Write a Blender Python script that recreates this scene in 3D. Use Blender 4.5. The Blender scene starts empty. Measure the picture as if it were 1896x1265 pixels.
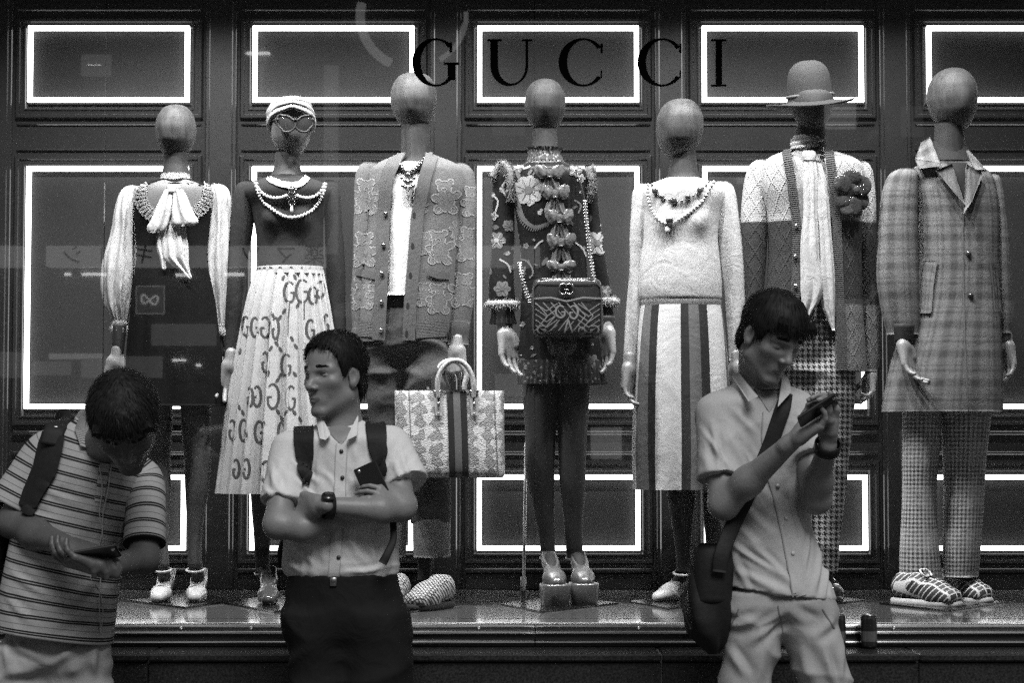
import bpy, math, random
import numpy as np
from mathutils import Vector, Matrix
from mathutils.bvhtree import BVHTree
rng = np.random.default_rng(11)
random.seed(11)
PI = math.pi
A = lambda *v: np.array(v, dtype=float)
scene = bpy.context.scene
col = scene.collection

# ------------------------------------------------------------------ camera
FPX, CX, CY, CAMZ = 3790.0, 948.0, 632.5, 1.37
PITCH = math.atan((832 - 632.5) / FPX)
CP, SP = math.cos(PITCH), math.sin(PITCH)
cam_d = bpy.data.cameras.new('camera')
cam_d.sensor_width = 36.0
cam_d.sensor_fit = 'HORIZONTAL'
cam_d.lens = 36.0 * FPX / 1896.0
cam_d.clip_start, cam_d.clip_end = 0.1, 300
cam = bpy.data.objects.new('camera', cam_d)
cam.location = (0, 0, CAMZ)
cam.rotation_euler = (PI / 2 + PITCH, 0, 0)
col.objects.link(cam)
scene.camera = cam
# ------------------------------------------------------------------ dusk sky and light
world = bpy.data.worlds.new('World')
scene.world = world
world.use_nodes = True
wn, wl = world.node_tree.nodes, world.node_tree.links
wn.clear()
sky = wn.new('ShaderNodeTexSky')
sky.sky_type = 'NISHITA'
sky.sun_disc = False
sky.sun_elevation = math.radians(50)
sky.sun_rotation = math.radians(180)
bw = wn.new('ShaderNodeRGBToBW')          # a black and white photograph
bg = wn.new('ShaderNodeBackground')
bg.inputs['Strength'].default_value = 0.12
wo = wn.new('ShaderNodeOutputWorld')
wl.new(sky.outputs[0], bw.inputs[0]); wl.new(bw.outputs[0], bg.inputs[0]); wl.new(bg.outputs[0], wo.inputs[0])
sun_d = bpy.data.lights.new('sun', 'SUN')
sun_d.energy = 2.3
sun_d.angle = math.radians(25)
sun_o = bpy.data.objects.new('sun', sun_d)
sun_o.rotation_euler = (math.radians(40), 0, math.radians(16))
sun_o.location = (0, -5, 20)
col.objects.link(sun_o)
vs = scene.view_settings
vs.view_transform = 'Standard'; vs.look = 'None'; vs.gamma = 1.0; vs.exposure = 0.0
vs.use_curve_mapping = False
scene.cycles.use_denoising = False
scene.cycles.max_bounces = 7
scene.cycles.transparent_max_bounces = 12
scene.cycles.caustics_reflective = False
scene.cycles.caustics_refractive = False
scene.cycles.sample_clamp_indirect = 2.5

def ray(px, py):
    xc, yc = (px - CX) / FPX, (CY - py) / FPX
    return A(xc, CP - yc * SP, SP + yc * CP)
def P(px, py, Y):
    d = ray(px, py)
    return A(0, 0, CAMZ) + d * (Y / d[1])
def on_z(px, py, z):
    d = ray(px, py)
    return A(0, 0, CAMZ) + d * ((z - CAMZ) / d[2])
def nrm(v):
    v = np.asarray(v, float); return v / (np.linalg.norm(v) + 1e-12)
CAM = A(0, 0, CAMZ)

# ------------------------------------------------------------------ meshes
class MB:
    """collects pieces of one mesh"""
    def __init__(s): s.V = []; s.F = []; s.T = []; s.n = 0; s.M = []
    def add(s, V, F, pat=None, m=0):
        V = np.asarray(V, float); F = np.asarray(F, int)
        s.V.append(V); s.F.append(F + s.n); s.M.append(np.full(len(F), m))
        s.T.append(np.zeros_like(V) if pat is None else np.asarray(pat, float))
        s.n += len(V)
        return s
    def get(s): return np.concatenate(s.V), s.F, np.concatenate(s.T), np.concatenate(s.M)
ORG = {}
def build_mesh(name, V, Fs, pat, matidx, smooth):
    me = bpy.data.meshes.new(name)
    V = np.ascontiguousarray(V, dtype=np.float32)
    me.vertices.add(len(V)); me.vertices.foreach_set('co', V.ravel())
    loops = np.concatenate([f.ravel() for f in Fs]).astype(np.int32)
    sizes = np.concatenate([np.full(len(f), f.shape[1]) for f in Fs]).astype(np.int32)
    starts = np.concatenate([[0], np.cumsum(sizes)[:-1]]).astype(np.int32)
    me.loops.add(len(loops)); me.loops.foreach_set('vertex_index', loops)
    me.polygons.add(len(sizes)); me.polygons.foreach_set('loop_start', starts)
    try: me.polygons.foreach_set('loop_total', sizes)
    except Exception: pass
    me.polygons.foreach_set('material_index', np.asarray(matidx, dtype=np.int32))
    me.polygons.foreach_set('use_smooth', np.full(len(sizes), bool(smooth)))
    me.update(calc_edges=True)
    if pat is not None:
        at = me.attributes.new('pat', 'FLOAT_VECTOR', 'POINT')
        at.data.foreach_set('vector', np.ascontiguousarray(pat, dtype=np.float32).ravel())
    me.validate()
    return me
def root_of(o):
    return ORG[o.name]
def mk(name, geo, mats, parent=None, origin=None, smooth=True, label=None, cat=None, group=None, kind=None):
    """one mesh object; geo = MB or (V, F[, pat]) in world coordinates"""
    if isinstance(geo, MB): V, Fs, pat, mi = geo.get()
    else:
        V, F0 = np.asarray(geo[0], float), geo[1]
        Fs = [np.asarray(F0, int)]
        pat = geo[2] if len(geo) > 2 and geo[2] is not None else V.copy()
        mi = geo[3] if len(geo) > 3 and geo[3] is not None else np.zeros(len(F0))
    if parent is not None: o_ = ORG[parent.name]
    elif origin is not None: o_ = np.asarray(origin, float)
    else:
        o_ = A((V[:, 0].min() + V[:, 0].max()) / 2, (V[:, 1].min() + V[:, 1].max()) / 2, V[:, 2].min())
    Fs = [f for f in Fs if len(f)]
    me = build_mesh(name, V - o_, Fs, pat, mi, smooth)
    for m in (mats if isinstance(mats, (list, tuple)) else [mats]): me.materials.append(m)
    ob = bpy.data.objects.new(name, me)
    col.objects.link(ob)
    if parent is not None: ob.parent = parent
    else: ob.location = o_
    ORG[ob.name] = o_
    tag(ob, label, cat, group, kind)
    return ob
def tag(o, label=None, cat=None, group=None, kind=None):
    if label: o['label'] = label
    if cat: o['category'] = cat
    if group: o['group'] = group
    if kind: o['kind'] = kind
def thing(name, loc, label, cat, group=None):
    o = bpy.data.objects.new(name, None)
    o.empty_display_size = 0.1
    o.location = loc
    col.objects.link(o)
    ORG[o.name] = np.asarray(loc, float)
    tag(o, label, cat, group)
    return o
def flip_out(V, F):
    F = np.asarray(F)
    a, b, c = V[F[:, 0]], V[F[:, 1]], V[F[:, 2]]
    vol = np.einsum('ij,ij->i', a, np.cross(b, c)).sum()
    if F.shape[1] == 4:
        d = V[F[:, 3]]; vol += np.einsum('ij,ij->i', a, np.cross(c, d)).sum()
    return F[:, ::-1] if vol < 0 else F
def vnormals(V, F):
    N = np.zeros_like(V)
    a, b, c = V[F[:, 0]], V[F[:, 1]], V[F[:, 2]]
    fn = np.cross(b - a, c - a)
    for k in range(F.shape[1]): np.add.at(N, F[:, k], fn)
    return N / (np.linalg.norm(N, axis=1, keepdims=True) + 1e-12)

def box(c, s, R=None):
    """box centre c, full size s"""
    s = np.asarray(s, float) / 2
    V = np.array([[x, y, z] for x in (-1, 1) for y in (-1, 1) for z in (-1, 1)], float) * s
    if R is not None: V = V @ np.asarray(R).T
    F = np.array([[0, 1, 3, 2], [4, 6, 7, 5], [0, 4, 5, 1], [2, 3, 7, 6], [0, 2, 6, 4], [1, 5, 7, 3]])
    return V + np.asarray(c, float), F
def bbox2(lo, hi): return box((np.asarray(lo) + np.asarray(hi)) / 2., np.asarray(hi, float) - np.asarray(lo))
def bevbox(c, s, b=0.003, R=None):
    """box with chamfered edges"""
    hx, hy, hz = np.asarray(s, float) / 2; b = min(b, hx * .9, hy * .9, hz * .9)
    V = []; idx = {}
    for sx in (-1, 1):
        for sy in (-1, 1):
            for sz in (-1, 1):
                for ax in range(3):
                    p = [sx * (hx - b), sy * (hy - b), sz * (hz - b)]
                    p[ax] = (sx * hx, sy * hy, sz * hz)[ax]
                    idx[(sx, sy, sz, ax)] = len(V); V.append(p)
    Q = []; T = []
    for ax in range(3):
        o1, o2 = [i for i in range(3) if i != ax]
        for s0 in (-1, 1):
            def g(a, b_):
                k = [0, 0, 0]; k[ax] = s0; k[o1] = a; k[o2] = b_; return idx[(*k, ax)]
            q = [g(-1, -1), g(1, -1), g(1, 1), g(-1, 1)]
            Q.append(q)
    for ax in range(3):
        o1, o2 = [i for i in range(3) if i != ax]
        for a in (-1, 1):
            for b_ in (-1, 1):
                def g(sv, face):
                    k = [0, 0, 0]; k[ax] = sv; k[o1] = a; k[o2] = b_; return idx[(*k, face)]
                Q.append([g(-1, o1), g(1, o1), g(1, o2), g(-1, o2)])
    for sx in (-1, 1):
        for sy in (-1, 1):
            for sz in (-1, 1): T.append([idx[(sx, sy, sz, k)] for k in range(3)])
    V = np.array(V); Q = np.array(Q); T = np.array(T)
    def orient(Fc):
        out = []
        for f in Fc:
            n = np.cross(V[f[1]] - V[f[0]], V[f[2]] - V[f[0]])
            out.append(f[::-1] if np.dot(n, V[f].mean(0)) < 0 else f)
        return np.array(out)
    Q, T = orient(Q), orient(T)
    if R is not None: V = V @ np.asarray(R).T
    m = MB(); m.V = [V + np.asarray(c, float)]; m.F = [Q, T]; m.T = [V.copy()]; m.M = [np.zeros(len(Q)), np.zeros(len(T))]; m.n = len(V)
    return m
def merge(mb, other, m=0):
    V, Fs, T, _ = other.get()
    base = mb.n
    mb.V.append(V); mb.T.append(T)
    for f in Fs: mb.F.append(f + base); mb.M.append(np.full(len(f), m))
    mb.n += len(V)
    return mb
def grid_faces(nr, nc):
    i = np.arange(nr - 1)[:, None]; j = np.arange(nc - 1)[None, :]
    a = (i * nc + j).ravel()
    return np.stack([a, a + 1, a + nc + 1, a + nc], 1)
def sphere(c, r, nu=12, nv=8, R=None):
    r = np.ones(3) * r
    th = np.linspace(0, 2 * PI, nu + 1); ph = np.linspace(0.02, PI - 0.02, nv)
    V = np.stack([np.outer(np.sin(ph), np.cos(th)), np.outer(np.sin(ph), np.sin(th)), np.outer(np.cos(ph), np.ones(nu + 1))], -1).reshape(-1, 3) * r
    if R is not None: V = V @ np.asarray(R).T
    F = grid_faces(nv, nu + 1)
    return V + np.asarray(c, float), flip_out(V, F)
def cyl(a, b, r1, r2=None, n=20, cap=True):
    a, b = np.asarray(a, float), np.asarray(b, float); r2 = r1 if r2 is None else r2
    t = nrm(b - a); u = nrm(np.cross(t, A(0.31, 0.2, 1) if abs(t[2]) < .9 else A(1, 0.2, 0))); v = np.cross(t, u)
    th = np.linspace(0, 2 * PI, n, endpoint=False)
    ring = np.outer(np.cos(th), u) + np.outer(np.sin(th), v)
    V = np.concatenate([a + ring * r1, b + ring * r2, [a], [b]])
    F = []
    for i in range(n):
        j = (i + 1) % n
        F.append([i, j, n + j, n + i])
        if cap: F.append([2 * n, j, i, i]); F.append([2 * n + 1, n + i, n + j, n + j])
    m = MB(); F = np.array(F)
    q = F[F[:, 2] != F[:, 3]]; t3 = F[F[:, 2] == F[:, 3]][:, :3]
    m.V = [V]; m.F = [q] + ([t3] if len(t3) else []); m.T = [V.copy()]; m.M = [np.zeros(len(f)) for f in m.F]; m.n = len(V)
    return m
# smooth interpolation of keyed rows
def herm(t, K, ts):
    t = np.asarray(t, float); K = np.asarray(K, float); ts = np.asarray(ts, float)
    if K.ndim == 1: K = K[:, None]
    n = len(t)
    if n == 2: return K[0] + (K[1] - K[0]) * ((ts - t[0]) / (t[1] - t[0]))[:, None]
    h = np.diff(t)[:, None]; d = np.diff(K, axis=0) / h
    m = np.zeros_like(K); m[0] = d[0]; m[-1] = d[-1]
    w1 = 2 * h[1:] + h[:-1]; w2 = h[1:] + 2 * h[:-1]
    same = (d[:-1] * d[1:]) > 0
    with np.errstate(all='ignore'):
        hm = (w1 + w2) / (w1 / d[:-1] + w2 / d[1:])
    m[1:-1] = np.where(same, hm, 0)
    i = np.clip(np.searchsorted(t, ts, side='right') - 1, 0, n - 2)
    hh = (t[i + 1] - t[i])[:, None]; s = ((ts - t[i]) / (t[i + 1] - t[i]))[:, None]
    return ((1 + 2 * s) * (1 - s) ** 2) * K[i] + s * (1 - s) ** 2 * hh * m[i] + s * s * (3 - 2 * s) * K[i + 1] + s * s * (s - 1) * hh * m[i + 1]
def catmull(pts, ts):
    """smooth curve through points, ts in 0..1 by chord length"""
    pts = np.asarray(pts, float)
    L = np.concatenate([[0], np.cumsum(np.linalg.norm(np.diff(pts[:, :3], axis=0), axis=1) ** .75 + 1e-9)]); L /= L[-1]
    m = np.zeros_like(pts)
    m[1:-1] = (pts[2:] - pts[:-2]) / (L[2:] - L[:-2])[:, None]
    m[0] = (pts[1] - pts[0]) / (L[1] - L[0]); m[-1] = (pts[-1] - pts[-2]) / (L[-1] - L[-2])
    ts = np.asarray(ts, float)
    i = np.clip(np.searchsorted(L, ts, side='right') - 1, 0, len(L) - 2)
    hh = (L[i + 1] - L[i])[:, None]; s = ((ts - L[i]) / (L[i + 1] - L[i]))[:, None]
    return ((1 + 2 * s) * (1 - s) ** 2) * pts[i] + s * (1 - s) ** 2 * hh * m[i] + s * s * (3 - 2 * s) * pts[i + 1] + s * s * (s - 1) * hh * m[i + 1]
def wob(p, f=10., seed=0, n=6):
    """cheap smooth noise of points, about -1..1"""
    r = np.random.default_rng(1000 + seed)
    p = np.asarray(p, float); out = np.zeros(p.shape[:-1])
    for k in range(n):
        d = nrm(r.normal(size=3)) * f * (0.7 + 0.9 * r.random()); w = nrm(r.normal(size=3)) * f * .6
        out += np.sin(p @ d + r.random() * 6.28 + 1.2 * np.sin(p @ w + r.random() * 6.28))
    return out / n * 1.5
def ovl(rows, Y, nu=48, nv=60, fold=None, ratio=.62, expo=2.0, cap=(1, 1), open_=None):
    """solid through horizontal oval rings keyed by picture rows
    rows: (py, xL, xR[, dy[, half-depth ratio]]) at depth Y -> V, F, pat"""
    R = np.array([(r[0], r[1], r[2], r[3] if len(r) > 3 else 0.0, r[4] if len(r) > 4 else ratio) for r in rows], float)
    py = np.linspace(R[0, 0], R[-1, 0], nv)
    # finer rows near the round ends
    K = herm(R[:, 0], R[:, 1:], py)
    th = np.linspace(0, 2 * PI, nu + 1)
    sx, cy = np.sin(th), np.cos(th)
    if expo != 2.0:
        sx = np.sign(sx) * np.abs(sx) ** (2 / expo); cy = np.sign(cy) * np.abs(cy) ** (2 / expo)
    V = np.zeros((nv, nu + 1, 3)); T = np.zeros_like(V)
    z0 = None
    for i in range(nv):
        l, r, dy, rt = K[i]
        pl, pr = P(l, py[i], Y + dy), P(r, py[i], Y + dy)
        c = (pl + pr) / 2; a = abs(pr[0] - pl[0]) / 2; b = a * rt
        V[i, :, 0] = c[0] + a * sx; V[i, :, 1] = c[1] + b * cy; V[i, :, 2] = c[2]
        if z0 is None: z0 = c[2]
        T[i, :, 1] = c[2]
    am = (V[:, :, 0].max(1) - V[:, :, 0].min(1)).mean() / 2
    d = np.linalg.norm(np.diff(np.stack([am * sx, am * ratio * cy], 1), axis=0), axis=1)
    u = np.concatenate([[0], np.cumsum(d)]); u -= u[-1] / 2
    T[:, :, 0] = u[None, :]
    if fold is not None:
        tt = np.linspace(0, 1, nv)[:, None]
        off = fold(th[None, :] + 0 * tt, tt + 0 * th[None, :], V)
        ctr = V[:, :-1].mean(1, keepdims=True)
        dirn = V - ctr; dirn[..., 2] = 0
        dirn /= np.linalg.norm(dirn, axis=-1, keepdims=True) + 1e-9
        V = V + dirn * off[..., None]
    F = grid_faces(nv, nu + 1)
    V = V.reshape(-1, 3); T = T.reshape(-1, 3)
    F = flip_out(V, F)
    quads = [F]; extra = []
    if cap[0] or cap[1]:
        n0 = len(V); Vc = []; Fc = []
        for k, on in enumerate(cap):
            if not on: continue
            i0 = 0 if k == 0 else (nv - 1) * (nu + 1)
            Vc.append(V[i0:i0 + nu].mean(0)); ci = n0 + len(Vc) - 1
            j = np.arange(nu)
            f = np.stack([i0 + j, i0 + j + 1, np.full(nu, ci), np.full(nu, ci)], 1)
            Fc.append(f if k == 0 else f[:, [1, 0, 2, 3]])
        V = np.concatenate([V, Vc]); T = np.concatenate([T, np.array(Vc) * [0, 0, 0] + [0, 0, 0]])
        F = np.concatenate([F] + [flipcap(V, f) for f in Fc])
    return V, F, T
def flipcap(V, f): return f
def fix_degenerate(geo):
    """split quads that repeat a vertex into triangles"""
    V, F = geo[0], np.asarray(geo[1])
    T = geo[2] if len(geo) > 2 else V
    if F.shape[1] == 4:
        bad = F[:, 2] == F[:, 3]
        m = MB(); m.V = [V]; m.T = [T]; m.F = [F[~bad]] + ([F[bad][:, :3]] if bad.any() else []); m.M = [np.zeros(len(f)) for f in m.F]; m.n = len(V)
        return m
    m = MB(); m.add(V, F, T); return m
def OV(*a, **k): return fix_degenerate(ovl(*a, **k))
def tube(pts, rad, n=12, steps=None, ref=A(0, 1, 0), cap=True, fold=None, expo=2.0):
    """tube along points; rad per point: r or (a, b) with a across (perpendicular to ref) and b along ref"""
    pts = np.asarray(pts, float)
    rad = np.array([(r, r) if np.isscalar(r) else r for r in (rad if hasattr(rad, '__len__') else [rad] * len(pts))], float)
    steps = steps or (len(pts) - 1) * 6 + 1
    ts = np.linspace(0, 1, steps)
    if len(pts) == 2: C = pts[0] + (pts[1] - pts[0]) * ts[:, None]; Rr = rad[0] + (rad[1] - rad[0]) * ts[:, None]
    else:
        CR = catmull(np.concatenate([pts, rad], 1), ts); C, Rr = CR[:, :3], CR[:, 3:]
    T = np.gradient(C, axis=0); T /= np.linalg.norm(T, axis=1, keepdims=True) + 1e-12
    th = np.linspace(0, 2 * PI, n + 1)
    V = np.zeros((steps, n + 1, 3)); pat = np.zeros_like(V)
    L = np.concatenate([[0], np.cumsum(np.linalg.norm(np.diff(C, axis=0), axis=1))])
    sx, cy = np.sin(th), np.cos(th)
    if expo != 2.0:
        sx = np.sign(sx) * np.abs(sx) ** (2 / expo); cy = np.sign(cy) * np.abs(cy) ** (2 / expo)
    for i in range(steps):
        t = T[i]
        a = np.cross(ref, t)
        if np.linalg.norm(a) < .15: a = np.cross(A(1, 0, 0.3), t)
        a = nrm(a); b = np.cross(t, a)
        ra, rb = Rr[i]
        off = 0
        V[i] = C[i] + np.outer(sx * ra, a) + np.outer(cy * rb, b)
        pat[i, :, 0] = (th - PI) * (ra + rb) / 2; pat[i, :, 1] = L[i]
        if fold is not None:
            f = fold(th, ts[i], V[i])
            dd = V[i] - C[i]; V[i] = V[i] + dd / (np.linalg.norm(dd, axis=1, keepdims=True) + 1e-9) * f[:, None]
    V = V.reshape(-1, 3); pat = pat.reshape(-1, 3)
    F = flip_out(V, grid_faces(steps, n + 1))
    m = MB(); m.V = [V]; m.T = [pat]; m.F = [F]; m.M = [np.zeros(len(F))]; m.n = len(V)
    if cap:
        for i0, c, rev in ((0, C[0], 0), ((steps - 1) * (n + 1), C[-1], 1)):
            ci = m.n
            m.V.append(c[None]); m.T.append(pat[i0:i0 + 1]); m.n += 1
            j = np.arange(n)
            f = np.stack([i0 + j, i0 + j + 1, np.full(n, ci)], 1)
            m.F.append(f[:, ::-1] if rev else f); m.M.append(np.zeros(n))
    return m
def hollow(mb, t=0.004):
    """give an open shell a real thickness: adds an inner skin"""
    V, Fs, T, M = mb.get()
    F = Fs[0]
    N = vnormals(V, F)
    m = MB(); m.add(V, F, T); m.add(V - N * t, F[:, ::-1], T)
    return m

# ------------------------------------------------------------------ implicit surfaces
def rc(a, b, r1, r2=None):
    a, b = np.asarray(a, float), np.asarray(b, float); r2 = r1 if r2 is None else r2
    ab = b - a; L2 = ab @ ab + 1e-12
    def f(p):
        t = np.clip(((p - a) @ ab) / L2, 0, 1)
        return np.linalg.norm(p - a - t[:, None] * ab, axis=1) - (r1 + (r2 - r1) * t)
    lo = np.minimum(a - r1, b - r2); hi = np.maximum(a + r1, b + r2)
    lo = np.minimum(lo, np.minimum(a - r1, b - r2)); hi = np.maximum(hi, np.maximum(a + r1, b + r2))
    return f, lo, hi
def el(c, r, R=None):
    c = np.asarray(c, float); r = np.ones(3) * r; mr = r.min()
    Rm = np.eye(3) if R is None else np.asarray(R)      # columns = local axes
    def f(p):
        q = (p - c) @ Rm / r
        k0 = np.linalg.norm(q, axis=1); k1 = np.linalg.norm(q / r, axis=1) + 1e-9
        return np.where(k0 < .05, -mr, k0 * (k0 - 1) / k1)
    e = np.sqrt(((Rm * r) ** 2).sum(1))
    return f, c - e, c + e
def prof(rows, Y, expo=2.3, ratio=.6):
    """solid of horizontal oval rings (as ovl) for use in implicit unions"""
    R = np.array([(r[0], r[1], r[2], r[3] if len(r) > 3 else 0.0, r[4] if len(r) > 4 else ratio) for r in rows], float)
    py = np.linspace(R[0, 0], R[-1, 0], 60); K = herm(R[:, 0], R[:, 1:], py)
    pl = np.array([P(k[0], y, Y + k[2]) for k, y in zip(K, py)]); pr = np.array([P(k[1], y, Y + k[2]) for k, y in zip(K, py)])
    z = pl[:, 2][::-1]; cx = ((pl + pr) / 2)[:, 0][::-1]; cyy = ((pl + pr) / 2)[:, 1][::-1]
    a = ((pr - pl)[:, 0] / 2)[::-1]; b = a * K[:, 3][::-1]
    zlo, zhi = z[0], z[-1]
    def f(p):
        zz = np.clip(p[:, 2], zlo, zhi)
        A_ = np.interp(zz, z, a); B_ = np.interp(zz, z, b); X = np.interp(zz, z, cx); Yc = np.interp(zz, z, cyy)
        q = (np.abs((p[:, 0] - X) / A_) ** expo + np.abs((p[:, 1] - Yc) / B_) ** expo) ** (1 / expo)
        d = (q - 1) * np.minimum(A_, B_)
        return np.maximum(d, np.maximum(p[:, 2] - zhi, zlo - p[:, 2]))
    return f, A((cx - a).min(), (cyy - b).min(), zlo), A((cx + a).max(), (cyy + b).max(), zhi)
def plane_cut(pt, n):
    pt, n = np.asarray(pt, float), nrm(n)
    return (lambda p: (p - pt) @ n), None, None
def sdf_eval(ops, p, h):
    d = np.full(len(p), 9.0)
    for op, (f, lo, hi), k in ops:
        if op == 'u':
            if lo is not None:
                mgn = 0.05 + k
                m = np.all((p > lo - mgn) & (p < hi + mgn), axis=1)
                idx = np.nonzero(m)[0]
                if not len(idx): continue
            else: idx = np.arange(len(p))
            e = f(p[idx]); a = d[idx]
            if k > 0:
                hh = np.maximum(k - np.abs(a - e), 0) / k
                d[idx] = np.minimum(a, e) - hh * hh * k * .25
            else: d[idx] = np.minimum(a, e)
        elif op == 's':
            e = -f(p)
            if k > 0:
                hh = np.maximum(k - np.abs(d - e), 0) / k
                d = np.maximum(d, e) + hh * hh * k * .25
            else: d = np.maximum(d, e)
        elif op == 'i':
            d = np.maximum(d, f(p))
    return d
def sdf_mesh(ops, h, smooth=0, warp=None):
    lo = np.min([o[1][1] for o in ops if o[0] == 'u' and o[1][1] is not None], axis=0) - 3 * h
    hi = np.max([o[1][2] for o in ops if o[0] == 'u' and o[1][2] is not None], axis=0) + 3 * h
    c = 4
    n = (np.ceil((hi - lo) / (h * c)).astype(int) + 1)
    g = [lo[k] + np.arange(n[k]) * h * c for k in range(3)]
    pc = np.stack(np.meshgrid(*g, indexing='ij'), -1).reshape(-1, 3)
    ev = (lambda q: sdf_eval(ops, q + warp(q), h)) if warp else (lambda q: sdf_eval(ops, q, h))
    dc = ev(pc).reshape(n)
    N = (n - 1) * c + 1
    near = np.abs(dc) < h * c * 1.75
    # dilate so that every fine node next to a near coarse node is evaluated
    act = np.zeros(N, bool)
    sgn = np.repeat(np.repeat(np.repeat(dc, c, 0), c, 1), c, 2)[:N[0], :N[1], :N[2]].astype(np.float32)
    for i, j, k in np.argwhere(near):
        act[max(i * c - c, 0):i * c + c + 1, max(j * c - c, 0):j * c + c + 1, max(k * c - c, 0):k * c + c + 1] = True
    ids = np.argwhere(act)
    D = sgn
    for s in range(0, len(ids), 400000):
        q = ids[s:s + 400000]
        D[q[:, 0], q[:, 1], q[:, 2]] = ev(lo + q * h)
    V, F = surface_nets(D, lo, h)
    for _ in range(smooth):
        S = np.zeros_like(V); C = np.zeros(len(V))
        for a in range(4):
            np.add.at(S, F[:, a], V[F[:, (a + 1) % 4]]); np.add.at(C, F[:, a], 1)
            np.add.at(S, F[:, a], V[F[:, (a + 3) % 4]]); np.add.at(C, F[:, a], 1)
        V = .5 * V + .5 * S / C[:, None]
    return V, F
def surface_nets(D, lo, h):
    ins = D < 0
    nx, ny, nz = D.shape
    s = np.zeros((nx - 1, ny - 1, nz - 1), np.uint8)
    for i in (0, 1):
        for j in (0, 1):
            for k in (0, 1): s += ins[i:nx - 1 + i, j:ny - 1 + j, k:nz - 1 + k]
    cells = np.argwhere((s > 0) & (s < 8))
    idx = np.full(s.shape, -1, np.int32); idx[cells[:, 0], cells[:, 1], cells[:, 2]] = np.arange(len(cells))
    acc = np.zeros((len(cells), 3)); cnt = np.zeros(len(cells))
    cor = [(i, j, k) for i in (0, 1) for j in (0, 1) for k in (0, 1)]
    vals = {c: D[cells[:, 0] + c[0], cells[:, 1] + c[1], cells[:, 2] + c[2]].astype(float) for c in cor}
    for a in cor:
        for ax in range(3):
            if a[ax]: continue
            b = list(a); b[ax] = 1; b = tuple(b)
            va, vb = vals[a], vals[b]
            m = (va < 0) != (vb < 0)
            t = np.where(m, va / np.where(m, va - vb, 1), 0)
            pt = np.array(a, float)[None, :] + np.eye(3)[ax][None, :] * t[:, None]
            acc += pt * m[:, None]; cnt += m
    V = lo + (cells + acc / np.maximum(cnt, 1)[:, None]) * h
    Fs = []
    for ax in range(3):
        a = [slice(None)] * 3; b = [slice(None)] * 3
        a[ax] = slice(0, -1); b[ax] = slice(1, None)
        ia, ib = ins[tuple(a)], ins[tuple(b)]
        ch = np.argwhere(ia != ib)
        u, v = (ax + 1) % 3, (ax + 2) % 3
        ok = (ch[:, u] > 0) & (ch[:, v] > 0) & (ch[:, u] < D.shape[u] - 1) & (ch[:, v] < D.shape[v] - 1)
        ch = ch[ok]
        q = []
        for du, dv in ((-1, -1), (0, -1), (0, 0), (-1, 0)):
            c = ch.copy(); c[:, u] += du; c[:, v] += dv
            q.append(idx[c[:, 0], c[:, 1], c[:, 2]])
        q = np.stack(q, 1)
        inside_first = ia[ch[:, 0], ch[:, 1], ch[:, 2]]
        q = np.where(inside_first[:, None], q, q[:, ::-1])
        Fs.append(q)
    return V, np.concatenate(Fs)
def U(prim, k=.01): return ('u', prim, k)
def S(prim, k=.01): return ('s', prim, k)
def I(prim): return ('i', prim, 0)

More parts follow.
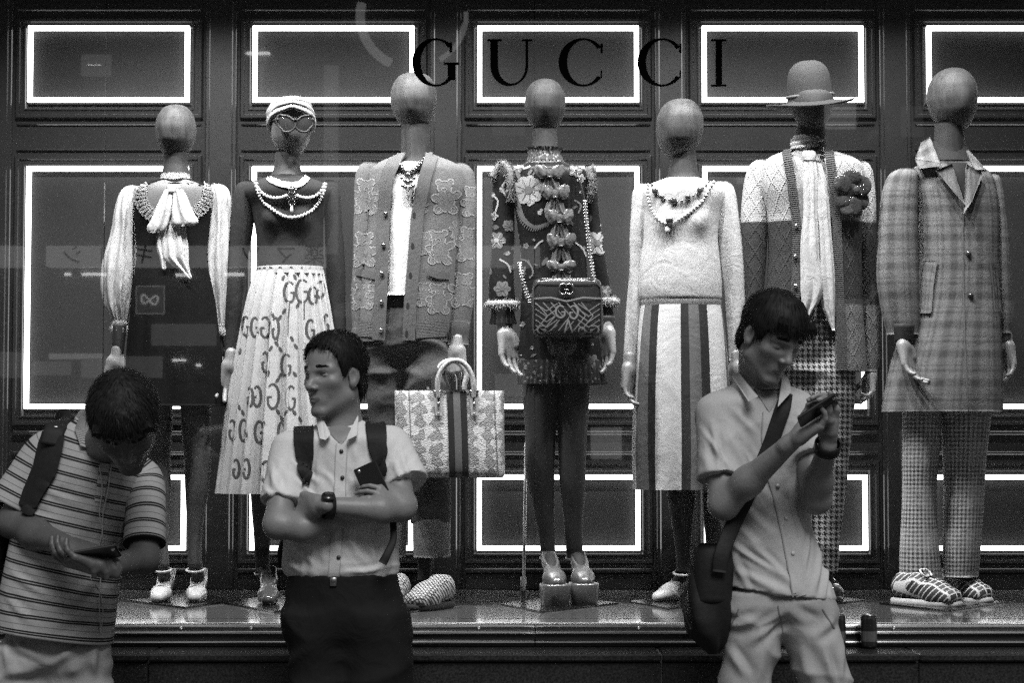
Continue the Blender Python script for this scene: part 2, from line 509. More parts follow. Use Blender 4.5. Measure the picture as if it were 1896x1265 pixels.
# ------------------------------------------------------------------ laying flat pieces on cloth
class Skin:
    def __init__(s, *geos):
        m = MB()
        vs, fs, n = [], [], 0
        for g in geos:
            if isinstance(g, MB): V, F, _, _ = g.get()
            else: V, F = g[0], [g[1]]
            vs += [tuple(v) for v in V]
            for f in F: fs += [tuple(int(i) + n for i in q) for q in f]
            n += len(V)
        s.b = BVHTree.FromPolygons(vs, fs)
    def hit(s, px, py, off=0.002):
        d = Vector(ray(px, py)).normalized()
        h = s.b.ray_cast(Vector(CAM), d)
        if h[0] is None: return None, None
        n = np.array(h[1]); n = nrm(n)
        if np.dot(n, np.array(d)) > 0: n = -n
        return np.array(h[0]) + n * off, n
    def strip(s, pts, w, off=.0015, step=4, mb=None, closed=False, m=0):
        """flat stroke on the cloth along picture points; w in picture pixels (number or per-point)"""
        mb = mb or MB()
        pts = np.asarray(pts, float)
        if closed: pts = np.concatenate([pts, pts[:1]])
        L = np.concatenate([[0], np.cumsum(np.linalg.norm(np.diff(pts, axis=0), axis=1))])
        n = max(2, int(L[-1] / step) + 1); ts = np.linspace(0, L[-1], n)
        C = np.stack([np.interp(ts, L, pts[:, k]) for k in (0, 1)], 1)
        W = np.interp(ts, L, np.ones(len(pts)) * w)
        T = np.gradient(C, axis=0); T /= np.linalg.norm(T, axis=1, keepdims=True) + 1e-9
        Nn = np.stack([-T[:, 1], T[:, 0]], 1)
        nc = 2 if W.max() < 7 else (3 if W.max() < 14 else 5)
        V = []; ok = []
        for i in range(n):
            for q in np.linspace(-.5, .5, nc):
                p = C[i] + Nn[i] * W[i] * q
                h, nn = s.hit(p[0], p[1], off)
                ok.append(h is not None); V.append(h if h is not None else A(0, 0, 0))
        F = grid_faces(n, nc); V = np.array(V); ok = np.array(ok)
        F = F[ok[F].all(1)]
        if len(F):
            d = np.abs(V[F[:, 0]] - V[F[:, 2]])[:, 1] ; F = F[d < .06]
        if len(F):
            pat = np.stack([np.tile(np.linspace(-.5, .5, nc), n) * np.repeat(W, nc) / 500., np.repeat(ts, nc) / 500., np.zeros(n * nc)], 1)
            used = np.zeros(len(V), bool); used[F.ravel()] = True
            re = np.cumsum(used) - 1
            # face the viewer
            a, b, c = V[F[:, 0]], V[F[:, 1]], V[F[:, 2]]
            nn = np.cross(b - a, c - a); fl = np.einsum('ij,ij->i', nn, a - CAM) > 0
            F = np.where(fl[:, None], F[:, ::-1], F)
            mb.add(V[used], re[F], pat[used], m)
        return mb
    def patch(s, poly, off=.0015, mb=None, m=0, rings=4):
        """filled star-shaped outline (picture points) laid on the cloth"""
        mb = mb or MB()
        poly = np.asarray(poly, float); c = poly.mean(0); n = len(poly)
        V = []; ok = []
        h, _ = s.hit(c[0], c[1], off); 
        if h is None: return mb
        V.append(h)
        for r in range(1, rings + 1):
            for p in poly:
                q = c + (p - c) * r / rings
                h, _ = s.hit(q[0], q[1], off); ok.append(h is not None); V.append(h if h is not None else A(0, 0, 0))
        ok = np.array([True] + ok); V = np.array(V)
        Q = []
        for r in range(rings):
            for i in range(n):
                j = (i + 1) % n
                if r == 0: Q.append([0, 1 + i, 1 + j, 1 + j])
                else:
                    a, b = 1 + (r - 1) * n, 1 + r * n
                    Q.append([a + i, b + i, b + j, a + j])
        Q = np.array(Q); Q = Q[ok[Q].all(1)]
        if not len(Q): return mb
        tri = Q[:, 2] == Q[:, 3]
        base = mb.n
        used = V
        def face(Fc):
            if not len(Fc): return Fc
            nn = np.cross(V[Fc[:, 1]] - V[Fc[:, 0]], V[Fc[:, 2]] - V[Fc[:, 0]])
            fl = np.einsum('ij,ij->i', nn, V[Fc[:, 0]] - CAM) > 0
            return np.where(fl[:, None], Fc[:, ::-1], Fc)
        V[~ok] = V[0]
        mb.V.append(V); mb.T.append(V.copy()); mb.n += len(V)
        for Fc in (Q[~tri], Q[tri][:, :3]):
            if len(Fc): mb.F.append(face(Fc) + base); mb.M.append(np.full(len(Fc), m))
        return mb
def circ(cx, cy, rx, ry=None, n=16, a0=0, rot=0):
    ry = rx if ry is None else ry
    t = np.linspace(0, 2 * PI, n, endpoint=False) + a0
    x, y = rx * np.cos(t), ry * np.sin(t); c, s = math.cos(rot), math.sin(rot)
    return np.stack([cx + x * c - y * s, cy + x * s + y * c], 1)
def arc(cx, cy, rx, ry, a0, a1, n=14):
    t = np.radians(np.linspace(a0, a1, n))
    return np.stack([cx + rx * np.cos(t), cy + ry * np.sin(t)], 1)
# ------------------------------------------------------------------ materials (greys: a black and white picture)
class E:
    """small arithmetic on node sockets"""
    def __init__(s, nt, v): s.nt = nt; s.v = v
    def _op(s, o, op, rev=False, third=None):
        n = s.nt.nodes.new('ShaderNodeMath'); n.operation = op
        args = [s, o] if not rev else [o, s]
        if third is not None: args.append(third)
        for i, a in enumerate(args):
            if a is None: continue
            if isinstance(a, E): s.nt.links.new(a.v, n.inputs[i])
            else: n.inputs[i].default_value = float(a)
        return E(s.nt, n.outputs[0])
    def __add__(s, o): return s._op(o, 'ADD')
    __radd__ = __add__
    def __sub__(s, o): return s._op(o, 'SUBTRACT')
    def __rsub__(s, o): return s._op(o, 'SUBTRACT', True)
    def __mul__(s, o): return s._op(o, 'MULTIPLY')
    __rmul__ = __mul__
    def __truediv__(s, o): return s._op(o, 'DIVIDE')
    def mod(s, o): return s._op(o, 'FLOORED_MODULO')
    def lt(s, o): return s._op(o, 'LESS_THAN')
    def gt(s, o): return s._op(o, 'GREATER_THAN')
    def max(s, o): return s._op(o, 'MAXIMUM')
    def min(s, o): return s._op(o, 'MINIMUM')
    def floor(s): return s._op(None, 'FLOOR')
    def fract(s): return s._op(None, 'FRACT')
    def abs(s): return s._op(None, 'ABSOLUTE')
    def sin(s): return s._op(None, 'SINE')
    def clamp(s): return s.max(0.).min(1.)
    def step(s, a, b):     # smooth 0..1
        n = s.nt.nodes.new('ShaderNodeMapRange'); n.interpolation_type = 'SMOOTHSTEP'
        s.nt.links.new(s.v, n.inputs[0]); n.inputs[1].default_value = a; n.inputs[2].default_value = b
        return E(s.nt, n.outputs[0])
def band(x, c, w, soft=.15):
    """1 inside |x-c|<w"""
    return 1.0 - (x - c).abs().step(w * (1 - soft), w * (1 + soft))
def mat(name, v=.5, rough=.6, spec=.4, metal=0., pat=None, bump=None, noise=(60., .12), coat=0., sheen=0., emit=None, alpha=None, trans=0., bdist=.002):
    """v linear grey; pat(x, y, X) -> E colour value; bump(x, y, X) -> E height"""
    m = bpy.data.materials.new(name); m.use_nodes = True
    nt = m.node_tree; b = nt.nodes['Principled BSDF']
    b.inputs['Roughness'].default_value = rough; b.inputs['Specular IOR Level'].default_value = spec
    b.inputs['Metallic'].default_value = metal; b.inputs['Coat Weight'].default_value = coat
    b.inputs['Coat Roughness'].default_value = .08
    b.inputs['Sheen Weight'].default_value = sheen; b.inputs['Sheen Roughness'].default_value = .5
    if trans: b.inputs['Transmission Weight'].default_value = trans
    at = nt.nodes.new('ShaderNodeAttribute'); at.attribute_name = 'pat'
    sp = nt.nodes.new('ShaderNodeSeparateXYZ'); nt.links.new(at.outputs['Vector'], sp.inputs[0])
    x, y = E(nt, sp.outputs[0]), E(nt, sp.outputs[1])
    class X: pass
    X = X(); X.nt = nt; X.pat = at.outputs['Vector']
    tc = nt.nodes.new('ShaderNodeTexCoord'); X.obj = tc.outputs['Object']
    def nz(scale, detail=3., vec=None, rough_=.6, dist=0.):
        n = nt.nodes.new('ShaderNodeTexNoise'); n.inputs['Scale'].default_value = scale; n.inputs['Detail'].default_value = detail
        n.inputs['Roughness'].default_value = rough_; n.inputs['Distortion'].default_value = dist
        nt.links.new(vec if vec is not None else tc.outputs['Object'], n.inputs['Vector']); return E(nt, n.outputs['Fac'])
    X.noise = nz
    def vec(a, b_, c=0.):
        n = nt.nodes.new('ShaderNodeCombineXYZ')
        for i, q in enumerate((a, b_, c)):
            if isinstance(q, E): nt.links.new(q.v, n.inputs[i])
            else: n.inputs[i].default_value = q
        return n.outputs[0]
    X.vec = vec
    def vor(scale, vec_=None, feature='F1'):
        n = nt.nodes.new('ShaderNodeTexVoronoi'); n.feature = feature; n.inputs['Scale'].default_value = scale
        nt.links.new(vec_ if vec_ is not None else tc.outputs['Object'], n.inputs['Vector']); return E(nt, n.outputs['Distance'])
    X.vor = vor
    sx = nt.nodes.new('ShaderNodeSeparateXYZ'); nt.links.new(tc.outputs['Object'], sx.inputs[0])
    X.x, X.y, X.z = (E(nt, sx.outputs[i]) for i in range(3))
    c = pat(x, y, X) if pat else None
    if noise and noise[1] > 0:
        nzv = (nz(noise[0]) - .5) * (2 * noise[1]) + 1.0
        c = (c * nzv) if c is not None else nzv * v
    if c is not None:
        cc = nt.nodes.new('ShaderNodeCombineColor')
        for i in range(3): nt.links.new(c.v, cc.inputs[i])
        nt.links.new(cc.outputs[0], b.inputs['Base Color'])
    else: b.inputs['Base Color'].default_value = (v, v, v, 1)
    if bump:
        hgt = bump(x, y, X)
        bn = nt.nodes.new('ShaderNodeBump'); bn.inputs['Strength'].default_value = 1.0; bn.inputs['Distance'].default_value = bdist
        nt.links.new(hgt.v, bn.inputs['Height']); nt.links.new(bn.outputs[0], b.inputs['Normal'])
    if emit:
        b.inputs['Emission Color'].default_value = (1, 1, 1, 1); b.inputs['Emission Strength'].default_value = emit
    return m
def weave(f=900., a=1.0, big=14., ba=1.5):
    def f_(x, y, X): return (x * f).sin() * (y * f).sin() * a + X.noise(big, 4) * ba
    return f_
def cloth_bump(big=12., ba=2.2, fine=350., fa=.35):
    def f_(x, y, X): return X.noise(big, 3, dist=.6) * ba + X.noise(fine, 2) * fa
    return f_
def ribs(period, axis='x', a=1.):
    def f_(x, y, X):
        q = x if axis == 'x' else y
        return (q * (2 * PI / period)).sin() * a + X.noise(300., 2) * .3
    return f_
def houndstooth(t, dark, light):
    def f_(x, y, X):
        i, j = (x / t).floor(), (y / t).floor()
        warp, weft = (i.mod(8.)).lt(3.5), (j.mod(8.)).lt(3.5)
        over = (i + j).mod(4.).lt(1.5)
        d = over * warp + (1. - over) * weft
        return d * (dark - light) + light
    return f_
def plaid(base, p, amp, fine=0., contrast_noise=.2):
    def f_(x, y, X):
        u, v = (x / p).fract(), (y / p).fract()
        def prof_(q): return band(q, .3, .13, .5) + band(q, .72, .05, .6) * .8 + band(q, .9, .025, .6) * .6
        d = (prof_(u) + prof_(v)) * .5
        n = X.noise(60., 5)
        tw = ((x + y) * (2 * PI / .0035)).sin() * .08
        d = d * (n * 1.2 + .4) * amp
        return ((1. - d) * base * (n * .7 + .65) + tw * base).max(.01)
    return f_
def glen(light, dark, s):
    """fine glen check"""
    def f_(x, y, X):
        fu, fv = (x / s).fract(), (y / s).fract()
        big = ((x / (s * 10)).fract().lt(.5) + (y / (s * 10)).fract().lt(.5)) * .5
        d = (fu.lt(.5) + fv.lt(.5)) * .5
        n = X.noise(120., 3)
        return light + (d * (big * .6 + .55)).min(1.) * (dark - light) + (n - .5) * .05
    return f_
def bayadere(x, edges): pass

def creases(scale=9., amt=2.4, fine=.3, grain=900.):
    def f_(x, y, X):
        wv = X.vec(X.x + X.z * .35, X.y, X.z * .62 - X.x * .25)
        r = (X.noise(scale, 1, wv, dist=.5) - .5).abs() * 7.
        m = X.noise(scale * .45, 2).step(.42, .66)
        return (1. - r).max(0.) * m * amt + X.noise(scale * .8, 2, wv) * 2.6 + X.noise(grain, 1) * fine
    return f_
def grainy(v, a=.5, s=310.):
    return lambda x, y, X: ((X.noise(s, 1) - .5) * a + 1.) * v
# plain stuffs
m_black = mat('black_lacquer', .020, .25, .5, noise=(8., .2), coat=.4)
m_wall = mat('dark_panelling', .016, .22, .5, noise=(3., .25), coat=.4, bump=lambda x, y, X: X.noise(18., 3) * .08)
m_panel = mat('panel_lacquer', .027, .22, .45, noise=(2.5, .35), coat=.25, bump=lambda x, y, X: X.noise(9., 3) * .10)
m_pilaster = mat('pilaster_lacquer', .014, .3, .5, noise=(5., .2), coat=.3, bump=lambda x, y, X: X.noise(14., 3) * .12)
m_neon = mat('neon_tube', .8, .4, emit=8.0, noise=None)
m_channel = mat('tube_channel', .035, .45, noise=(20., .1))
m_floor = mat('display_floor', .115, .10, .5, noise=(2., .08), coat=.6, bump=lambda x, y, X: X.noise(2., 2) * .02)
m_steel = mat('brushed_steel', .72, .32, .5, metal=1., noise=(30., .15), bump=lambda x, y, X: X.noise(260., 2) * .05)
m_steel_d = mat('dark_steel', .16, .3, .5, metal=1., noise=(20., .2))
m_stone = mat('dark_granite', .016, .22, .5, pat=lambda x, y, X: (X.noise(160., 4) - .38).max(0.) * .10 + .009, noise=(6., .3), bump=lambda x, y, X: X.noise(60., 3) * .06)
m_pave = mat('paving', .10, .7, noise=(30., .25), bump=lambda x, y, X: X.noise(80., 4) * 1.)
m_plate = mat('base_plate', .10, .2, .5, metal=1., noise=(10., .2))
def streak(X):
    return ((X.noise(1., 4, X.vec(X.x * 60., X.y * 60., X.z * 9.)) - .5) * 1.5 + (X.noise(8., 3) - .5) * 1.8 + 1.).max(.25)
def skin_like(name, v): return mat(name, v, .62, .3, noise=(90., .10), bump=lambda x, y, X: X.noise(55., 3) * .10 + X.noise(600., 2) * .06)
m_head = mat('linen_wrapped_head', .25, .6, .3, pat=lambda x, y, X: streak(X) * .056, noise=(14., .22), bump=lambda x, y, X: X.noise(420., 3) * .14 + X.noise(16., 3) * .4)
m_head_d = mat('dark_shaded_linen', .10, .65, .3, pat=lambda x, y, X: streak(X) * .028, noise=(14., .22), bump=lambda x, y, X: X.noise(420., 3) * .14 + X.noise(16., 3) * .4)  # darker linen copy; shade on necks and the fourth head put into colour
m_hand = mat('painted_hand', .24, .38, .45, noise=(30., .06), bump=lambda x, y, X: X.noise(70., 2) * .1)
m_tights = mat('dark_tights', .026, .6, .15, noise=(60., .2), bump=lambda x, y, X: X.noise(500., 2) * .2)
m_tights_m = mat('grey_tights', .085, .6, .15, noise=(60., .2), bump=lambda x, y, X: X.noise(500., 2) * .2 + X.noise(14., 3, dist=1.) * .8)
m_blackcloth = mat('black_cloth', .010, .85, .1, noise=(40., .3), bump=cloth_bump(10., 2.5))
m_velvet = mat('black_velvet', .007, .9, .05, noise=(25., .3), bump=cloth_bump(7., 3.))
m_silk = mat('white_silk', .58, .42, .5, noise=(30., .05), bump=lambda x, y, X: X.noise(16., 3, dist=1.) * 1.6 + X.noise(500., 2) * .1)
m_organza = mat('sheer_blouse', .46, .5, .4, noise=(18., .16), bump=lambda x, y, X: X.noise(14., 2, X.vec(x * 2.6, y * .5)) * 4. + X.noise(500., 2) * .1)
m_yoke = mat('sheer_yoke', .15, .6, .3, noise=(30., .08))
m_lace = mat('lace', .80, .7, .3, pat=lambda x, y, X: X.vor(260.).step(.02, .3) * -.30 + .62, noise=(60., .05), bump=lambda x, y, X: X.vor(260.) * 2.)
m_pearl = mat('pearl', .82, .18, .6, noise=(60., .05), coat=.4)
m_gem = mat('dark_gem', .06, .08, .8, noise=(60., .2), coat=.6)
m_metal = mat('pale_metal', .62, .22, .5, metal=1., noise=(90., .1))
m_metal_d = mat('aged_metal', .30, .3, .5, metal=1., noise=(90., .2))
# ------------------------------------------------------------------ the setting
WY, GY, FZ = 8.15, 6.55, 0.815       # back wall, glass, display floor level
SX = 4.2
g = MB(); g.add(*box((0, 0, -.05), (120, 120, .1)))
mk('ground', g, m_pave, kind='structure', smooth=False)
road = MB(); road.add(*bbox2((-60, -10.5, .0045), (60, 3.0, .010)))
m_road = mat('asphalt', .045, .8, noise=(25., .25), bump=lambda x, y, X: X.noise(120., 4) * 1.5)
mk('road', road, m_road, kind='structure', smooth=False)
kerb = MB(); kerb.add(*bbox2((-60, 3.0, 0), (60, 3.15, .13)))
mk('kerb', kerb, mat('kerb_stone', .25, .7), kind='structure', smooth=False)

# the box of the shop window
fl = bevbox((0, (GY + .03 + WY) / 2, FZ - .03), (2 * SX, WY - GY - .03, .06), .004)
display_floor = mk('floor', fl, m_floor, kind='structure', smooth=False)
wl_ = MB(); wl_.add(*bbox2((-SX, WY, 0), (SX, WY + .2, 4.4)))
wall = mk('wall', wl_, m_wall, kind='structure', smooth=False)
ce = MB(); ce.add(*bbox2((-SX, GY, 3.9), (SX, WY, 4.0)))
mk('ceiling', ce, mat('ceiling_paint', .15, .7), kind='structure', smooth=False)
for s_, nm in ((-1, 'wall_left'), (1, 'wall_right')):
    b_ = MB(); b_.add(*bbox2((s_ * SX - .1, GY - .2, .0), (s_ * SX + .1, WY + .2, 4.6)))
    mk(nm, b_, m_wall, kind='structure', smooth=False)
hd = MB(); hd.add(*bbox2((-SX, GY - .35, 2.98), (SX, GY + .06, 4.6)))  # out of view; bottom edge lowered to block sunlight on the mannequins
mk('shading_fascia', hd, m_black, label='unseen black lacquered fascia, lowered to keep the sun off the mannequins', cat='fascia', smooth=False)

def rect_frame(x0, x1, z0, z1, prof_, Y):
    """moulding swept round a rectangle; prof_ = (outward offset, height above the wall)"""
    V = []
    n = len(prof_)
    for d, hgt in prof_:
        for sx, sz in ((-1, -1), (1, -1), (1, 1), (-1, 1)):
            V.append([x0 - d if sx < 0 else x1 + d, Y - hgt, z0 - d if sz < 0 else z1 + d])
    F = []
    for i in range(n - 1):
        for k in range(4):
            j = (k + 1) % 4
            F.append([i * 4 + k, i * 4 + j, (i + 1) * 4 + j, (i + 1) * 4 + k])
    V = np.array(V); F = np.array(F)
    nn = np.cross(V[F[0][1]] - V[F[0][0]], V[F[0][2]] - V[F[0][0]])
    mid = len(F) // 2
    return V, F
PR = [(-.004, 0), (-.004, .006), (.004, .016), (.010, .016), (.012, .011), (.026, .011), (.029, .019), (.040, .019), (.046, .008), (.046, 0)]
def wx(px, py=832): return P(px, py, WY)[0]
def wz(py): return P(948, py, WY)[2]
COLS = [1034 + 419 * k for k in range(-3, 4)]
ROWN = [('upper', 50, 190, 33, 221), ('middle', 310, 757, 288, 790), ('lower', 880, 1019, 852, 1046)]
behind = {
    (1, 0): 'above the mannequin with the pussy-bow blouse', (1, 1): 'behind the mannequin with the pussy-bow blouse', (1, 2): 'behind the white strap shoes',
    (2, 0): 'above the mannequin in the turban', (2, 1): 'behind the mannequin in the turban', (2, 2): 'behind the dark heeled shoes and the man with crossed arms',
    (3, 0): 'above the mannequin with the chain-strap bag', (3, 1): 'behind the mannequin with the chain-strap bag', (3, 2): 'behind the platform sandals',
    (4, 0): 'beside the brimmed hat', (4, 1): 'behind the striped skirt and two-tone cardigan', (4, 2): 'behind the houndstooth trousers',
    (5, 0): 'beside the bare head above the check coat', (5, 1): 'behind the check coat', (5, 2): 'behind the glen check trousers'}
for ci, cpx in enumerate(COLS):
    xc = wx(cpx); hw = 150. / FPX * WY
    for ri, (rn, n0, n1, o0, o1) in enumerate(ROWN):
        z1, z0 = wz(n0), wz(n1)
        # field and mouldings
        e = .003
        fld = bevbox((xc, WY - .003, (z0 + z1) / 2), (2 * hw + .022, .012, z1 - z0 + .022), .003)
        mk('panel', fld, m_panel, parent=wall, smooth=False)
        oz1, oz0 = wz(o0) - .046, wz(o1) + .046; ox = 175 / FPX * WY - .046
        V, F = rect_frame(xc - ox, xc + ox, oz0, oz1, PR, WY)
        mk('moulding', (V, F), m_wall, parent=wall, smooth=False)
        # neon rectangle of four mitred tubes in a channel
        if (ci, ri) in behind: lab = 'glowing white light rectangle ' + behind[(ci, ri)]
        else: lab = 'glowing white rectangle of the %s row %s' % (rn, 'near the left end wall' if ci < 3 else 'near the right end wall')
        nf = thing('light_frame', (xc, WY - .009, z0), lab, 'light frame', 'glowing rectangles on the back wall')
        w = 7.8 / FPX * WY
        yb, yf = WY - .0095, WY - .036
        for sd in range(4):
            X0, X1, Z0, Z1 = xc - hw, xc + hw, z0, z1
            if sd == 0: o, i_ = [(X0, Z1), (X1, Z1)], [(X1 - w, Z1 - w), (X0 + w, Z1 - w)]
            elif sd == 1: o, i_ = [(X1, Z1), (X1, Z0)], [(X1 - w, Z0 + w), (X1 - w, Z1 - w)]
            elif sd == 2: o, i_ = [(X1, Z0), (X0, Z0)], [(X0 + w, Z0 + w), (X1 - w, Z0 + w)]
            else: o, i_ = [(X0, Z0), (X0, Z1)], [(X0 + w, Z1 - w), (X0 + w, Z0 + w)]
            q = o + i_; c_ = np.mean(q, 0)
            q = [c_ + (np.array(p) - c_) * A(1 - .002, 1 - .002) for p in q]
            # rounded front: three layers
            V = [];
            for yy, sh in ((yb, 0), (yf + .006, 0), (yf, .22)):
                mo = (np.array(q[0]) + np.array(q[3])) / 2, (np.array(q[1]) + np.array(q[2])) / 2
                for kk, p in enumerate(q):
                    tgt = mo[0] if kk in (0, 3) else mo[1]
                    p2 = np.array(p) + (tgt - np.array(p)) * sh
                    V.append([p2[0], yy, p2[1]])
            F = [[8, 9, 10, 11]]
            for L_ in (0, 4):
                for k in range(4): F.append([L_ + k, L_ + (k + 1) % 4, L_ + 4 + (k + 1) % 4, L_ + 4 + k])
            V = np.array(V); F = np.array(F)
            cc = V.mean(0)
            F = np.array([f[::-1] if np.dot(np.cross(V[f[1]] - V[f[0]], V[f[2]] - V[f[0]]), V[f].mean(0) - cc) < 0 else f for f in F])
            mk('tube', (V, F), m_neon, parent=nf, smooth=False)
        cb = .003
        V, F = rect_frame(xc - hw, xc + hw, z0, z1, [(.0004, 0.002), (.0004, .013), (cb, .013), (cb, .002)], WY)
        mk('channel', (V, F), m_channel, parent=nf, smooth=False)
        V, F = rect_frame(xc - hw + w, xc + hw - w, z0 + w, z1 - w, [(-.0004, 0.009), (-.0004, .015), (-cb, .015), (-cb, .009)], WY)
        mk('channel', (V, F), m_channel, parent=nf, smooth=False)
    # pilaster between columns
    px_ = cpx + 209.5
    xp = wx(px_)
    pil = MB(); 
    for wd, dp in ((.125, .018), (.095, .026)):
        merge(pil, bevbox((xp, WY - dp / 2, (FZ + 3.9) / 2), (wd, dp, 3.9 - FZ), .004))
    mk('pilaster', pil, m_pilaster, parent=wall, smooth=False)
# skirting and the horizontal rails
for py0, py1, dp in ((1052, 1060, .040), (1062, 1092, .026), (798, 806, .020), (836, 843, .020), (10, 22, .03), (228, 232, .012), (276, 280, .012)):
    z1, z0 = wz(py0), wz(py1)
    for k in range(-3, 4):
        xc = wx(1034 + 419 * k); hwid = 172 / FPX * WY
        mk('rail', bevbox((xc, WY - dp / 2, (z0 + z1) / 2), (2 * hwid, dp, z1 - z0), .004), m_wall, parent=wall, smooth=False)

# glass, sill and stone base of the shop front
m_glass = bpy.data.materials.new('window_glass'); m_glass.use_nodes = True
nt = m_glass.node_tree; nt.nodes.clear()
tr = nt.nodes.new('ShaderNodeBsdfTransparent'); tr.inputs[0].default_value = (.985, .985, .985, 1)
gl = nt.nodes.new('ShaderNodeBsdfGlossy'); gl.inputs['Roughness'].default_value = .012; gl.inputs[0].default_value = (1, 1, 1, 1)
fr = nt.nodes.new('ShaderNodeFresnel'); fr.inputs[0].default_value = 1.50
mx = nt.nodes.new('ShaderNodeMixShader'); ou = nt.nodes.new('ShaderNodeOutputMaterial')
nt.links.new(fr.outputs[0], mx.inputs[0]); nt.links.new(tr.outputs[0], mx.inputs[1]); nt.links.new(gl.outputs[0], mx.inputs[2]); nt.links.new(mx.outputs[0], ou.inputs[0])
sw = thing('shop_window', (0, GY, .745), 'wide shop window of clear glass panes over a steel sill', 'shop window')
jx = [P(px, 600, GY)[0] for px in (-1410, -610, 191, 990, 2060, 2900, 3300)]
for a_, b_ in zip(jx[:-1], jx[1:]):
    a_, b_ = max(a_, -SX + .1), min(b_, SX - .1)
    mk('glass_pane', bevbox(((a_ + b_) / 2, GY, 1.98), (b_ - a_ - .002, .010, 2.30), .0004), m_glass, parent=sw, smooth=False)
def sillbar(z0, z1, y0, y1, m, nm='sill_bar'):
    for a_, b_ in zip(jx[:-1], jx[1:]):
        a_, b_ = max(a_, -SX + .1), min(b_, SX - .1)
        g_ = bevbox(((a_ + b_) / 2, (y0 + y1) / 2, (z0 + z1) / 2), (b_ - a_ - .003, y1 - y0, z1 - z0), .002)
        if m is m_steel: merge(g_, cyl((a_ + .0015, y0, (z0 + z1) / 2), (b_ - .0015, y0, (z0 + z1) / 2), (z1 - z0) / 2, None, 16))
        mk(nm, g_, m, parent=sw, smooth=m is m_steel)
sillbar(.806, .8165, GY - .035, GY + .028, m_steel)
sillbar(.796, .8055, GY - .030, GY + .028, m_steel_d)
sillbar(.787, .7955, GY - .050, GY + .028, m_steel)
sillbar(.765, .7865, GY - .040, GY + .028, m_black)
sillbar(.757, .7645, GY - .055, GY + .028, m_steel)
sillbar(.7455, .7565, GY - .045, GY + .028, m_black)
for px_ in (335, 465, 755, 887, 1182, 1655):
    p = P(px_, 1163, GY - .038)
    mk('glint_stud', sphere(p, .0055, 10, 6), m_metal, parent=sw)  # metal domes added in place of bright glints along the sill rail
# granite base of slabs with pale joints
base = thing('stone_plinth', (0, 6.3, 0), 'polished black granite plinth below the shop window', 'plinth')
bk = MB(); bk.add(*bbox2((-SX, 6.315, 0), (SX, GY + .1, .738)))
mk('backing', bk, mat('joint_mortar', .16, .8), parent=base, smooth=False)
jp = [275 + 475 * k for k in range(-3, 6)]
for a_, b_ in zip(jp[:-1], jp[1:]):
    x0, x1 = P(a_, 1207, 6.3)[0], P(b_, 1207, 6.3)[0]
    x0, x1 = max(x0, -SX), min(x1, SX)
    if x1 - x0 < .05: continue
    mk('slab', bevbox(((x0 + x1) / 2, 6.31, .36), (x1 - x0 - .005, .03, .716), .002), m_stone, parent=base, smooth=False)
    mk('coping', bevbox(((x0 + x1) / 2, 6.40, .7335), (x1 - x0 - .004, .24, .023), .005), m_stone, parent=base, smooth=False)

# shop name on the glass: black serif capitals
def poly_plate(loops, px_off, Y, t=.004):
    pass
letters = thing('window_lettering', P(1050, 160, GY - .012), 'black serif capitals GUCCI across the top of the glass', 'lettering')
m_letter = mat('letter_black', .003, 1., 0., noise=None)
def ring_letter(cx, cy, rx, ry, thick, thin, a0, a1):
    """C-like stroke: outer ellipse and a narrower inner one"""
    t = np.radians(np.linspace(a0, a1, 48))
    out = np.stack([cx + rx * np.cos(t), cy + ry * np.sin(t)], 1)
    inn = np.stack([cx + (rx - thick) * np.cos(t) + thick * .15, cy + (ry - thin) * np.sin(t)], 1)
    return out, inn
def strip_plate(out, inn, mb, Y=GY - .0095, t=.004):
    n = len(out)
    V = [P(p[0], p[1], Y - t) for p in out] + [P(p[0], p[1], Y - t) for p in inn] + [P(p[0], p[1], Y) for p in out] + [P(p[0], p[1], Y) for p in inn]
    F = []
    for i in range(n - 1):
        F += [[i, i + 1, n + i + 1, n + i], [2 * n + i, 2 * n + i + 1, i + 1, i], [n + i, n + i + 1, 3 * n + i + 1, 3 * n + i], [2 * n + i, 3 * n + i, 3 * n + i + 1, 2 * n + i + 1]]
    F += [[0, n, 3 * n, 2 * n], [n - 1, 2 * n - 1 + 0, 4 * n - 1, 3 * n - 1]]
    mb.add(np.array(V), np.array(F)); return mb
def quad_plate(x0, y0, x1, y1, mb): return strip_plate(np.array([[x0, y0], [x1, y0]]), np.array([[x0, y1], [x1, y1]]), mb)
LT = []
mb = MB(); o, i_ = ring_letter(806, 115, 43, 45, 14, 4, 40, 318); strip_plate(o, i_, mb)
quad_plate(829, 118, 843, 148, mb); quad_plate(821, 115, 850, 120, mb); quad_plate(832, 78, 837, 96, mb); LT.append(mb)
mb = MB(); t = np.radians(np.linspace(0, 180, 30))
o = np.array([[978, 76], [978, 122]] + [[943 + 35 * math.cos(a), 122 + 37 * math.sin(a)] for a in t] + [[908, 122], [908, 76]])
i_ = np.array([[973, 76], [973, 122]] + [[947.5 + 25 * math.cos(a), 122 + 32 * math.sin(a)] for a in t] + [[922, 122], [922, 76]])
strip_plate(o, i_, mb); quad_plate(902, 72, 929, 76, mb); quad_plate(966, 72, 986, 76, mb); LT.append(mb)
for cx_ in (1079, 1225):
    mb = MB(); o, i_ = ring_letter(cx_, 115, 45, 45, 14, 4, 38, 322); strip_plate(o, i_, mb); quad_plate(cx_ + 33, 80, cx_ + 37, 98, mb); quad_plate(cx_ + 33, 130, cx_ + 36, 144, mb); LT.append(mb)
mb = MB(); quad_plate(1325, 76, 1337, 156, mb); quad_plate(1316, 72, 1345, 76, mb); quad_plate(1316, 156, 1345, 160, mb); LT.append(mb)
for mb in LT: mk('letter', mb, m_letter, parent=letters, smooth=False)

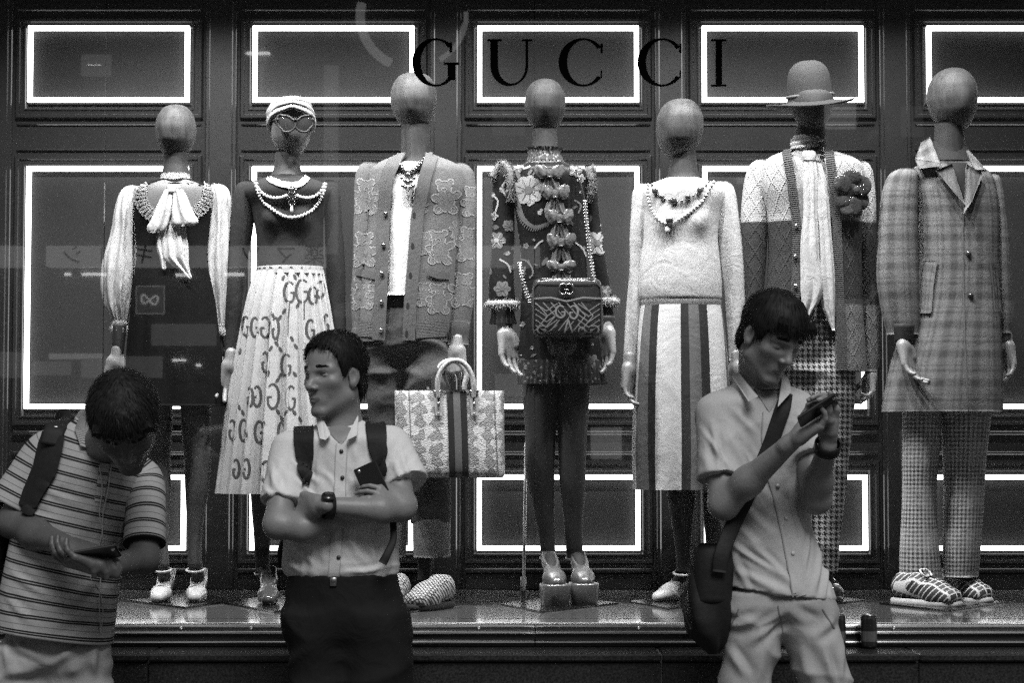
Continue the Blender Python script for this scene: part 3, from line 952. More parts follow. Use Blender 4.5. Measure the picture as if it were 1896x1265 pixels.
# display spotlights on the ceiling, out of the frame
def spot(px, target, energy, y=6.78, z=3.5, ang=34., blend=.35, rad=.03, lab=''):
    x = P(px, 600, 7.3)[0]
    loc = A(x, y, z); tgt = np.asarray(target, float)
    d = nrm(tgt - loc)
    t = thing('display_spotlight', loc, lab, 'spotlight', 'display spotlights on the window ceiling')
    mk('can', tube([loc - d * .14, loc - d * .10, loc - d * .01], [.035, .05, .055], 16, cap=False), m_black, parent=t)
    mk('stem', cyl(loc - d * .12, A(x, y, 3.9) + A(0, .0, 0), .008, .008, 10), m_black, parent=t)
    ld = bpy.data.lights.new('lamp', 'SPOT'); ld.energy = energy; ld.spot_size = math.radians(ang); ld.spot_blend = blend; ld.shadow_soft_size = rad
    lo = bpy.data.objects.new('lamp', ld); col.objects.link(lo); lo.parent = t
    lo.rotation_mode = 'QUATERNION'; lo.rotation_quaternion = Vector(d).to_track_quat('-Z', 'Y')
    lo.location = (0, 0, 0)
    return t

# across the road: the lit shop fronts that the glass mirrors
FY = -13.0; VY = 2 * GY - FY
def R_(px, py, dy=0.): p = P(px, py, VY - dy); return A(p[0], FY + dy, p[2])
ob = thing('opposite_building', (0, FY - 4, 0), 'dark shop building across the road with a lit sign band', 'building')
m_fac = mat('dark_facade', .22, .7, noise=(2., .3))
b_ = MB(); b_.add(*bbox2((-26, FY - 8, .12), (26, FY, 14))); mk('wall', b_, m_fac, parent=ob, smooth=False)
def sheet(px0, px1, py0, py1, m, nm, dy=.1, par=None):
    a_, c_ = R_(px0, py0, dy), R_(px1, py1, dy)
    return mk(nm, bevbox(((a_[0] + c_[0]) / 2, FY + dy / 2, (a_[2] + c_[2]) / 2), (abs(c_[0] - a_[0]), dy, abs(a_[2] - c_[2])), .01), m, parent=par or ob, smooth=False)
m_sign = mat('lit_sign', .5, .6, emit=.9, noise=None); m_sign2 = mat('dim_lit_sign', .4, .6, emit=.8, noise=None)
m_strip = mat('strip_lamp', .8, .6, emit=5.0, noise=None); m_dimwin = mat('dim_window', .3, .4, emit=.32, noise=(1.5, .5))
m_ink = mat('sign_ink', .02, .6, noise=None)
sg = sheet(85, 602, 455, 493, m_sign2, 'sign', .25)
sheet(870, 1000, 455, 493, m_sign2, 'sign', .25); sheet(-120, 40, 455, 493, m_sign2, 'sign', .25)
def sign_text(body, cxp, cyp, size_px, par):
    cu = bpy.data.curves.new('sign_text', 'FONT'); cu.body = body; cu.align_x = 'CENTER'; cu.align_y = 'CENTER'
    c_ = R_(cxp, cyp, .27)
    cu.size = size_px / FPX * VY; cu.extrude = .005
    o1 = bpy.data.objects.new('sign_text_curve', cu); col.objects.link(o1)
    bpy.context.view_layer.update()
    me_ = bpy.data.meshes.new_from_object(o1.evaluated_get(bpy.context.evaluated_depsgraph_get()))
    bpy.data.objects.remove(o1)
    o_ = bpy.data.objects.new('sign_text', me_); col.objects.link(o_)
    o_.parent = par; o_.location = A(c_[0], FY + .27, c_[2]) - ORG[par.name]
    o_.rotation_euler = (PI / 2, 0, PI); me_.materials.clear(); me_.materials.append(m_ink)
    return o_
[sign_text(ch_, 530 - 66 * k_, 474, 40, sg) for k_, ch_ in enumerate('マツモトキヨシ')]; sign_text('薬', 582, 474, 40, sg)
for a_, c_, y0, y1, m in ((118, 130, 505, 510, m_strip), (150, 196, 505, 510, m_strip), (325, 353, 506, 512, m_strip), (415, 452, 505, 511, m_strip), (318, 344, 665, 669, m_strip), (362, 372, 674, 679, m_strip), (90, 190, 655, 665, m_sign2), (0, 40, 652, 700, m_dimwin), (150, 300, 660, 700, m_dimwin), (60, 130, 670, 695, m_dimwin), (280, 400, 600, 640, m_dimwin),
                          (600, 625, 120, 470, m_dimwin), (150, 205, 100, 140, m_dimwin), (455, 500, 95, 100, m_strip), (160, 190, 118, 122, m_strip)):
    sheet(a_, c_, y0, y1, m, 'lit_panel' if m is not m_strip else 'strip_lamp', .06)
m_added_glows = [mat('added_glow_%d' % k, .2, .4, emit=e_, noise=None) for k, e_ in enumerate((.14, .26, .42, .7))]
r_w = np.random.default_rng(4)
for k in range(-5, 16):  # random glowing panels, added to give the glass more street reflections
    for jy in range(1, 6):
        if r_w.random() < .66: continue
        x0 = k * 150 + r_w.uniform(0, 50); y0 = (20, 190, 330, 560, 690, 790)[jy] + r_w.uniform(-8, 8)
        sheet(x0, x0 + r_w.uniform(12, 70), y0, y0 + r_w.uniform(10, 60), m_added_glows[int(r_w.choice([0, 0, 0, 1, 1, 2, 3]))] if jy != 3 else m_added_glows[int(r_w.choice([0, 1]))], 'lit_panel', .04)
# square sign with a looped emblem
lg = sheet(253, 303, 531, 580, mat('emblem_sign', .2, .6, emit=.16, noise=None), 'emblem_sign', .1)
def on_fac(pts, wpx, m, nm, par, dy=.13):
    pts = np.asarray(pts, float); out = [R_(p[0], p[1], dy) for p in pts]
    w = wpx / FPX * VY / 2
    mk(nm, tube(out, w, 8, steps=len(pts) * 2, ref=A(0, 1, 0)), m, parent=par)
tt = np.linspace(0, 2 * PI, 40)
on_fac(np.stack([277 + 15 * np.sin(tt), 555 + 8 * np.sin(2 * tt + .2) * (1 + .2 * np.cos(tt))], 1), 3.5, mat('emblem_light', .8, .6, emit=1.6, noise=None), 'emblem', lg)
sq = np.array([[252, 530], [304, 530], [304, 581], [252, 581], [252, 530]])
for a_, c_ in zip(sq[:-1], sq[1:]): on_fac([a_, c_], 1.6, m_sign, 'edge', lg)
# round arrow sign high on the facade
ra = mk('arrow_sign', tube([R_(*p, .2) for p in arc(765, 30, 98, 95, 115, 195, 20)], .06, 8), m_sign2, parent=ob)
on_fac(arc(765, 30, 98, 92, -5, 60, 16), 9, m_sign2, 'arrow', ra, .2)
on_fac([[848, 75], [862, 42]], 10, m_sign2, 'arrow_head', ra, .22)
# ------------------------------------------------------------------ mannequins
YM = 7.42
def wr(amp=.003, f=18., seed=0, more=None):
    def f_(th, t, V):
        o = amp * wob(V, f, seed)
        if more is not None: o = o + more(th, t)
        return o
    return f_
def footY(px, py): return on_z(px, py, FZ)
def hand_ops(w, d, n, thumb, L=.185, curl=(.25, .35, .45), spread=.06, tcurl=.3, thick=1.0, topen=.7):
    """w wrist, d finger direction, n palm-facing direction, thumb: +1/-1 side"""
    d = nrm(d); n = nrm(n - np.dot(n, d) * d); s = np.cross(d, n) * thumb
    w = np.asarray(w, float); k = L / .185; ops = []
    offs = (.033, .0115, -.0105, -.032); lens = (.073, .081, .075, .058); kb = (.093, .097, .092, .083)
    ops.append(U(rc(w - d * .03 * k, w + d * .02 * k, .0205 * k * thick, .0235 * k * thick), .012))
    for o_, b_ in zip(offs, kb):
        ops.append(U(rc(w + d * .015 * k + s * o_ * .55 * k, w + d * b_ * k + s * o_ * k, .0165 * k * thick, .0118 * k * thick), .014 * k))
    ops.append(U(rc(w + d * .03 * k + s * .022 * k + n * .006 * k, w + d * .055 * k + s * .026 * k + n * .008 * k, .017 * k, .015 * k), .012 * k))
    for q, (o_, b_, l_) in enumerate(zip(offs, kb, lens)):
        p = w + d * b_ * k + s * o_ * k
        ang = 0.; r = .0098 * k * thick
        sp_ = (o_ / .031) * spread
        dd = nrm(d + s * sp_)
        c3 = curl if not hasattr(curl[0], '__len__') else curl[q]
        for fr_, cu in zip((.46, .30, .24), c3):
            ang += cu
            dv = dd * math.cos(ang) + n * math.sin(ang)
            p2 = p + dv * l_ * fr_ * k
            ops.append(U(rc(p, p2, r, r * .88), .0016 * k))
            p = p2; r *= .88
    p = w + d * .028 * k + s * .027 * k + n * .006 * k; ang = 0; r = .0135 * k * thick
    t0 = nrm(d * (1 - topen * .45) + s * topen + n * .35)
    for l_, cu in zip((.040, .032, .026), (0, tcurl, tcurl)):
        ang += cu
        dv = nrm(t0 * math.cos(ang) + (d * .8 - s * .45 + n * .3) * math.sin(ang))
        p2 = p + dv * l_ * k
        ops.append(U(rc(p, p2, r, r * .86), .007 * k)); p = p2; r *= .86
    return ops
def hand(par, wpx, tpx, n, thumb, dyw=0., dyt=0., L=.19, curl=(.25, .35, .45), h=.0032, m=None, Y=YM, **kw):
    w, t = P(*wpx, Y + dyw), P(*tpx, Y + dyt)
    ops = hand_ops(w, t - w, np.asarray(n, float), thumb, L, curl, **kw)
    return mk('hand', sdf_mesh(ops, h), m or m_hand, parent=par)
def head(par, rows, m, face=0., dy=0., tilt=0., nose=.0, ratio=1.16):
    """egg head of wrapped linen; face = direction of the face plane (radians from the viewer, + to the right)"""
    def fold(th, t, V):
        a = (th - PI + face + PI) % (2 * PI) - PI
        ridge = .005 * np.exp(-(a / .28) ** 2) * np.exp(-((t - .62) / .26) ** 2)
        brow = .0015 * np.exp(-(a / .8) ** 2) * np.exp(-((t - .42) / .10) ** 2)
        sock = -.0015 * (np.exp(-((a - .55) / .28) ** 2) + np.exp(-((a + .55) / .28) ** 2)) * np.exp(-((t - .56) / .11) ** 2)
        chin = .005 * np.exp(-(a / .5) ** 2) * np.exp(-((t - .93) / .07) ** 2)
        return ridge + brow + sock + chin + nose * np.exp(-(a / .16) ** 2) * np.exp(-((t - .66) / .12) ** 2)
    R = [(r[0], r[1], r[2], (r[3] if len(r) > 3 else 0) + dy, r[4] if len(r) > 4 else ratio) for r in rows]
    # round off the pole rows
    return mk('head', OV(R, YM, 56, 70, fold, expo=2.15), m, parent=par)
def neck(par, rows, m, dy=.015, ratio=.95): return mk('neck', OV(rows, YM + dy, 32, 24, ratio=ratio), m, parent=par)
def plate(par, px0, px1, py0, py1, skew=0.):
    """thin steel base plate on the display floor"""
    a, b, c, d_ = on_z(px0, (py0 + py1) / 2, FZ), on_z((px0 + px1) / 2 + skew, py1, FZ), on_z(px1, (py0 + py1) / 2 - 2, FZ), on_z((px0 + px1) / 2 + skew * .2, py0, FZ)
    V = np.array([a, b, c, d_]); V[:, 2] = FZ + .001
    T = V.copy(); T[:, 2] = FZ + .007
    m = MB(); m.add(np.concatenate([V, T]), np.array([[4, 5, 6, 7], [0, 1, 5, 4], [1, 2, 6, 5], [2, 3, 7, 6], [3, 0, 4, 7]]))
    return mk('base_plate', m, m_plate, parent=par, smooth=False)
def leg(par, rows, foot_px, m, dy=0., nm='leg', foot=True):
    """stockinged leg down to the ball of the foot; foot_px: (ball px, py, depth offset)"""
    R = [(r[0], r[1], r[2], dy, 1.0) for r in rows]
    g_ = OV(R, YM, 28, 50, wr(.0015, 25., 3))
    if foot:
        l = rows[-1]; an = P((l[1] + l[2]) / 2, l[0], YM + dy); hw = (l[2] - l[1]) / 2 / FPX * YM
        toe, yaw, lift = foot_px
        f = A(math.sin(yaw), -math.cos(yaw), 0)
        ball = toe - f * .085 + A(0, 0, lift + .030); mid = toe - f * .125 + A(0, 0, lift + .085)
        merge(g_, tube([an + A(0, 0, .01), an * .45 + mid * .55 + A(0, 0, .008), mid * .5 + ball * .5 + A(0, 0, .004), ball], [hw, hw * .9, .026, .020], 16, 20))
    return mk(nm, g_, m, parent=par)
def ringtube(c, rx, ry, r, n=40, tilt=0., steps=None):
    t = np.linspace(0, 2 * PI, n)
    pts = np.stack([c[0] + rx * np.cos(t), c[1] + ry * np.sin(t), c[2] + tilt * np.sin(t)], 1)
    return tube(pts, r, 8, steps or n * 2, ref=A(0, 0, 1), cap=False)
def heel_shoe(par, toe, yaw, m, heel=.085, plat=0., L=.20, strap=None, msole=None, wide=1., heelr=.012, point=0.):
    """pump: toe on the floor at toe, pointing along yaw (0 = towards the viewer, + to the right)"""
    f = A(math.sin(yaw), -math.cos(yaw), 0); s = A(math.cos(yaw), math.sin(yaw), 0); z = A(0, 0, 1)
    T = np.asarray(toe, float)
    b = plat + .004
    p_toe = T - f * (.02 - point) + z * (b + .018); p_ball = T - f * .065 + z * (b + .028); p_mid = T - f * .125 + z * (b + heel * .55 + .03); p_heel = T - f * (L - .03) + z * (b + heel + .028)
    ops = [U(rc(p_toe, p_ball, .018 - point * .2, .034 * wide), .02), U(rc(p_ball, p_mid, .034 * wide, .026), .02), U(rc(p_mid, p_heel, .028, .027), .02), U(rc(p_ball - s * .012, p_toe - s * .006, .026 * wide, .016), .015), U(rc(p_ball + s * .012, p_toe + s * .006, .026 * wide, .016), .015)]
    # opening and sole
    ops.append(S(el(p_mid + z * .052 + f * .012, (.030, .082, .047), np.stack([s, nrm(f * .9 - z * heel * 5), nrm(z * .9 + f * heel * 5)], 1)), .006))
    ops.append(S(el(p_heel + z * .06 - f * .004, (.026, .03, .055)), .005))
    ops.append(('i', plane_cut(T + z * b, -z), 0))
    mk('shoe', sdf_mesh(ops, .0036), m, parent=par)
    h0 = p_heel - z * .012
    mk('heel', tube([h0, T - f * (L - .035) + z * .03, T - f * (L - .038) + z * .003], [heelr * 1.9, heelr * 1.05, heelr], 14), msole or m, parent=par)
    if plat > .02:
        q = [p_toe + f * .0 - z * (b + .018), p_ball - z * (b + .028)]
        out = []
        pr = [(-.005, .0), (.035, .046), (.07, .05), (.105, .042), (.115, .0)]
        rows_ = []
        n = 28; t = np.linspace(0, 2 * PI, n, endpoint=False)
        c = T - f * .056
        Vv = []
        for zz, sc in ((.003, .90), (.012, .93), (plat * .6, .98), (plat + .012, 1.02), (plat + .018, .97)):
            for a in t:
                Vv.append(c + f * .062 * math.copysign(abs(math.cos(a)) ** .8, math.cos(a)) * sc + s * .050 * math.copysign(abs(math.sin(a)) ** .7, math.sin(a)) * sc * wide + z * zz)
        Vv = np.array(Vv); Fq = []
        for i in range(4):
            for j in range(n): Fq.append([i * n + j, i * n + (j + 1) % n, (i + 1) * n + (j + 1) % n, (i + 1) * n + j])
        mm = MB(); mm.add(Vv, flip_out(Vv, np.array(Fq)))
        mm.V.append(np.array([c + z * (plat + .018)])); mm.T.append(np.zeros((1, 3))); mm.n += 1
        mm.F.append(np.array([[4 * n + j, 4 * n + (j + 1) % n, mm.n - 1] for j in range(n)])); mm.M.append(np.zeros(n))
        mk('platform', mm, msole or m, parent=par)
    if strap is not None:
        c = np.asarray(strap, float)
        mk('strap', ringtube(c, .030, .034, .0042, tilt=.006), m, parent=par)
def flat_shoe(par, toe, yaw, m, L=.27, msole=None, wide=1., high=.075):
    f = A(math.sin(yaw), -math.cos(yaw), 0); s = A(math.cos(yaw), math.sin(yaw), 0); z = A(0, 0, 1); T = np.asarray(toe, float)
    ops = [U(rc(T - f * .04 + z * .035, T - f * .10 + z * .045, .034, .044), .02), U(rc(T - f * .04 + z * .034 + s * .016, T - f * .10 + z * .036 + s * .012, .026 * wide, .036), .02), U(rc(T - f * .04 + z * .034 - s * .016, T - f * .10 + z * .036 - s * .012, .026 * wide, .036), .02),
           U(rc(T - f * .10 + z * .050, T - f * .17 + z * .075, .042, .040), .03), U(rc(T - f * .17 + z * .055, T - f * (L - .04) + z * .06, .040, .036), .02), U(rc(T - f * .18 + z * .08, T - f * (L - .045) + z * .085, .034, .032), .02),
           ('i', plane_cut(T + z * .018, -z), 0)]
    V, F = sdf_mesh(ops, .0042)
    q = V - T
    pat = np.stack([q @ s, -(q @ f) + q[:, 2] * .9, q[:, 2]], 1)
    sh = mk('shoe', (V, F, pat), m, parent=par)
    n = 36; t = np.linspace(0, 2 * PI, n, endpoint=False); c = T - f * (L / 2)
    Vv = []
    for zz, g_ in ((.002, .0), (.006, .003), (.02, .002), (.026, -.004)):
        for a in t:
            ca, sa = math.cos(a), math.sin(a)
            wdt = .046 * wide * (1.04 if ca > .1 else .86)
            Vv.append(c + f * (L / 2 + g_) * ca + s * (wdt + g_) * math.copysign(abs(sa) ** .75, sa) + z * zz)
    Vv = np.array(Vv); Fq = [[i * n + j, i * n + (j + 1) % n, (i + 1) * n + (j + 1) % n, (i + 1) * n + j] for i in range(3) for j in range(n)]
    mk('sole', (Vv, flip_out(Vv, np.array(Fq))), msole or m, parent=par)
    return sh
def fur(par, pts, r, m, n=900, ln=.022, nm='fur_trim', seed=1):
    """furry roll along 3d points: a core and many hairs"""
    r_ = np.random.default_rng(seed)
    core = tube(pts, r, 10, 30)
    V, Fs, T, M = core.get()
    F = Fs[0]; N = vnormals(V, F)
    ids = r_.integers(0, len(V) - 2, n)
    mb = core
    Vs = []; Fq = []
    for q, i in enumerate(ids):
        p = V[i] + r_.normal(size=3) * .003; d = nrm(N[i] + r_.normal(size=3) * .6 + A(0, 0, -.35))
        s = nrm(np.cross(d, r_.normal(size=3))) * .0008
        l = ln * (.3 + r_.random() * .6)
        e = p + d * l + A(0, 0, -l * .25)
        Vs += [p - s, p + s, e]; Fq.append([3 * q, 3 * q + 1, 3 * q + 2])
    mb.add(np.array(Vs), np.array(Fq))
    return mk(nm, mb, m, parent=par)
def button(par, sk, px, py, r, m, nm='button', t=.006):
    p, n = sk.hit(px, py, .0005)
    if p is None: return
    g_ = cyl(p, p + n * t, r, r * .85, 16)
    return mk(nm, g_, m, parent=par)
def beads(mb, sk, path, r, n, off=None, jitter=0.):
    pts = np.asarray(path, float)
    C = catmull(np.concatenate([pts, np.zeros((len(pts), 1))], 1), np.linspace(0, 1, n))
    for c in C:
        p, nn = sk.hit(c[0], c[1], off if off is not None else r * .9)
        if p is None: continue
        mb.add(*sphere(p, r * (1 + jitter * (rng.random() - .5)), 10, 7))
    return mb
def Gglyph(sk, mb, cx, cy, rx, ry, w, mirror=False, off=.0009, m=0):
    sg = -1 if mirror else 1
    a = arc(0, 0, rx, ry, -48, -325, 20); a[:, 0] *= sg
    sk.strip(a + [cx, cy], np.interp(np.linspace(0, 1, 20), [0, .4, 1], [w * .7, w * 1.25, w]), off, 3, mb, m=m)
    sk.strip(np.array([[sg * rx * .95, ry * .05], [sg * rx * .15, ry * .05]]) + [cx, cy], w * .8, off, 2, mb, m=m)
    sk.strip(np.array([[sg * rx * .85, ry * .05], [sg * rx * .80, ry * .62]]) + [cx, cy], w, off, 2, mb, m=m)
    return mb

def flap(par, nm, tl, tr, br, bl, Y, m, t=.004, bulge=.006, n=8):
    """stiff collar leaf between four corners (px, py, depth offset)"""
    c = [P(a, b, Y + d) for a, b, d in (tl, tr, br, bl)]
    g_ = np.linspace(0, 1, n)
    V = np.array([[(c[0] * (1 - u) + c[1] * u) * (1 - v) + (c[3] * (1 - u) + c[2] * u) * v + A(0, -bulge * 4 * u * (1 - u) * (1 - v * .5), 0) for u in g_] for v in g_]).reshape(-1, 3)
    F = grid_faces(n, n); B = V + A(0, t, 0)
    mb = MB(); mb.add(V, F, V); mb.add(B, F[:, ::-1], B)
    ring = list(range(n)) + [n * k + n - 1 for k in range(1, n)] + [n * n - 1 - k for k in range(1, n)] + [n * (n - 1 - k) for k in range(1, n - 1)]
    k = len(V); mb.F.append(np.array([[a, b, b + k, a + k] for a, b in zip(ring, ring[1:] + ring[:1])])); mb.M.append(np.zeros(len(ring)))
    return mk(nm, mb, m, parent=par)
def creased(V, F, segs, Y, amp=.006, w=.009, ymax=None):
    """presses real folds into cloth along lines given in the picture, at depth Y"""
    N = vnormals(V, F); off = np.zeros(len(V)); wb = wob(V, 30., 77) * .008
    for k, sg in enumerate(segs):
        a, b = P(*sg[0], Y), P(*sg[1], Y)
        am = amp * (sg[2] if len(sg) > 2 else 1.) * (.75 + .5 * ((k * 37) % 10) / 10); ww = w * (.7 + .7 * ((k * 53) % 10) / 10)
        ab = (b - a)[[0, 2]]; L_ = np.linalg.norm(ab); tv = ab / L_; nv = np.array([-tv[1], tv[0]])
        q = V[:, [0, 2]] - a[[0, 2]]
        t = np.clip(q @ tv / L_, 0, 1); inside = (q @ tv > -.01) & (q @ tv < L_ + .01)
        d = q @ nv + wb
        tp = np.sin(PI * np.clip(t * .92 + .04, 0, 1)) ** .7 * inside
        off += am * tp * (np.exp(-(d / ww) ** 2) - .75 * np.exp(-((d - 1.7 * ww) / ww) ** 2) - .3 * np.exp(-((d + 2.0 * ww) / (1.3 * ww)) ** 2))
    off *= (V[:, 1] < Y + .05)
    return V + N * off[:, None]
def trousers(hip, legs, Y, seed, lr=(1.12,), h=.0085, segs=()):
    ops = [U(prof([tuple(r) + ((0, .60) if len(r) == 3 else ()) for r in hip[:-1]] + [(*hip[-1][:3], 0, .50), (hip[-1][0] + 14, hip[-1][1] + 14, hip[-1][2] - 14, 0, .42), (hip[-1][0] + 24, hip[-1][1] + 40, hip[-1][2] - 40, 0, .4)], Y, 2.4, .60), 0)] + [U(prof(l, Y, 2.3, lr[0]), .05) for l in legs]
    V, F = sdf_mesh(ops, h, smooth=1)
    N = vnormals(V, F); zc = V[:, 2].max()
    near = np.exp(-((V[:, 2] - zc + .24) / .15) ** 2)
    rid = (1 - np.abs(wob(V * A(.8, .8, 1.5), 17., seed + 4))) ** 3
    off = .005 * wob(V * A(1, 1, .5), 13., seed) + .003 * wob(V, 30., seed + 1) + .012 * near * (rid - .3) + .004 * (rid - .3)
    V = V + N * off[:, None]
    if segs: V = creased(V, F, segs, Y, .009, .013)
    return V, F, np.stack([V[:, 0], V[:, 2], V[:, 1]], 1)
# ---- 1. pussy-bow blouse under a black pinafore dress
def mannequin_bow():
    t = thing('mannequin', (P(325, 1118, YM)[0], YM, FZ), 'mannequin in white puff-sleeved pussy-bow blouse and short black pinafore dress', 'mannequin', 'mannequins in the window')
    head(t, [(194, 321, 331), (196, 312, 341), (201, 303, 349), (210, 296, 356), (224, 290, 361), (240, 288, 363), (258, 290, 361), (273, 296, 355), (286, 304, 346), (294, 313, 338), (297, 320, 331)], m_head, dy=.025, face=-.45)
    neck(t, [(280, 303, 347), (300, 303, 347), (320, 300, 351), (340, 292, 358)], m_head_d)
    body = OV([(332, 296, 352, 0, .8), (338, 276, 374), (346, 258, 388), (362, 250, 393), (400, 248, 391), (440, 252, 388), (470, 254, 386), (520, 249, 393), (600, 241, 404), (680, 235, 412), (752, 230, 418)], YM, 90, 110,
              wr(.003, 14., 1, lambda th, tt: .010 * np.clip(tt - .35, 0, 1) * np.sin(th * 11 + 1.3) + .004 * np.clip(tt - .4, 0, 1) * np.sin(th * 23)), expo=2.3, ratio=.60)
    mk('pinafore_dress', body, m_velvet, parent=t)
    sk = Skin(body)
    mk('yoke', sk.patch([(300, 334), (282, 340), (266, 348), (262, 368), (268, 388), (282, 404), (322, 414), (362, 402), (374, 386), (382, 366), (379, 346), (364, 339), (346, 333)], .002, rings=8), m_yoke, parent=t)
    mb = MB()
    for path in ([(262, 343), (262, 360), (266, 378), (276, 393), (291, 403), (308, 409)], [(388, 341), (386, 358), (379, 375), (368, 388), (352, 399), (338, 407)]):
        C = catmull(np.concatenate([np.array(path, float), np.zeros((6, 1))], 1), np.linspace(0, 1, 15))[:, :2]
        Tn = np.gradient(C, axis=0)
        for k, (c, tn) in enumerate(zip(C, Tn)):
            a = math.atan2(tn[1], tn[0])
            sk.patch(circ(*c, 5.2, 12.5, 14, rot=a), .003 + .003 * (k % 2), mb, rings=3)
            sk.strip(circ(*c, 4.6, 11.5, 14, rot=a), 2.0, .0075, 2, mb, closed=True)
    mk('lace_collar', mb, m_lace, parent=t)
    mk('neckband', OV([(322, 300, 351), (333, 296, 354), (346, 293, 358), (353, 292, 360)], YM, 40, 16, wr(.002, 60., 4), ratio=.92, cap=(0, 0)), m_lace, parent=t)
    bow = mk('bow', OV([(341, 312, 330), (346, 308, 334), (354, 308, 335), (362, 313, 331)], YM - .095, 24, 16, wr(.002, 80., 2), ratio=.55), m_silk, parent=t)
    fo = lambda a, k, s: wr(a * .5, 40., s, lambda th, tt: a * np.sin(th * k + 3 * tt))
    mk('loop', OV([(348, 309, 320), (365, 300, 319), (385, 290, 318), (408, 279, 313), (421, 273, 308), (428, 274, 300), (431, 278, 292)], YM - .10, 40, 34, fo(.0045, 6, 5), ratio=.30), m_silk, parent=bow)
    mk('loop', OV([(348, 325, 334), (362, 323, 343), (380, 321, 352), (398, 319, 361), (410, 319, 367), (416, 321, 362), (419, 325, 350)], YM - .105, 40, 34, fo(.0045, 6, 6), ratio=.28), m_silk, parent=bow)
    mk('tail', OV([(400, 300, 314), (425, 292, 312), (450, 290, 307), (475, 297, 306), (500, 303, 305)], YM - .088, 32, 34, fo(.004, 5, 7), ratio=.35), m_silk, parent=bow)
    mk('tail', OV([(400, 312, 338), (420, 308, 344), (450, 305, 346), (475, 304, 347), (487, 315, 348), (502, 335, 350), (516, 352, 354)], YM - .090, 48, 40, fo(.005, 7, 8), ratio=.24), m_silk, parent=bow)
    pf = lambda s: wr(.004, 22., s, lambda th, tt: .006 * np.sin(th * 8 + 5 * tt) * np.sin(PI * tt) ** .5 + .003 * np.sin(th * 15 - 3 * tt) * tt)
    for rows, s in (([(343, 240, 252), (347, 231, 256), (356, 223, 254), (380, 216, 252), (430, 208, 253), (460, 200, 252), (495, 192, 251), (530, 188, 246), (560, 192, 242), (585, 202, 238), (596, 207, 236)], 1),
                    ([(340, 394, 404), (344, 392, 415), (352, 391, 423), (375, 391, 428), (420, 387, 428), (470, 382, 425), (515, 382, 421), (555, 387, 418), (590, 395, 416), (602, 398, 415)], 2)):
        sl = mk('sleeve', OV(rows, YM + .01, 64, 70, pf(s), ratio=.72), m_organza, parent=t)
        l = rows[-1]
        mk('cuff', OV([(l[0] - 4, l[1] - 1, l[2] + 1), (l[0] + 5, l[1] - 1, l[2] + 1), (l[0] + 12, l[1] - 3, l[2] + 3), (l[0] + 20, l[1] - 1, l[2] + 2)], YM + .01, 48, 16, lambda th, tt, V: .006 * tt * np.sin(th * 10), ratio=.8, cap=(1, 0)), m_lace, parent=sl)
    mk('forearm', OV([(600, 208, 236), (630, 207, 232), (656, 206, 229)], YM, 24, 12, ratio=.8), m_head_d, parent=t)
    mk('forearm', OV([(605, 399, 415), (630, 402, 415), (660, 403, 416)], YM + .02, 24, 12, ratio=1.), m_head_d, parent=t)
    hand(t, (216, 662), (209, 740), (.3, -1, 0), -1)
    hand(t, (408, 664), (405, 740), (-.5, -1, 0), 1, .03, .03)
    leg(t, [(735, 268, 320), (790, 270, 319), (850, 271, 316), (900, 274, 317), (960, 281, 314), (1010, 287, 312), (1050, 290, 313)], (footY(288, 1120), -.12, .0), m_tights_m)
    leg(t, [(735, 332, 390), (790, 336, 390), (850, 340, 391), (900, 342, 388), (960, 345, 378), (1010, 347, 373), (1050, 348, 374)], (footY(358, 1120), 0., .0), m_tights_m)
    mw = mat('white_patent', .50, .15, .5, noise=(30., .04), coat=.5)
    for tx, sx in ((288, 301), (358, 361)):
        heel_shoe(t, footY(tx, 1120), -.12 if tx < 300 else .0, mw, heel=.075, L=.19, strap=P(sx, 1056, YM + .005), wide=.90, point=.006)
    plate(t, 238, 448, 1103, 1128)
mannequin_bow()

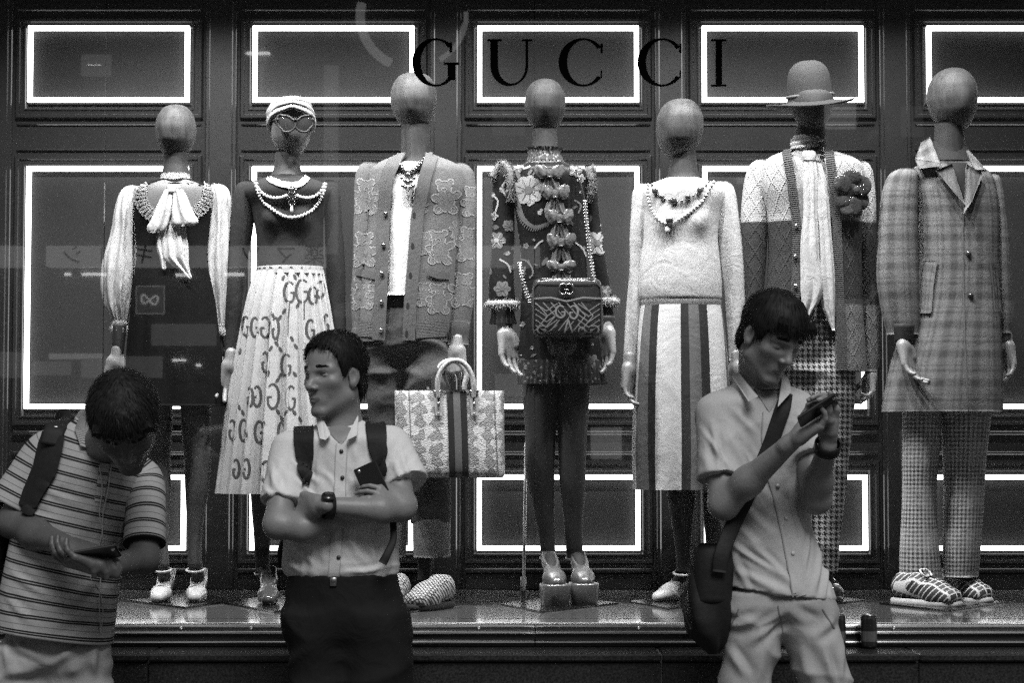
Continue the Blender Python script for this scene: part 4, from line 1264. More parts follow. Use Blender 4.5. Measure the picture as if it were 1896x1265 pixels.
# ---- 2. turban, sunglasses, pearls, pleated print skirt
def mannequin_turban():
    t = thing('mannequin', (P(540, 1118, YM)[0], YM, FZ), 'mannequin in white turban, dark sweater and pleated white skirt with G print', 'mannequin', 'mannequins in the window')
    hr = [(184, 534, 552), (190, 518, 564), (202, 506, 572), (218, 501, 576), (238, 501, 576), (255, 503, 573), (270, 509, 567), (283, 518, 559), (290, 526, 552), (293, 533, 546)]
    head(t, hr, mat('pale_head', .10, .5, .4, noise=(20., .15), bump=lambda x, y, X: X.noise(200., 3) * .1), dy=.02, face=-.08, nose=.014)
    neck(t, [(282, 510, 556), (305, 508, 556), (325, 500, 563), (338, 488, 575)], m_head_d)
    m_turb = mat('turban_cloth', .5, .7, .2, pat=lambda x, y, X: .52 - band((x / .016).fract(), .5, .15, .3) * .42, noise=(30., .06), bump=lambda x, y, X: X.noise(70., 3) * .6)
    tb = thing('turban', P(540, 215, YM), 'twisted white cloth turban wrapped round a mannequin head', 'turban')
    mb = OV([(179, 532, 556), (182, 518, 565), (188, 507, 572), (198, 499, 577), (212, 495, 580), (226, 495, 581), (240, 497, 579)], YM + .045, 56, 40,
            wr(.002, 40., 2, lambda th, tt: .004 * np.abs(np.sin(9 * tt + 2.0 * np.cos(th - PI)))), ratio=.9)
    mk('wrap', mb, mat('turban_shadow_cloth', .22, .7, .2, noise=(30., .1)), parent=tb)  # darker copy of the cloth: shade between the folds put into its colour
    c = P(541, 194, YM - .075)
    for k, (pts, r) in enumerate(((((500, 243), (498, 226), (505, 212), (522, 203), (541, 196)), .0105), (((500, 226), (503, 208), (516, 195), (541, 188)), .011), (((507, 206), (517, 190), (531, 184), (545, 184)), .010),
                    (((578, 243), (580, 226), (574, 212), (560, 203), (541, 196)), .0105), (((580, 226), (576, 208), (564, 195), (541, 188)), .011), (((573, 206), (566, 190), (554, 184), (540, 183)), .010))):
        dys = np.linspace(.00, -.082, len(pts))
        mk('fold', tube([P(*p, YM + d) for p, d in zip(pts, dys)], [r * .7] + [r] * (len(pts) - 2) + [r * .8], 12, 24), m_turb, parent=tb)
    # sunglasses
    sg = thing('sunglasses', P(548, 232, YM - .1), 'oversized dark sunglasses with pale cat-eye frame on the turbaned head', 'sunglasses')
    mfr = mat('frame_acetate', .03, .5, .25, noise=(60., .2)); mln = mat('smoked_lens', .03, .06, .6, noise=None, coat=.5)
    for cx_, fl in ((531, -1), (563, 1)):
        o = circ(cx_, 229, 17, 15, 32); o[:, 0] += fl * np.where(o[:, 1] < 222, 4, 0); o[:, 1] -= np.where(fl * (o[:, 0] - cx_) > 8, 3, 0)
        pts = [P(*p, YM - .098 + .0006 * abs(p[0] - 547)) for p in o]; pts.append(pts[0])
        fr_ = mk('rim', tube(pts, (.0042), 8, 70, cap=False), mfr, parent=sg)
        V = np.array(pts[:-1] + [np.mean(pts[:-1], 0) + A(0, -.006, 0)]); n = len(V) - 1
        mk('lens', (V, np.array([[i, (i + 1) % n, n] for i in range(n)])), mln, parent=fr_)
    mk('bridge', tube([P(544, 224, YM - .098), P(547, 221, YM - .103), P(550, 224, YM - .098)], .0035, 8), mfr, parent=sg)
    for a, b in ((514, 499), (580, 579)): mk('temple', tube([P(a, 221, YM - .088), P(b, 224, YM + .0)], [(.0025, .005), (.002, .004)], 8), mfr, parent=sg)
    for ex in (524, 545, 571, 549): mk('stud', sphere(P(ex, 218, YM - .104), .0025, 8, 6), m_metal, parent=sg)
    # sweater
    m_sw = mat('charcoal_jersey', .028, .8, .12, noise=(60., .25), bump=lambda x, y, X: X.noise(9., 3, dist=.8) * 2.0 + X.noise(400., 2) * .25)
    body = OV([(326, 497, 567, 0, .85), (334, 478, 588), (342, 458, 606), (356, 452, 615), (385, 466, 602), (420, 472, 598), (460, 477, 597), (500, 478, 598)], YM, 72, 70,
              wr(.004, 12., 5, lambda th, tt: .026 * np.exp(-((tt - .48) / .13) ** 2) * (np.exp(-((th - PI + .42) / .3) ** 2) + np.exp(-((th - PI - .42) / .3) ** 2))), ratio=.58)
    mk('sweater', body, m_sw, parent=t)
    sl = [([(334, 450, 468), (340, 440, 474), (352, 433, 476), (380, 428, 474), (430, 425, 468), (480, 423, 459), (540, 420, 450), (600, 417, 445), (664, 413, 443)], 3), ([(334, 604, 618), (340, 598, 623), (352, 597, 628), (380, 598, 632), (430, 601, 636), (480, 604, 638), (540, 607, 640), (600, 612, 641), (655, 616, 641)], 4)]
    for rows, s in sl: mk('sleeve', OV(rows, YM + .01, 40, 60, wr(.004, 20., s), ratio=.78), m_sw, parent=t)
    sk = Skin(body)
    m_rib = mat('pale_rib', .62, .7, .3, bump=ribs(.004, 'y'), noise=(60., .1))
    mk('neckline', sk.strip([(493, 326), (503, 334), (520, 341), (541, 344), (556, 341), (566, 333), (571, 325)], 11, .004), m_rib, parent=t)
    nk = thing('pearl_necklace', P(540, 400, YM - .1), 'double string of white pearls with jewelled drop pendant on dark sweater', 'necklace')
    beads_ = MB(); beads(beads_, sk, [(474, 336), (480, 350), (492, 361), (507, 366), (522, 365), (530, 362)], .0064, 13); mk('strand', beads_, m_pearl, parent=nk)
    beads_ = MB(); beads(beads_, sk, [(601, 337), (596, 350), (585, 361), (570, 366), (556, 364), (551, 362)], .0064, 12); mk('strand', beads_, m_pearl, parent=nk)
    beads_ = MB(); beads(beads_, sk, [(473, 336), (480, 357), (493, 378), (515, 396), (540, 403), (566, 397), (586, 378), (597, 356), (602, 338)], .0066, 36); mk('strand', beads_, m_pearl, parent=nk)
    for (px, py, r, m) in ((541, 352, .012, m_metal), (541, 362, .013, m_gem), (541, 375, .011, m_gem), (533, 366, .006, m_pearl), (549, 366, .006, m_pearl), (541, 368, .006, m_metal)):
        p, _ = sk.hit(px, py, .006)
        mk('jewel', sphere(p, (r, r * .5, r), 10, 7), m, parent=nk)
        if r > .01:
            ring = MB()
            for a in np.linspace(0, 2 * PI, 11)[:-1]: ring.add(*sphere(p + A(r * math.cos(a), -.003, r * math.sin(a)), .0032, 7, 5))
            mk('setting', ring, m_metal, parent=nk)
    p, _ = sk.hit(541, 389, .008); mk('drop', sphere(p, (.006, .006, .013), 10, 8), m_pearl, parent=nk)
    # skirt
    def pleat(th, tt, V):
        q = (th * 11 / PI + .2 * np.sin(th * 3)) % 1.0
        return (.013 + .040 * tt) * np.where(q < .82, q / .82, (1 - q) / .18) - .006 + .004 * wob(V, 10., 9)
    sk_rows = [(497, 478, 598), (510, 474, 600), (540, 466, 604), (600, 455, 611), (680, 444, 620), (780, 432, 632), (860, 425, 640), (914, 420, 645)]
    m_sat = mat('white_satin', .46, .30, .5, noise=(20., .05), bump=lambda x, y, X: X.noise(9., 2, X.vec(x * 2., y)) * 1.6)
    skb = OV(sk_rows, YM, 340, 70, pleat, ratio=.62, cap=(1, 0))
    skirt = mk('pleated_skirt', skb, m_sat, parent=t)
    mk('waistband', OV([(494, 477, 599), (500, 476, 599), (508, 476, 600)], YM, 60, 8, ratio=.63, cap=(0, 0)), m_sat, parent=t)
    sks = Skin(skb); pr_ = MB()
    for gx, gy, rx, ry, mi in ((536, 541, 10, 19, 0), (560, 539, 12, 21, 0), (580, 547, 8, 16, 0), (593, 536, 7, 15, 1), (455, 604, 6, 18, 0), (472, 606, 7, 18, 0), (491, 606, 9, 19, 1), (510, 608, 6, 20, 1), (463, 735, 5, 18, 1), (476, 734, 7, 19, 1), (505, 734, 11, 23, 1), (539, 737, 8, 22, 0), (430, 796, 6, 18, 1), (451, 797, 7, 20, 0), (480, 800, 8, 20, 0), (521, 800, 6, 18, 0), (437, 868, 6, 17, 1), (456, 868, 6, 18, 1), (493, 874, 9, 20, 0), (530, 676, 9, 20, 0), (491, 670, 6, 18, 1), (575, 610, 8, 18, 0), (590, 680, 8, 18, 1), (604, 600, 5, 18, 0)):
        Gglyph(sks, pr_, gx, gy, rx, ry, 4.2, bool(mi))
    for ln in (((536, 560), (534, 590), (533, 622)), ((563, 560), (563, 592)), ((516, 620), (512, 640))): sks.strip(ln, 2.2, .0009, 3, pr_)
    for zx, zy, ro in ((332, 305, .6), (355, 270, .6), (425, 240, .5), (315, 440, -.6), (335, 470, -.6), (285, 465, .6), (395, 415, -.5), (415, 455, -.6), (335, 605, .6), (320, 630, .6), (410, 600, -.6), (322, 795, -.5), (342, 830, -.5), (365, 800, .6), (408, 800, -.6), (438, 835, -.6), (272, 595, .2), (295, 290, -.5), (125, 480, .2), (120, 770, -.4), (140, 800, -.4), (245, 860, .5), (350, 97, .4), (410, 92, -.4)):
        sks.patch(circ(400 + zx / 2.8125, 480 + zy / 2.8125, 2.9, 6, 10, rot=ro), .0009, pr_, rings=2)
    mk('print', pr_, mat('print_ink', .07, .5, .3, noise=(60., .2)), parent=skirt)
    hand(t, (427, 670), (422, 745), (.2, -1, 0), -1, -.01, -.02, curl=((.1, .2, .2), (.3, .3, .3), (.45, .4, .3), (.3, .3, .3)), spread=.25)
    hand(t, (628, 662), (632, 740), (-.2, -1, 0), 1)
    leg(t, [(890, 462, 506), (950, 466, 504), (1000, 470, 501), (1040, 472, 499), (1060, 473, 500)], (footY(496, 1125), .10, .0), m_tights)
    leg(t, [(890, 540, 585), (950, 541, 580), (1000, 543, 576), (1040, 545, 573), (1060, 545, 572)], (footY(562, 1124), .10, .0), m_tights)
    mp = mat('dark_patent', .05, .14, .6, noise=(30., .2), coat=.6)
    heel_shoe(t, footY(496, 1125), .10, mp, heel=.09, L=.19, strap=P(488, 1062, YM), wide=.95, heelr=.016)
    heel_shoe(t, footY(562, 1124), .10, mp, heel=.09, L=.19, strap=P(560, 1062, YM), wide=.95, heelr=.016)
    plate(t, 415, 640, 1103, 1136, -20)
mannequin_turban()

# ---- 3. teddy-bear cardigan
def mannequin_bears():
    t = thing('mannequin', (P(765, 1118, YM)[0], YM, FZ), 'mannequin in grey button cardigan knitted with teddy bears over white top', 'mannequin', 'mannequins in the window')
    head(t, [(134, 760, 774), (137, 749, 785), (143, 738, 796), (155, 729, 804), (170, 724, 808), (187, 723, 809), (205, 727, 806), (220, 734, 800), (234, 744, 791), (243, 752, 782), (248, 759, 774)], m_head, dy=.025, face=-.2)
    neck(t, [(230, 743, 797), (260, 743, 797), (290, 741, 800), (315, 730, 808)], m_head_d)
    ms = mat('white_jersey', .80, .7, .3, noise=(40., .05), bump=cloth_bump(14., 1.6))
    core = OV([(300, 728, 796), (315, 705, 815), (340, 695, 825), (420, 697, 822), (500, 700, 815), (548, 700, 810)], YM - .022, 48, 40, wr(.003, 14., 3), ratio=.55, expo=2.3)
    mk('top', core, ms, parent=t)
    mj = mat('dark_denim', .02, .8, .1, pat=lambda x, y, X: X.noise(6., 4) * .11 + .008, noise=(200., .3), bump=cloth_bump(16., 2.5, 500., .4))
    # the cardigan: two fronts and a back as one shell, open at the middle
    m_kn = mat('cardigan_wool', .125, .85, .2, noise=(60., .25), bump=lambda x, y, X: (x * (2 * PI / .006)).sin() * .10 + X.noise(240., 2) * .6 + X.noise(8., 3) * 2.)
    rowsC = [(285, 738, 800, 0, .8), (292, 722, 818), (302, 700, 842), (318, 684, 858), (350, 680, 862), (400, 682, 850), (460, 676, 846), (520, 672, 842), (580, 667, 836), (634, 665, 829)]
    V, F, T = ovl(rowsC, YM, 120, 90, wr(.004, 12., 6), ratio=.56, expo=2.35, cap=(0, 0))
    ctr = {y: (l, r) for y, l, r in ((285, 748, 790), (330, 727, 776), (400, 722, 762), (480, 719, 756), (560, 716, 749), (634, 712, 746))}
    def inside_gap(p):
        d = p - CAM; px = CX + FPX * d[0] / (d[1] * CP + d[2] * SP); py = CY - FPX * (d[2] * CP - d[1] * SP) / (d[1] * CP + d[2] * SP)
        ys = sorted(ctr); l = np.interp(py, ys, [ctr[k][0] for k in ys]); r = np.interp(py, ys, [ctr[k][1] for k in ys])
        return (px > l) & (px < r) & (p[1] < YM - .02), px, py
    cen = V[F].mean(1)
    keep = np.array([not inside_gap(c)[0] for c in cen])
    mbc = MB(); mbc.add(V, F[keep], T)
    full = (V, F)
    mbc = hollow(mbc, .006)
    card = mk('cardigan', mbc, m_kn, parent=t)
    sk = Skin(full)
    m_band = mat('cardigan_rib', .10, .85, .2, noise=(60., .2), bump=ribs(.0045, 'y', .07))
    ys = sorted(ctr)
    m_hole = mat('buttonhole', .01, .8, noise=None)
    for side in (0, 1):
        pth = [(ctr[y][side] + (-10.5 if side == 0 else 10.5), y) for y in ys]
        mk('front_band', sk.strip(pth, 23, .006, 4), m_band, parent=card)
    m_hem = mat('cardigan_hem_rib', .10, .85, .2, noise=(60., .2), bump=ribs(.0055, 'x', .15))
    mk('hem_rib', sk.strip([(666, 613), (700, 616)], 40, .004, 4), m_hem, parent=card); mk('hem_rib', sk.strip([(770, 617), (829, 613)], 40, .004, 4), m_hem, parent=card)
    skb = Skin(sk.strip([(p, y) for p, y in [(ctr[y][0] - 10.5, y) for y in ys]], 23, .006, 4), sk.strip([(ctr[y][1] + 10.5, y) for y in ys], 23, .006, 4))
    for bx, by in ((714, 396), (710, 454), (707, 507), (706, 560), (706, 612)): button(card, skb, bx, by, .0085, m_metal)
    for bx, by in ((767, 398), (764, 455), (760, 510), (755, 566), (753, 618)): mk('buttonhole', skb.patch(circ(bx, by, 3, 6, 10), .001), m_hole, parent=card)
    # sleeves
    sl = [([(300, 676, 700), (308, 666, 702), (325, 660, 702), (370, 656, 700), (430, 654, 695), (500, 652, 688), (560, 650, 680), (612, 652, 680)], 1), ([(302, 838, 858), (308, 834, 868), (322, 834, 877), (370, 836, 881), (430, 836, 881), (500, 834, 881), (560, 829, 876), (600, 824, 870)], 2)]
    slg = []
    for rows, s in sl:
        g_ = OV(rows, YM + .01, 48, 60, wr(.005, 18., s), ratio=.8); slg.append(g_)
        so = mk('sleeve', g_, m_kn, parent=card)
        l = rows[-1]
        mk('cuff', OV([(l[0] - 3, l[1] - 0, l[2] + 0), (l[0] + 6, l[1] - 1, l[2] + 0), (l[0] + 30, l[1] - 1, l[2] - 3), (l[0] + 39, l[1] - 3, l[2] - 2)], YM + .01, 48, 16, lambda th, tt, V: .0022 * np.sin(th * 20), ratio=.85, cap=(0, 1)), m_hem, parent=so)
    ska = Skin(full, *slg)
    # pockets
    for q in ([(660, 503), (679, 508), (698, 511)], [(792, 503), (812, 510), (832, 511)]): mk('pocket_welt', ska.strip(q, 13, .005, 4), m_band, parent=card)
    # knitted bears
    m_bear = mat('bear_intarsia', .165, .9, .2, noise=(80., .2), bump=lambda x, y, X: X.noise(260., 2) * .7)
    m_bear_o = mat('bear_outline', .30, .9, .2, noise=(120., .3), bump=lambda x, y, X: X.noise(300., 2) * .9)
    for q, (bx, by, s, mi) in enumerate(((825, 363, 1, 1), (814, 457, 1, 1), (812, 552, .9, 1), (876, 372, .9, 1), (868, 451, 1, -1), (857, 536, 1, -1), (676, 362, 1, -1), (673, 461, 1, -1), (670, 542, .95, -1), (696, 375, .7, 1), (789, 450, .7, 1), (787, 545, .7, 1), (845, 425, .5, -1), (778, 375, .6, -1), (693, 545, .6, 1))):
        fillp, outl = MB(), MB()
        parts = [(0, 8, 15, 19, 0), (-2, -16, 12, 11, 0), (-13, -25, 5, 5, 0), (9, -26, 5, 5, 0), (19, -2, 9, 6, -.5), (-18, 4, 8, 6, .5), (13, 25, 8, 7, .4), (-13, 24, 8, 7, -.4)]
        for k, (ox, oy, rx, ry, ro) in enumerate(parts):
            ska.patch(circ(bx + ox * s * mi, by + oy * s, rx * s * 1.05, ry * s * 1.05, 14, rot=ro * mi), .0008, fillp, rings=3)
        for k, (ox, oy, rx, ry, ro) in enumerate(parts):
            c = circ(bx + ox * s * mi, by + oy * s, rx * s * 1.1, ry * s * 1.1, 26, rot=ro * mi)
            inn = np.zeros(len(c), bool)
            for k2, (ax, ay, qx, qy, r2) in enumerate(parts):
                if k2 != k: inn |= (((c[:, 0] - bx - ax * s * mi) / (qx * s)) ** 2 + ((c[:, 1] - by - ay * s) / (qy * s)) ** 2) < .95
            idx = np.nonzero(~inn)[0]
            for a_, b_ in zip(idx[:-1], idx[1:]):
                if b_ == a_ + 1: ska.strip([c[a_], c[b_]], 2.4 * s, .0014, 5, outl)
        ska.strip(circ(bx - 3 * s * mi, by - 12 * s, 4.5 * s, 3.5 * s, 10), 1.3, .0014, 2, outl, closed=True)
        for sx_ in (-1, 1): ska.strip(circ(bx + (13 * sx_) * s, by + 25 * s, 4 * s, 4.5 * s, 10), 1.4, .0014, 2, outl, closed=True)
        if fillp.n: 
            b_ = mk('bear', fillp, m_bear, parent=card)
            if outl.n: mk('outline', outl, m_bear_o, parent=b_)
    # necklace with bear pendant
    nk = thing('chunky_necklace', P(757, 350, YM - .1), 'chunky bead chain with lumpy metal pendant over a white top', 'necklace')
    skn = Skin(core, OV([(230, 743, 797), (260, 743, 797), (290, 741, 800), (315, 730, 808)], YM + .015, 32, 24, ratio=.95))
    mb = MB()
    for pth in ([(738, 294), (741, 306), (747, 315), (753, 320)], [(784, 298), (778, 307), (769, 315), (760, 320)]): beads(mb, skn, pth, .0095, 7, .010, .3)
    mk('chain', mb, m_metal, parent=nk)
    for ox, oy, r in ((756, 327, .014), (751, 336, .011), (761, 336, .011), (756, 338, .014), (747, 345, .009), (765, 345, .009), (745, 332, .007), (767, 332, .007), (752, 348, .009), (760, 348, .009)):
        p, _ = skn.hit(ox, oy, .018); mk('pendant', sphere(p, r * .8, 12, 8), m_metal, parent=nk)
    # trousers
    mk('trousers', trousers([(540, 706, 800), (560, 702, 803), (610, 694, 812), (640, 688, 818)], [[(620, 690, 748), (680, 676, 744), (760, 680, 742), (850, 686, 745), (970, 690, 750)], [(620, 746, 815), (680, 748, 830), (760, 752, 833), (850, 760, 834), (970, 764, 834)]], YM, 3, (.95,)), mj, parent=t)
    m_turn = mat('denim_turnup', .22, .8, .3, noise=(200., .2), bump=cloth_bump(16., 1.5, 600., .5))
    for a_, b_ in ((764, 835), (689, 752)):
        mk('turn_up', OV([(961, a_, b_), (990, a_, b_ + 1), (1032, a_ + 1, b_)], YM, 40, 16, wr(.003, 20., 3), ratio=.92, cap=(1, 1)), m_turn, parent=t)
    for a_, b_, fx in ((772, 800, 0), (704, 732, 0)):
        leg(t, [(1020, a_, b_), (1050, a_ + 1, b_ - 1), (1075, a_ + 1, b_ - 2)], ((a_ + b_) / 2, 1100, -.04), m_tights, foot=False, nm='sock')
    m_chk = mat('checked_canvas', .5, .5, .3, pat=lambda x, y, X: 0.04 + ((x / .017 + y / .017).fract() - .5).abs().gt(.20) * ((x / .017 - y / .017).fract() - .5).abs().gt(.20) * .42, noise=None)
    flat_shoe(t, footY(758, 1134), -.55, m_chk, L=.26, msole=m_hole)
    flat_shoe(t, footY(700, 1132), -.3, m_chk, L=.26, msole=m_hole)
    m_fur = mat('pale_fur', .38, .9, .2, noise=(60., .2))
    c = P(797, 1108, YM)
    fur(t, [c + A(-.03, .02, .02), c + A(0, 0, .0), c + A(.025, .02, -.01)], .022, m_fur, 700, .03)
    plate(t, 690, 850, 1108, 1140, -30)
    # hand on the bag handles
    hand(t, (846, 642), (842, 705), (0, .2, -1), -1, -.02, -.04, L=.18, curl=((1.0, 1.1, .6),) * 4, h=.003)
mannequin_bears()

# tote of printed python held by that mannequin
def python_tote():
    YT = YM - .12
    t = thing('tote_bag', P(835, 884, YT), 'large snakeskin tote bag with dark centre stripe hanging from a mannequin hand', 'bag')
    m_py = mat('python_leather', .5, .35, .45, pat=lambda x, y, X: pyth(x, y, X), noise=(60., .08), bump=lambda x, y, X: X.vor(1., X.vec(x / .006, y / .0045)) * .6, coat=.2)
    def shell(x0, x1, y0, y1, b):
        # slightly bulging slab, corners rounded
        rows = [(y0, x0 + 1, x1 - 1, 0, b * .55), (y0 + 4, x0, x1, 0, b * .62), (y0 + 60, x0 + 1, x1, 0, b), (y1 - 20, x0 - 0, x1 + 1, 0, b * 1.25), (y1 - 4, x0 + 1, x1, 0, b * 1.2), (y1, x0 + 4, x1 - 3, 0, b * 1.1)]
        return OV(rows, YT, 96, 50, wr(.003, 10., 2), ratio=b, expo=4.5)
    g_ = shell(733, 935, 722, 885, .30)
    body = mk('body', g_, m_py, parent=t)
    sk = Skin(g_)
    m_w1 = mat('web_dark', .012, .8, .2, noise=(200., .3)); m_w2 = mat('web_mid', .09, .8, .2, noise=(200., .3))
    mk('web_stripe', sk.strip([(845, 726), (848, 800), (850, 883)], 36, .003, 5), m_w1, parent=body)
    mk('web_centre', sk.strip([(845, 726), (848, 800), (850, 883)], 13, .0045, 5), m_w2, parent=body)
    m_edge = mat('tote_edge', .10, .5, .4)
    mk('seam', sk.strip([(757, 724), (760, 800), (762, 882)], 1.6, .003, 6), m_edge, parent=body)
    mk('seam', sk.strip([(915, 724), (918, 800), (922, 882)], 1.6, .003, 6), m_edge, parent=body)
    m_hdl = mat('handle_leather', .52, .4, .4, noise=(50., .25), pat=lambda x, y, X: X.vor(1., X.vec(x / .005, y / .005)).step(.1, .6) * -.3 + .6)
    for dy, ox in ((-.055, 0), (.05, -17)):
        pts = [P(x + ox * (1. if y > 700 else .5), y, YT + dy) for x, y in ((812, 738), (810, 712), (815, 690), (830, 672), (846, 668), (860, 674), (872, 692), (877, 714), (877, 738))]
        mk('handle', tube(pts, [.007] + [.0095] * 7 + [.007], 12, 60), m_hdl, parent=t)
    m_tab = mat('tab_leather', .30, .4, .4, noise=(50., .3))
    for x in (811, 877):
        tb = mk('handle_tab', sk.strip([(x, 724), (x + 1, 750), (x + 2, 770)], [18, 15, 12], .006, 4), m_tab, parent=t)
        p, n = sk.hit(x, 728, .012)
        mk('buckle', bevbox(p, (.036, .008, .014), .003), m_metal, parent=tb)
        p, n = sk.hit(x + 1, 752, .010); mk('lock', sphere(p, (.006, .005, .012), 10, 8), m_metal, parent=tb)
        p, n = sk.hit(x + 1, 768, .010); mk('stud', sphere(p, (.005, .004, .005), 10, 8), m_metal, parent=tb)
def pyth(x, y, X):
    n1, n2 = X.noise(16., 3), X.noise(45., 3)
    xx, yy = x + (n1 - .5) * .085, y + (n2 - .5) * .03
    q = (xx * (2 * PI / .062)).sin() * .55 + (yy * (2 * PI / .046) + (xx * (2 * PI / .062)).sin() * .8).sin() * .40 + (n1 - .5) * 1.6
    pale = q.step(-.10, .02)
    edge = band(q, -.04, .10, .7)
    net = ((x / .0095 + y / .0085).fract() - .5).abs().step(.30, .44).max(((x / .0095 - y / .0085).fract() - .5).abs().step(.30, .44))
    c = pale * .52 + (1. - pale) * .36 - net * ((1. - pale) * .18 + .08) - edge * .14
    return (c * (n2 * .5 + .75)).max(.03)
python_tote()
# ---- 4. floral dress with fur trim and bows
def flower(sk, mb, cx, cy, r, m_p, m_c, n=6, a0=0.):
    for k in range(n):
        a = a0 + k * 2 * PI / n
        sk.patch(circ(cx + math.cos(a) * r * .58, cy + math.sin(a) * r * .58, r * .46, r * .38, 12, rot=a), .002 + .0008 * (k % 2), mb, m_p, 2)
        sk.strip([(cx + math.cos(a) * r * .3, cy + math.sin(a) * r * .3), (cx + math.cos(a) * r * .85, cy + math.sin(a) * r * .85)], 1.2, .0036, 3, mb, m=m_c)
    sk.patch(circ(cx, cy, r * .28, r * .28, 10), .004, mb, m_c, 2)
def bowknot(par, cx, cy, w, h, dy, m, seed=0):
    b = mk('bow', OV([(cy - h * .2, cx - w * .07, cx + w * .07), (cy - h * .05, cx - w * .10, cx + w * .10), (cy + h * .1, cx - w * .08, cx + w * .08)], YM + dy - .01, 16, 8, ratio=.8), m, parent=par)
    fo = lambda s: wr(.002, 60., s, lambda th, tt: .003 * np.sin(th * 4 + 2 * tt))
    for sg in (-1, 1):
        def X_(a, b_): return (cx + sg * a, cx + sg * b_) if sg > 0 else (cx + sg * b_, cx + sg * a)
        R = []
        for ty, a, b_ in ((-.34, .30, .40), (-.28, .16, .48), (-.10, .03, .50), (.02, .03, .44), (.12, .12, .36), (.16, .2, .3)):
            x0, x1 = X_(a * w, b_ * w); R.append((cy + ty * h, x0, x1))
        mk('loop', OV(R, YM + dy, 28, 18, fo(seed + sg), ratio=.28), m, parent=b)
        R = []
        for ty, a, b_ in ((.0, .0, .10), (.25, .02, .24), (.5, .05, .34), (.62, .10, .36), (.68, .28, .34)):
            x0, x1 = X_(a * w, b_ * w); R.append((cy + ty * h, x0, x1))
        mk('tail', OV(R, YM + dy + .006, 28, 18, fo(seed + 4 + sg), ratio=.3), m, parent=b)
def mannequin_floral():
    t = thing('mannequin', (P(1030, 1118, YM)[0], YM, FZ), 'mannequin in short dark floral dress with bows, fur trim and platform sandals', 'mannequin', 'mannequins in the window')
    head(t, [(146, 1004, 1015), (149, 994, 1025), (155, 984, 1034), (166, 976, 1042), (182, 972, 1047), (200, 971, 1047), (217, 976, 1043), (232, 984, 1035), (243, 994, 1026), (250, 1004, 1016)], m_head_d, dy=.025, face=-.02)
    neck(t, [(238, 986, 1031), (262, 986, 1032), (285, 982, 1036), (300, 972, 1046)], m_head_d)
    m_fl = mat('dark_floral_silk', .007, .45, .25, noise=(40., .3), bump=lambda x, y, X: X.noise(14., 3, dist=.8) * 2.)
    body = OV([(298, 985, 1036, 0, .85), (306, 962, 1062), (314, 945, 1084), (330, 944, 1092), (370, 951, 1090), (420, 958, 1086), (480, 964, 1086), (540, 966, 1092), (600, 963, 1105), (650, 962, 1113), (708, 960, 1120)], YM, 90, 100,
              wr(.003, 16., 2, lambda th, tt: .008 * np.clip(tt - .5, 0, 1) * np.sin(th * 14) + .010 * np.exp(-((tt - .25) / .09) ** 2) * (np.exp(-((th - PI + .45) / .3) ** 2) + np.exp(-((th - PI - .45) / .3) ** 2))), ratio=.58, cap=(1, 1))
    dr = mk('dress', body, m_fl, parent=t)
    sls = [OV([(308, 934, 950), (315, 918, 954), (330, 911, 955), (370, 911, 953), (420, 912, 952), (480, 908, 953), (530, 905, 955), (562, 905, 956)], YM + .01, 44, 60, wr(.004, 18., 3), ratio=.75),
           OV([(306, 1082, 1096), (314, 1080, 1102), (330, 1082, 1106), (370, 1084, 1110), (420, 1088, 1115), (480, 1093, 1121), (530, 1100, 1130), (558, 1106, 1136)], YM + .01, 44, 60, wr(.004, 18., 4), ratio=.85)]
    so = [mk('sleeve', s, m_fl, parent=t) for s in sls]
    sk = Skin(body, *sls)
    mp = [mat('petal_pale', .34, .6, .3, noise=(200., .2)), mat('petal_grey', .13, .6, .3, noise=(200., .2)), mat('leaf_grey', .085, .6, .3, noise=(200., .2))]
    fw = MB()
    flower(sk, fw, 979, 352, 27, 0, 1, 9); flower(sk, fw, 979, 352, 15, 0, 1, 7, .4); flower(sk, fw, 1105, 450, 22, 0, 1, 6); flower(sk, fw, 920, 445, 16, 1, 0, 6); flower(sk, fw, 942, 418, 11, 1, 2, 6); flower(sk, fw, 960, 310, 11, 1, 0, 5); flower(sk, fw, 1065, 316, 12, 1, 0, 5); flower(sk, fw, 930, 535, 15, 1, 2, 6); flower(sk, fw, 915, 400, 8, 0, 1, 5); flower(sk, fw, 1120, 540, 12, 1, 0, 6); flower(sk, fw, 985, 680, 14, 1, 2, 6); flower(sk, fw, 1095, 670, 14, 1, 2, 6); flower(sk, fw, 1075, 330, 8, 0, 1, 5)
    mk('print_flowers', fw, mp, parent=dr, kind='stuff')
    tw = MB()
    r_ = np.random.default_rng(5)
    # curling tail with fringes, tendrils, small blossoms
    path = catmull(np.array([(958, 375, 0), (970, 405, 0), (990, 420, 0), (1018, 412, 0)], float), np.linspace(0, 1, 20))[:, :2]
    sk.strip(path, np.linspace(11, 4, 20), .002, 3, tw, m=1)
    for p_ in path[::1]: sk.strip([p_, p_ + [-5, 8]], 1.6, .002, 3, tw, m=1)
    for q in ([(965, 480), (975, 483), (985, 495), (987, 508), (980, 515)], [(1063, 370), (1075, 380), (1070, 395)], [(1085, 460), (1095, 480), (1100, 500)], [(912, 360), (922, 372), (918, 392)], [(925, 480), (940, 490), (945, 505)], [(955, 300), (968, 312), (982, 308)], [(1060, 445), (1078, 460), (1086, 478)], [(990, 460), (998, 450), (1006, 445)], [(940, 330), (930, 345), (935, 362)]):
        c = catmull(np.concatenate([np.array(q, float), np.zeros((len(q), 1))], 1), np.linspace(0, 1, 14))[:, :2]; sk.strip(c, 3.0, .002, 3, tw, m=0 if r_.random() < .5 else 1)
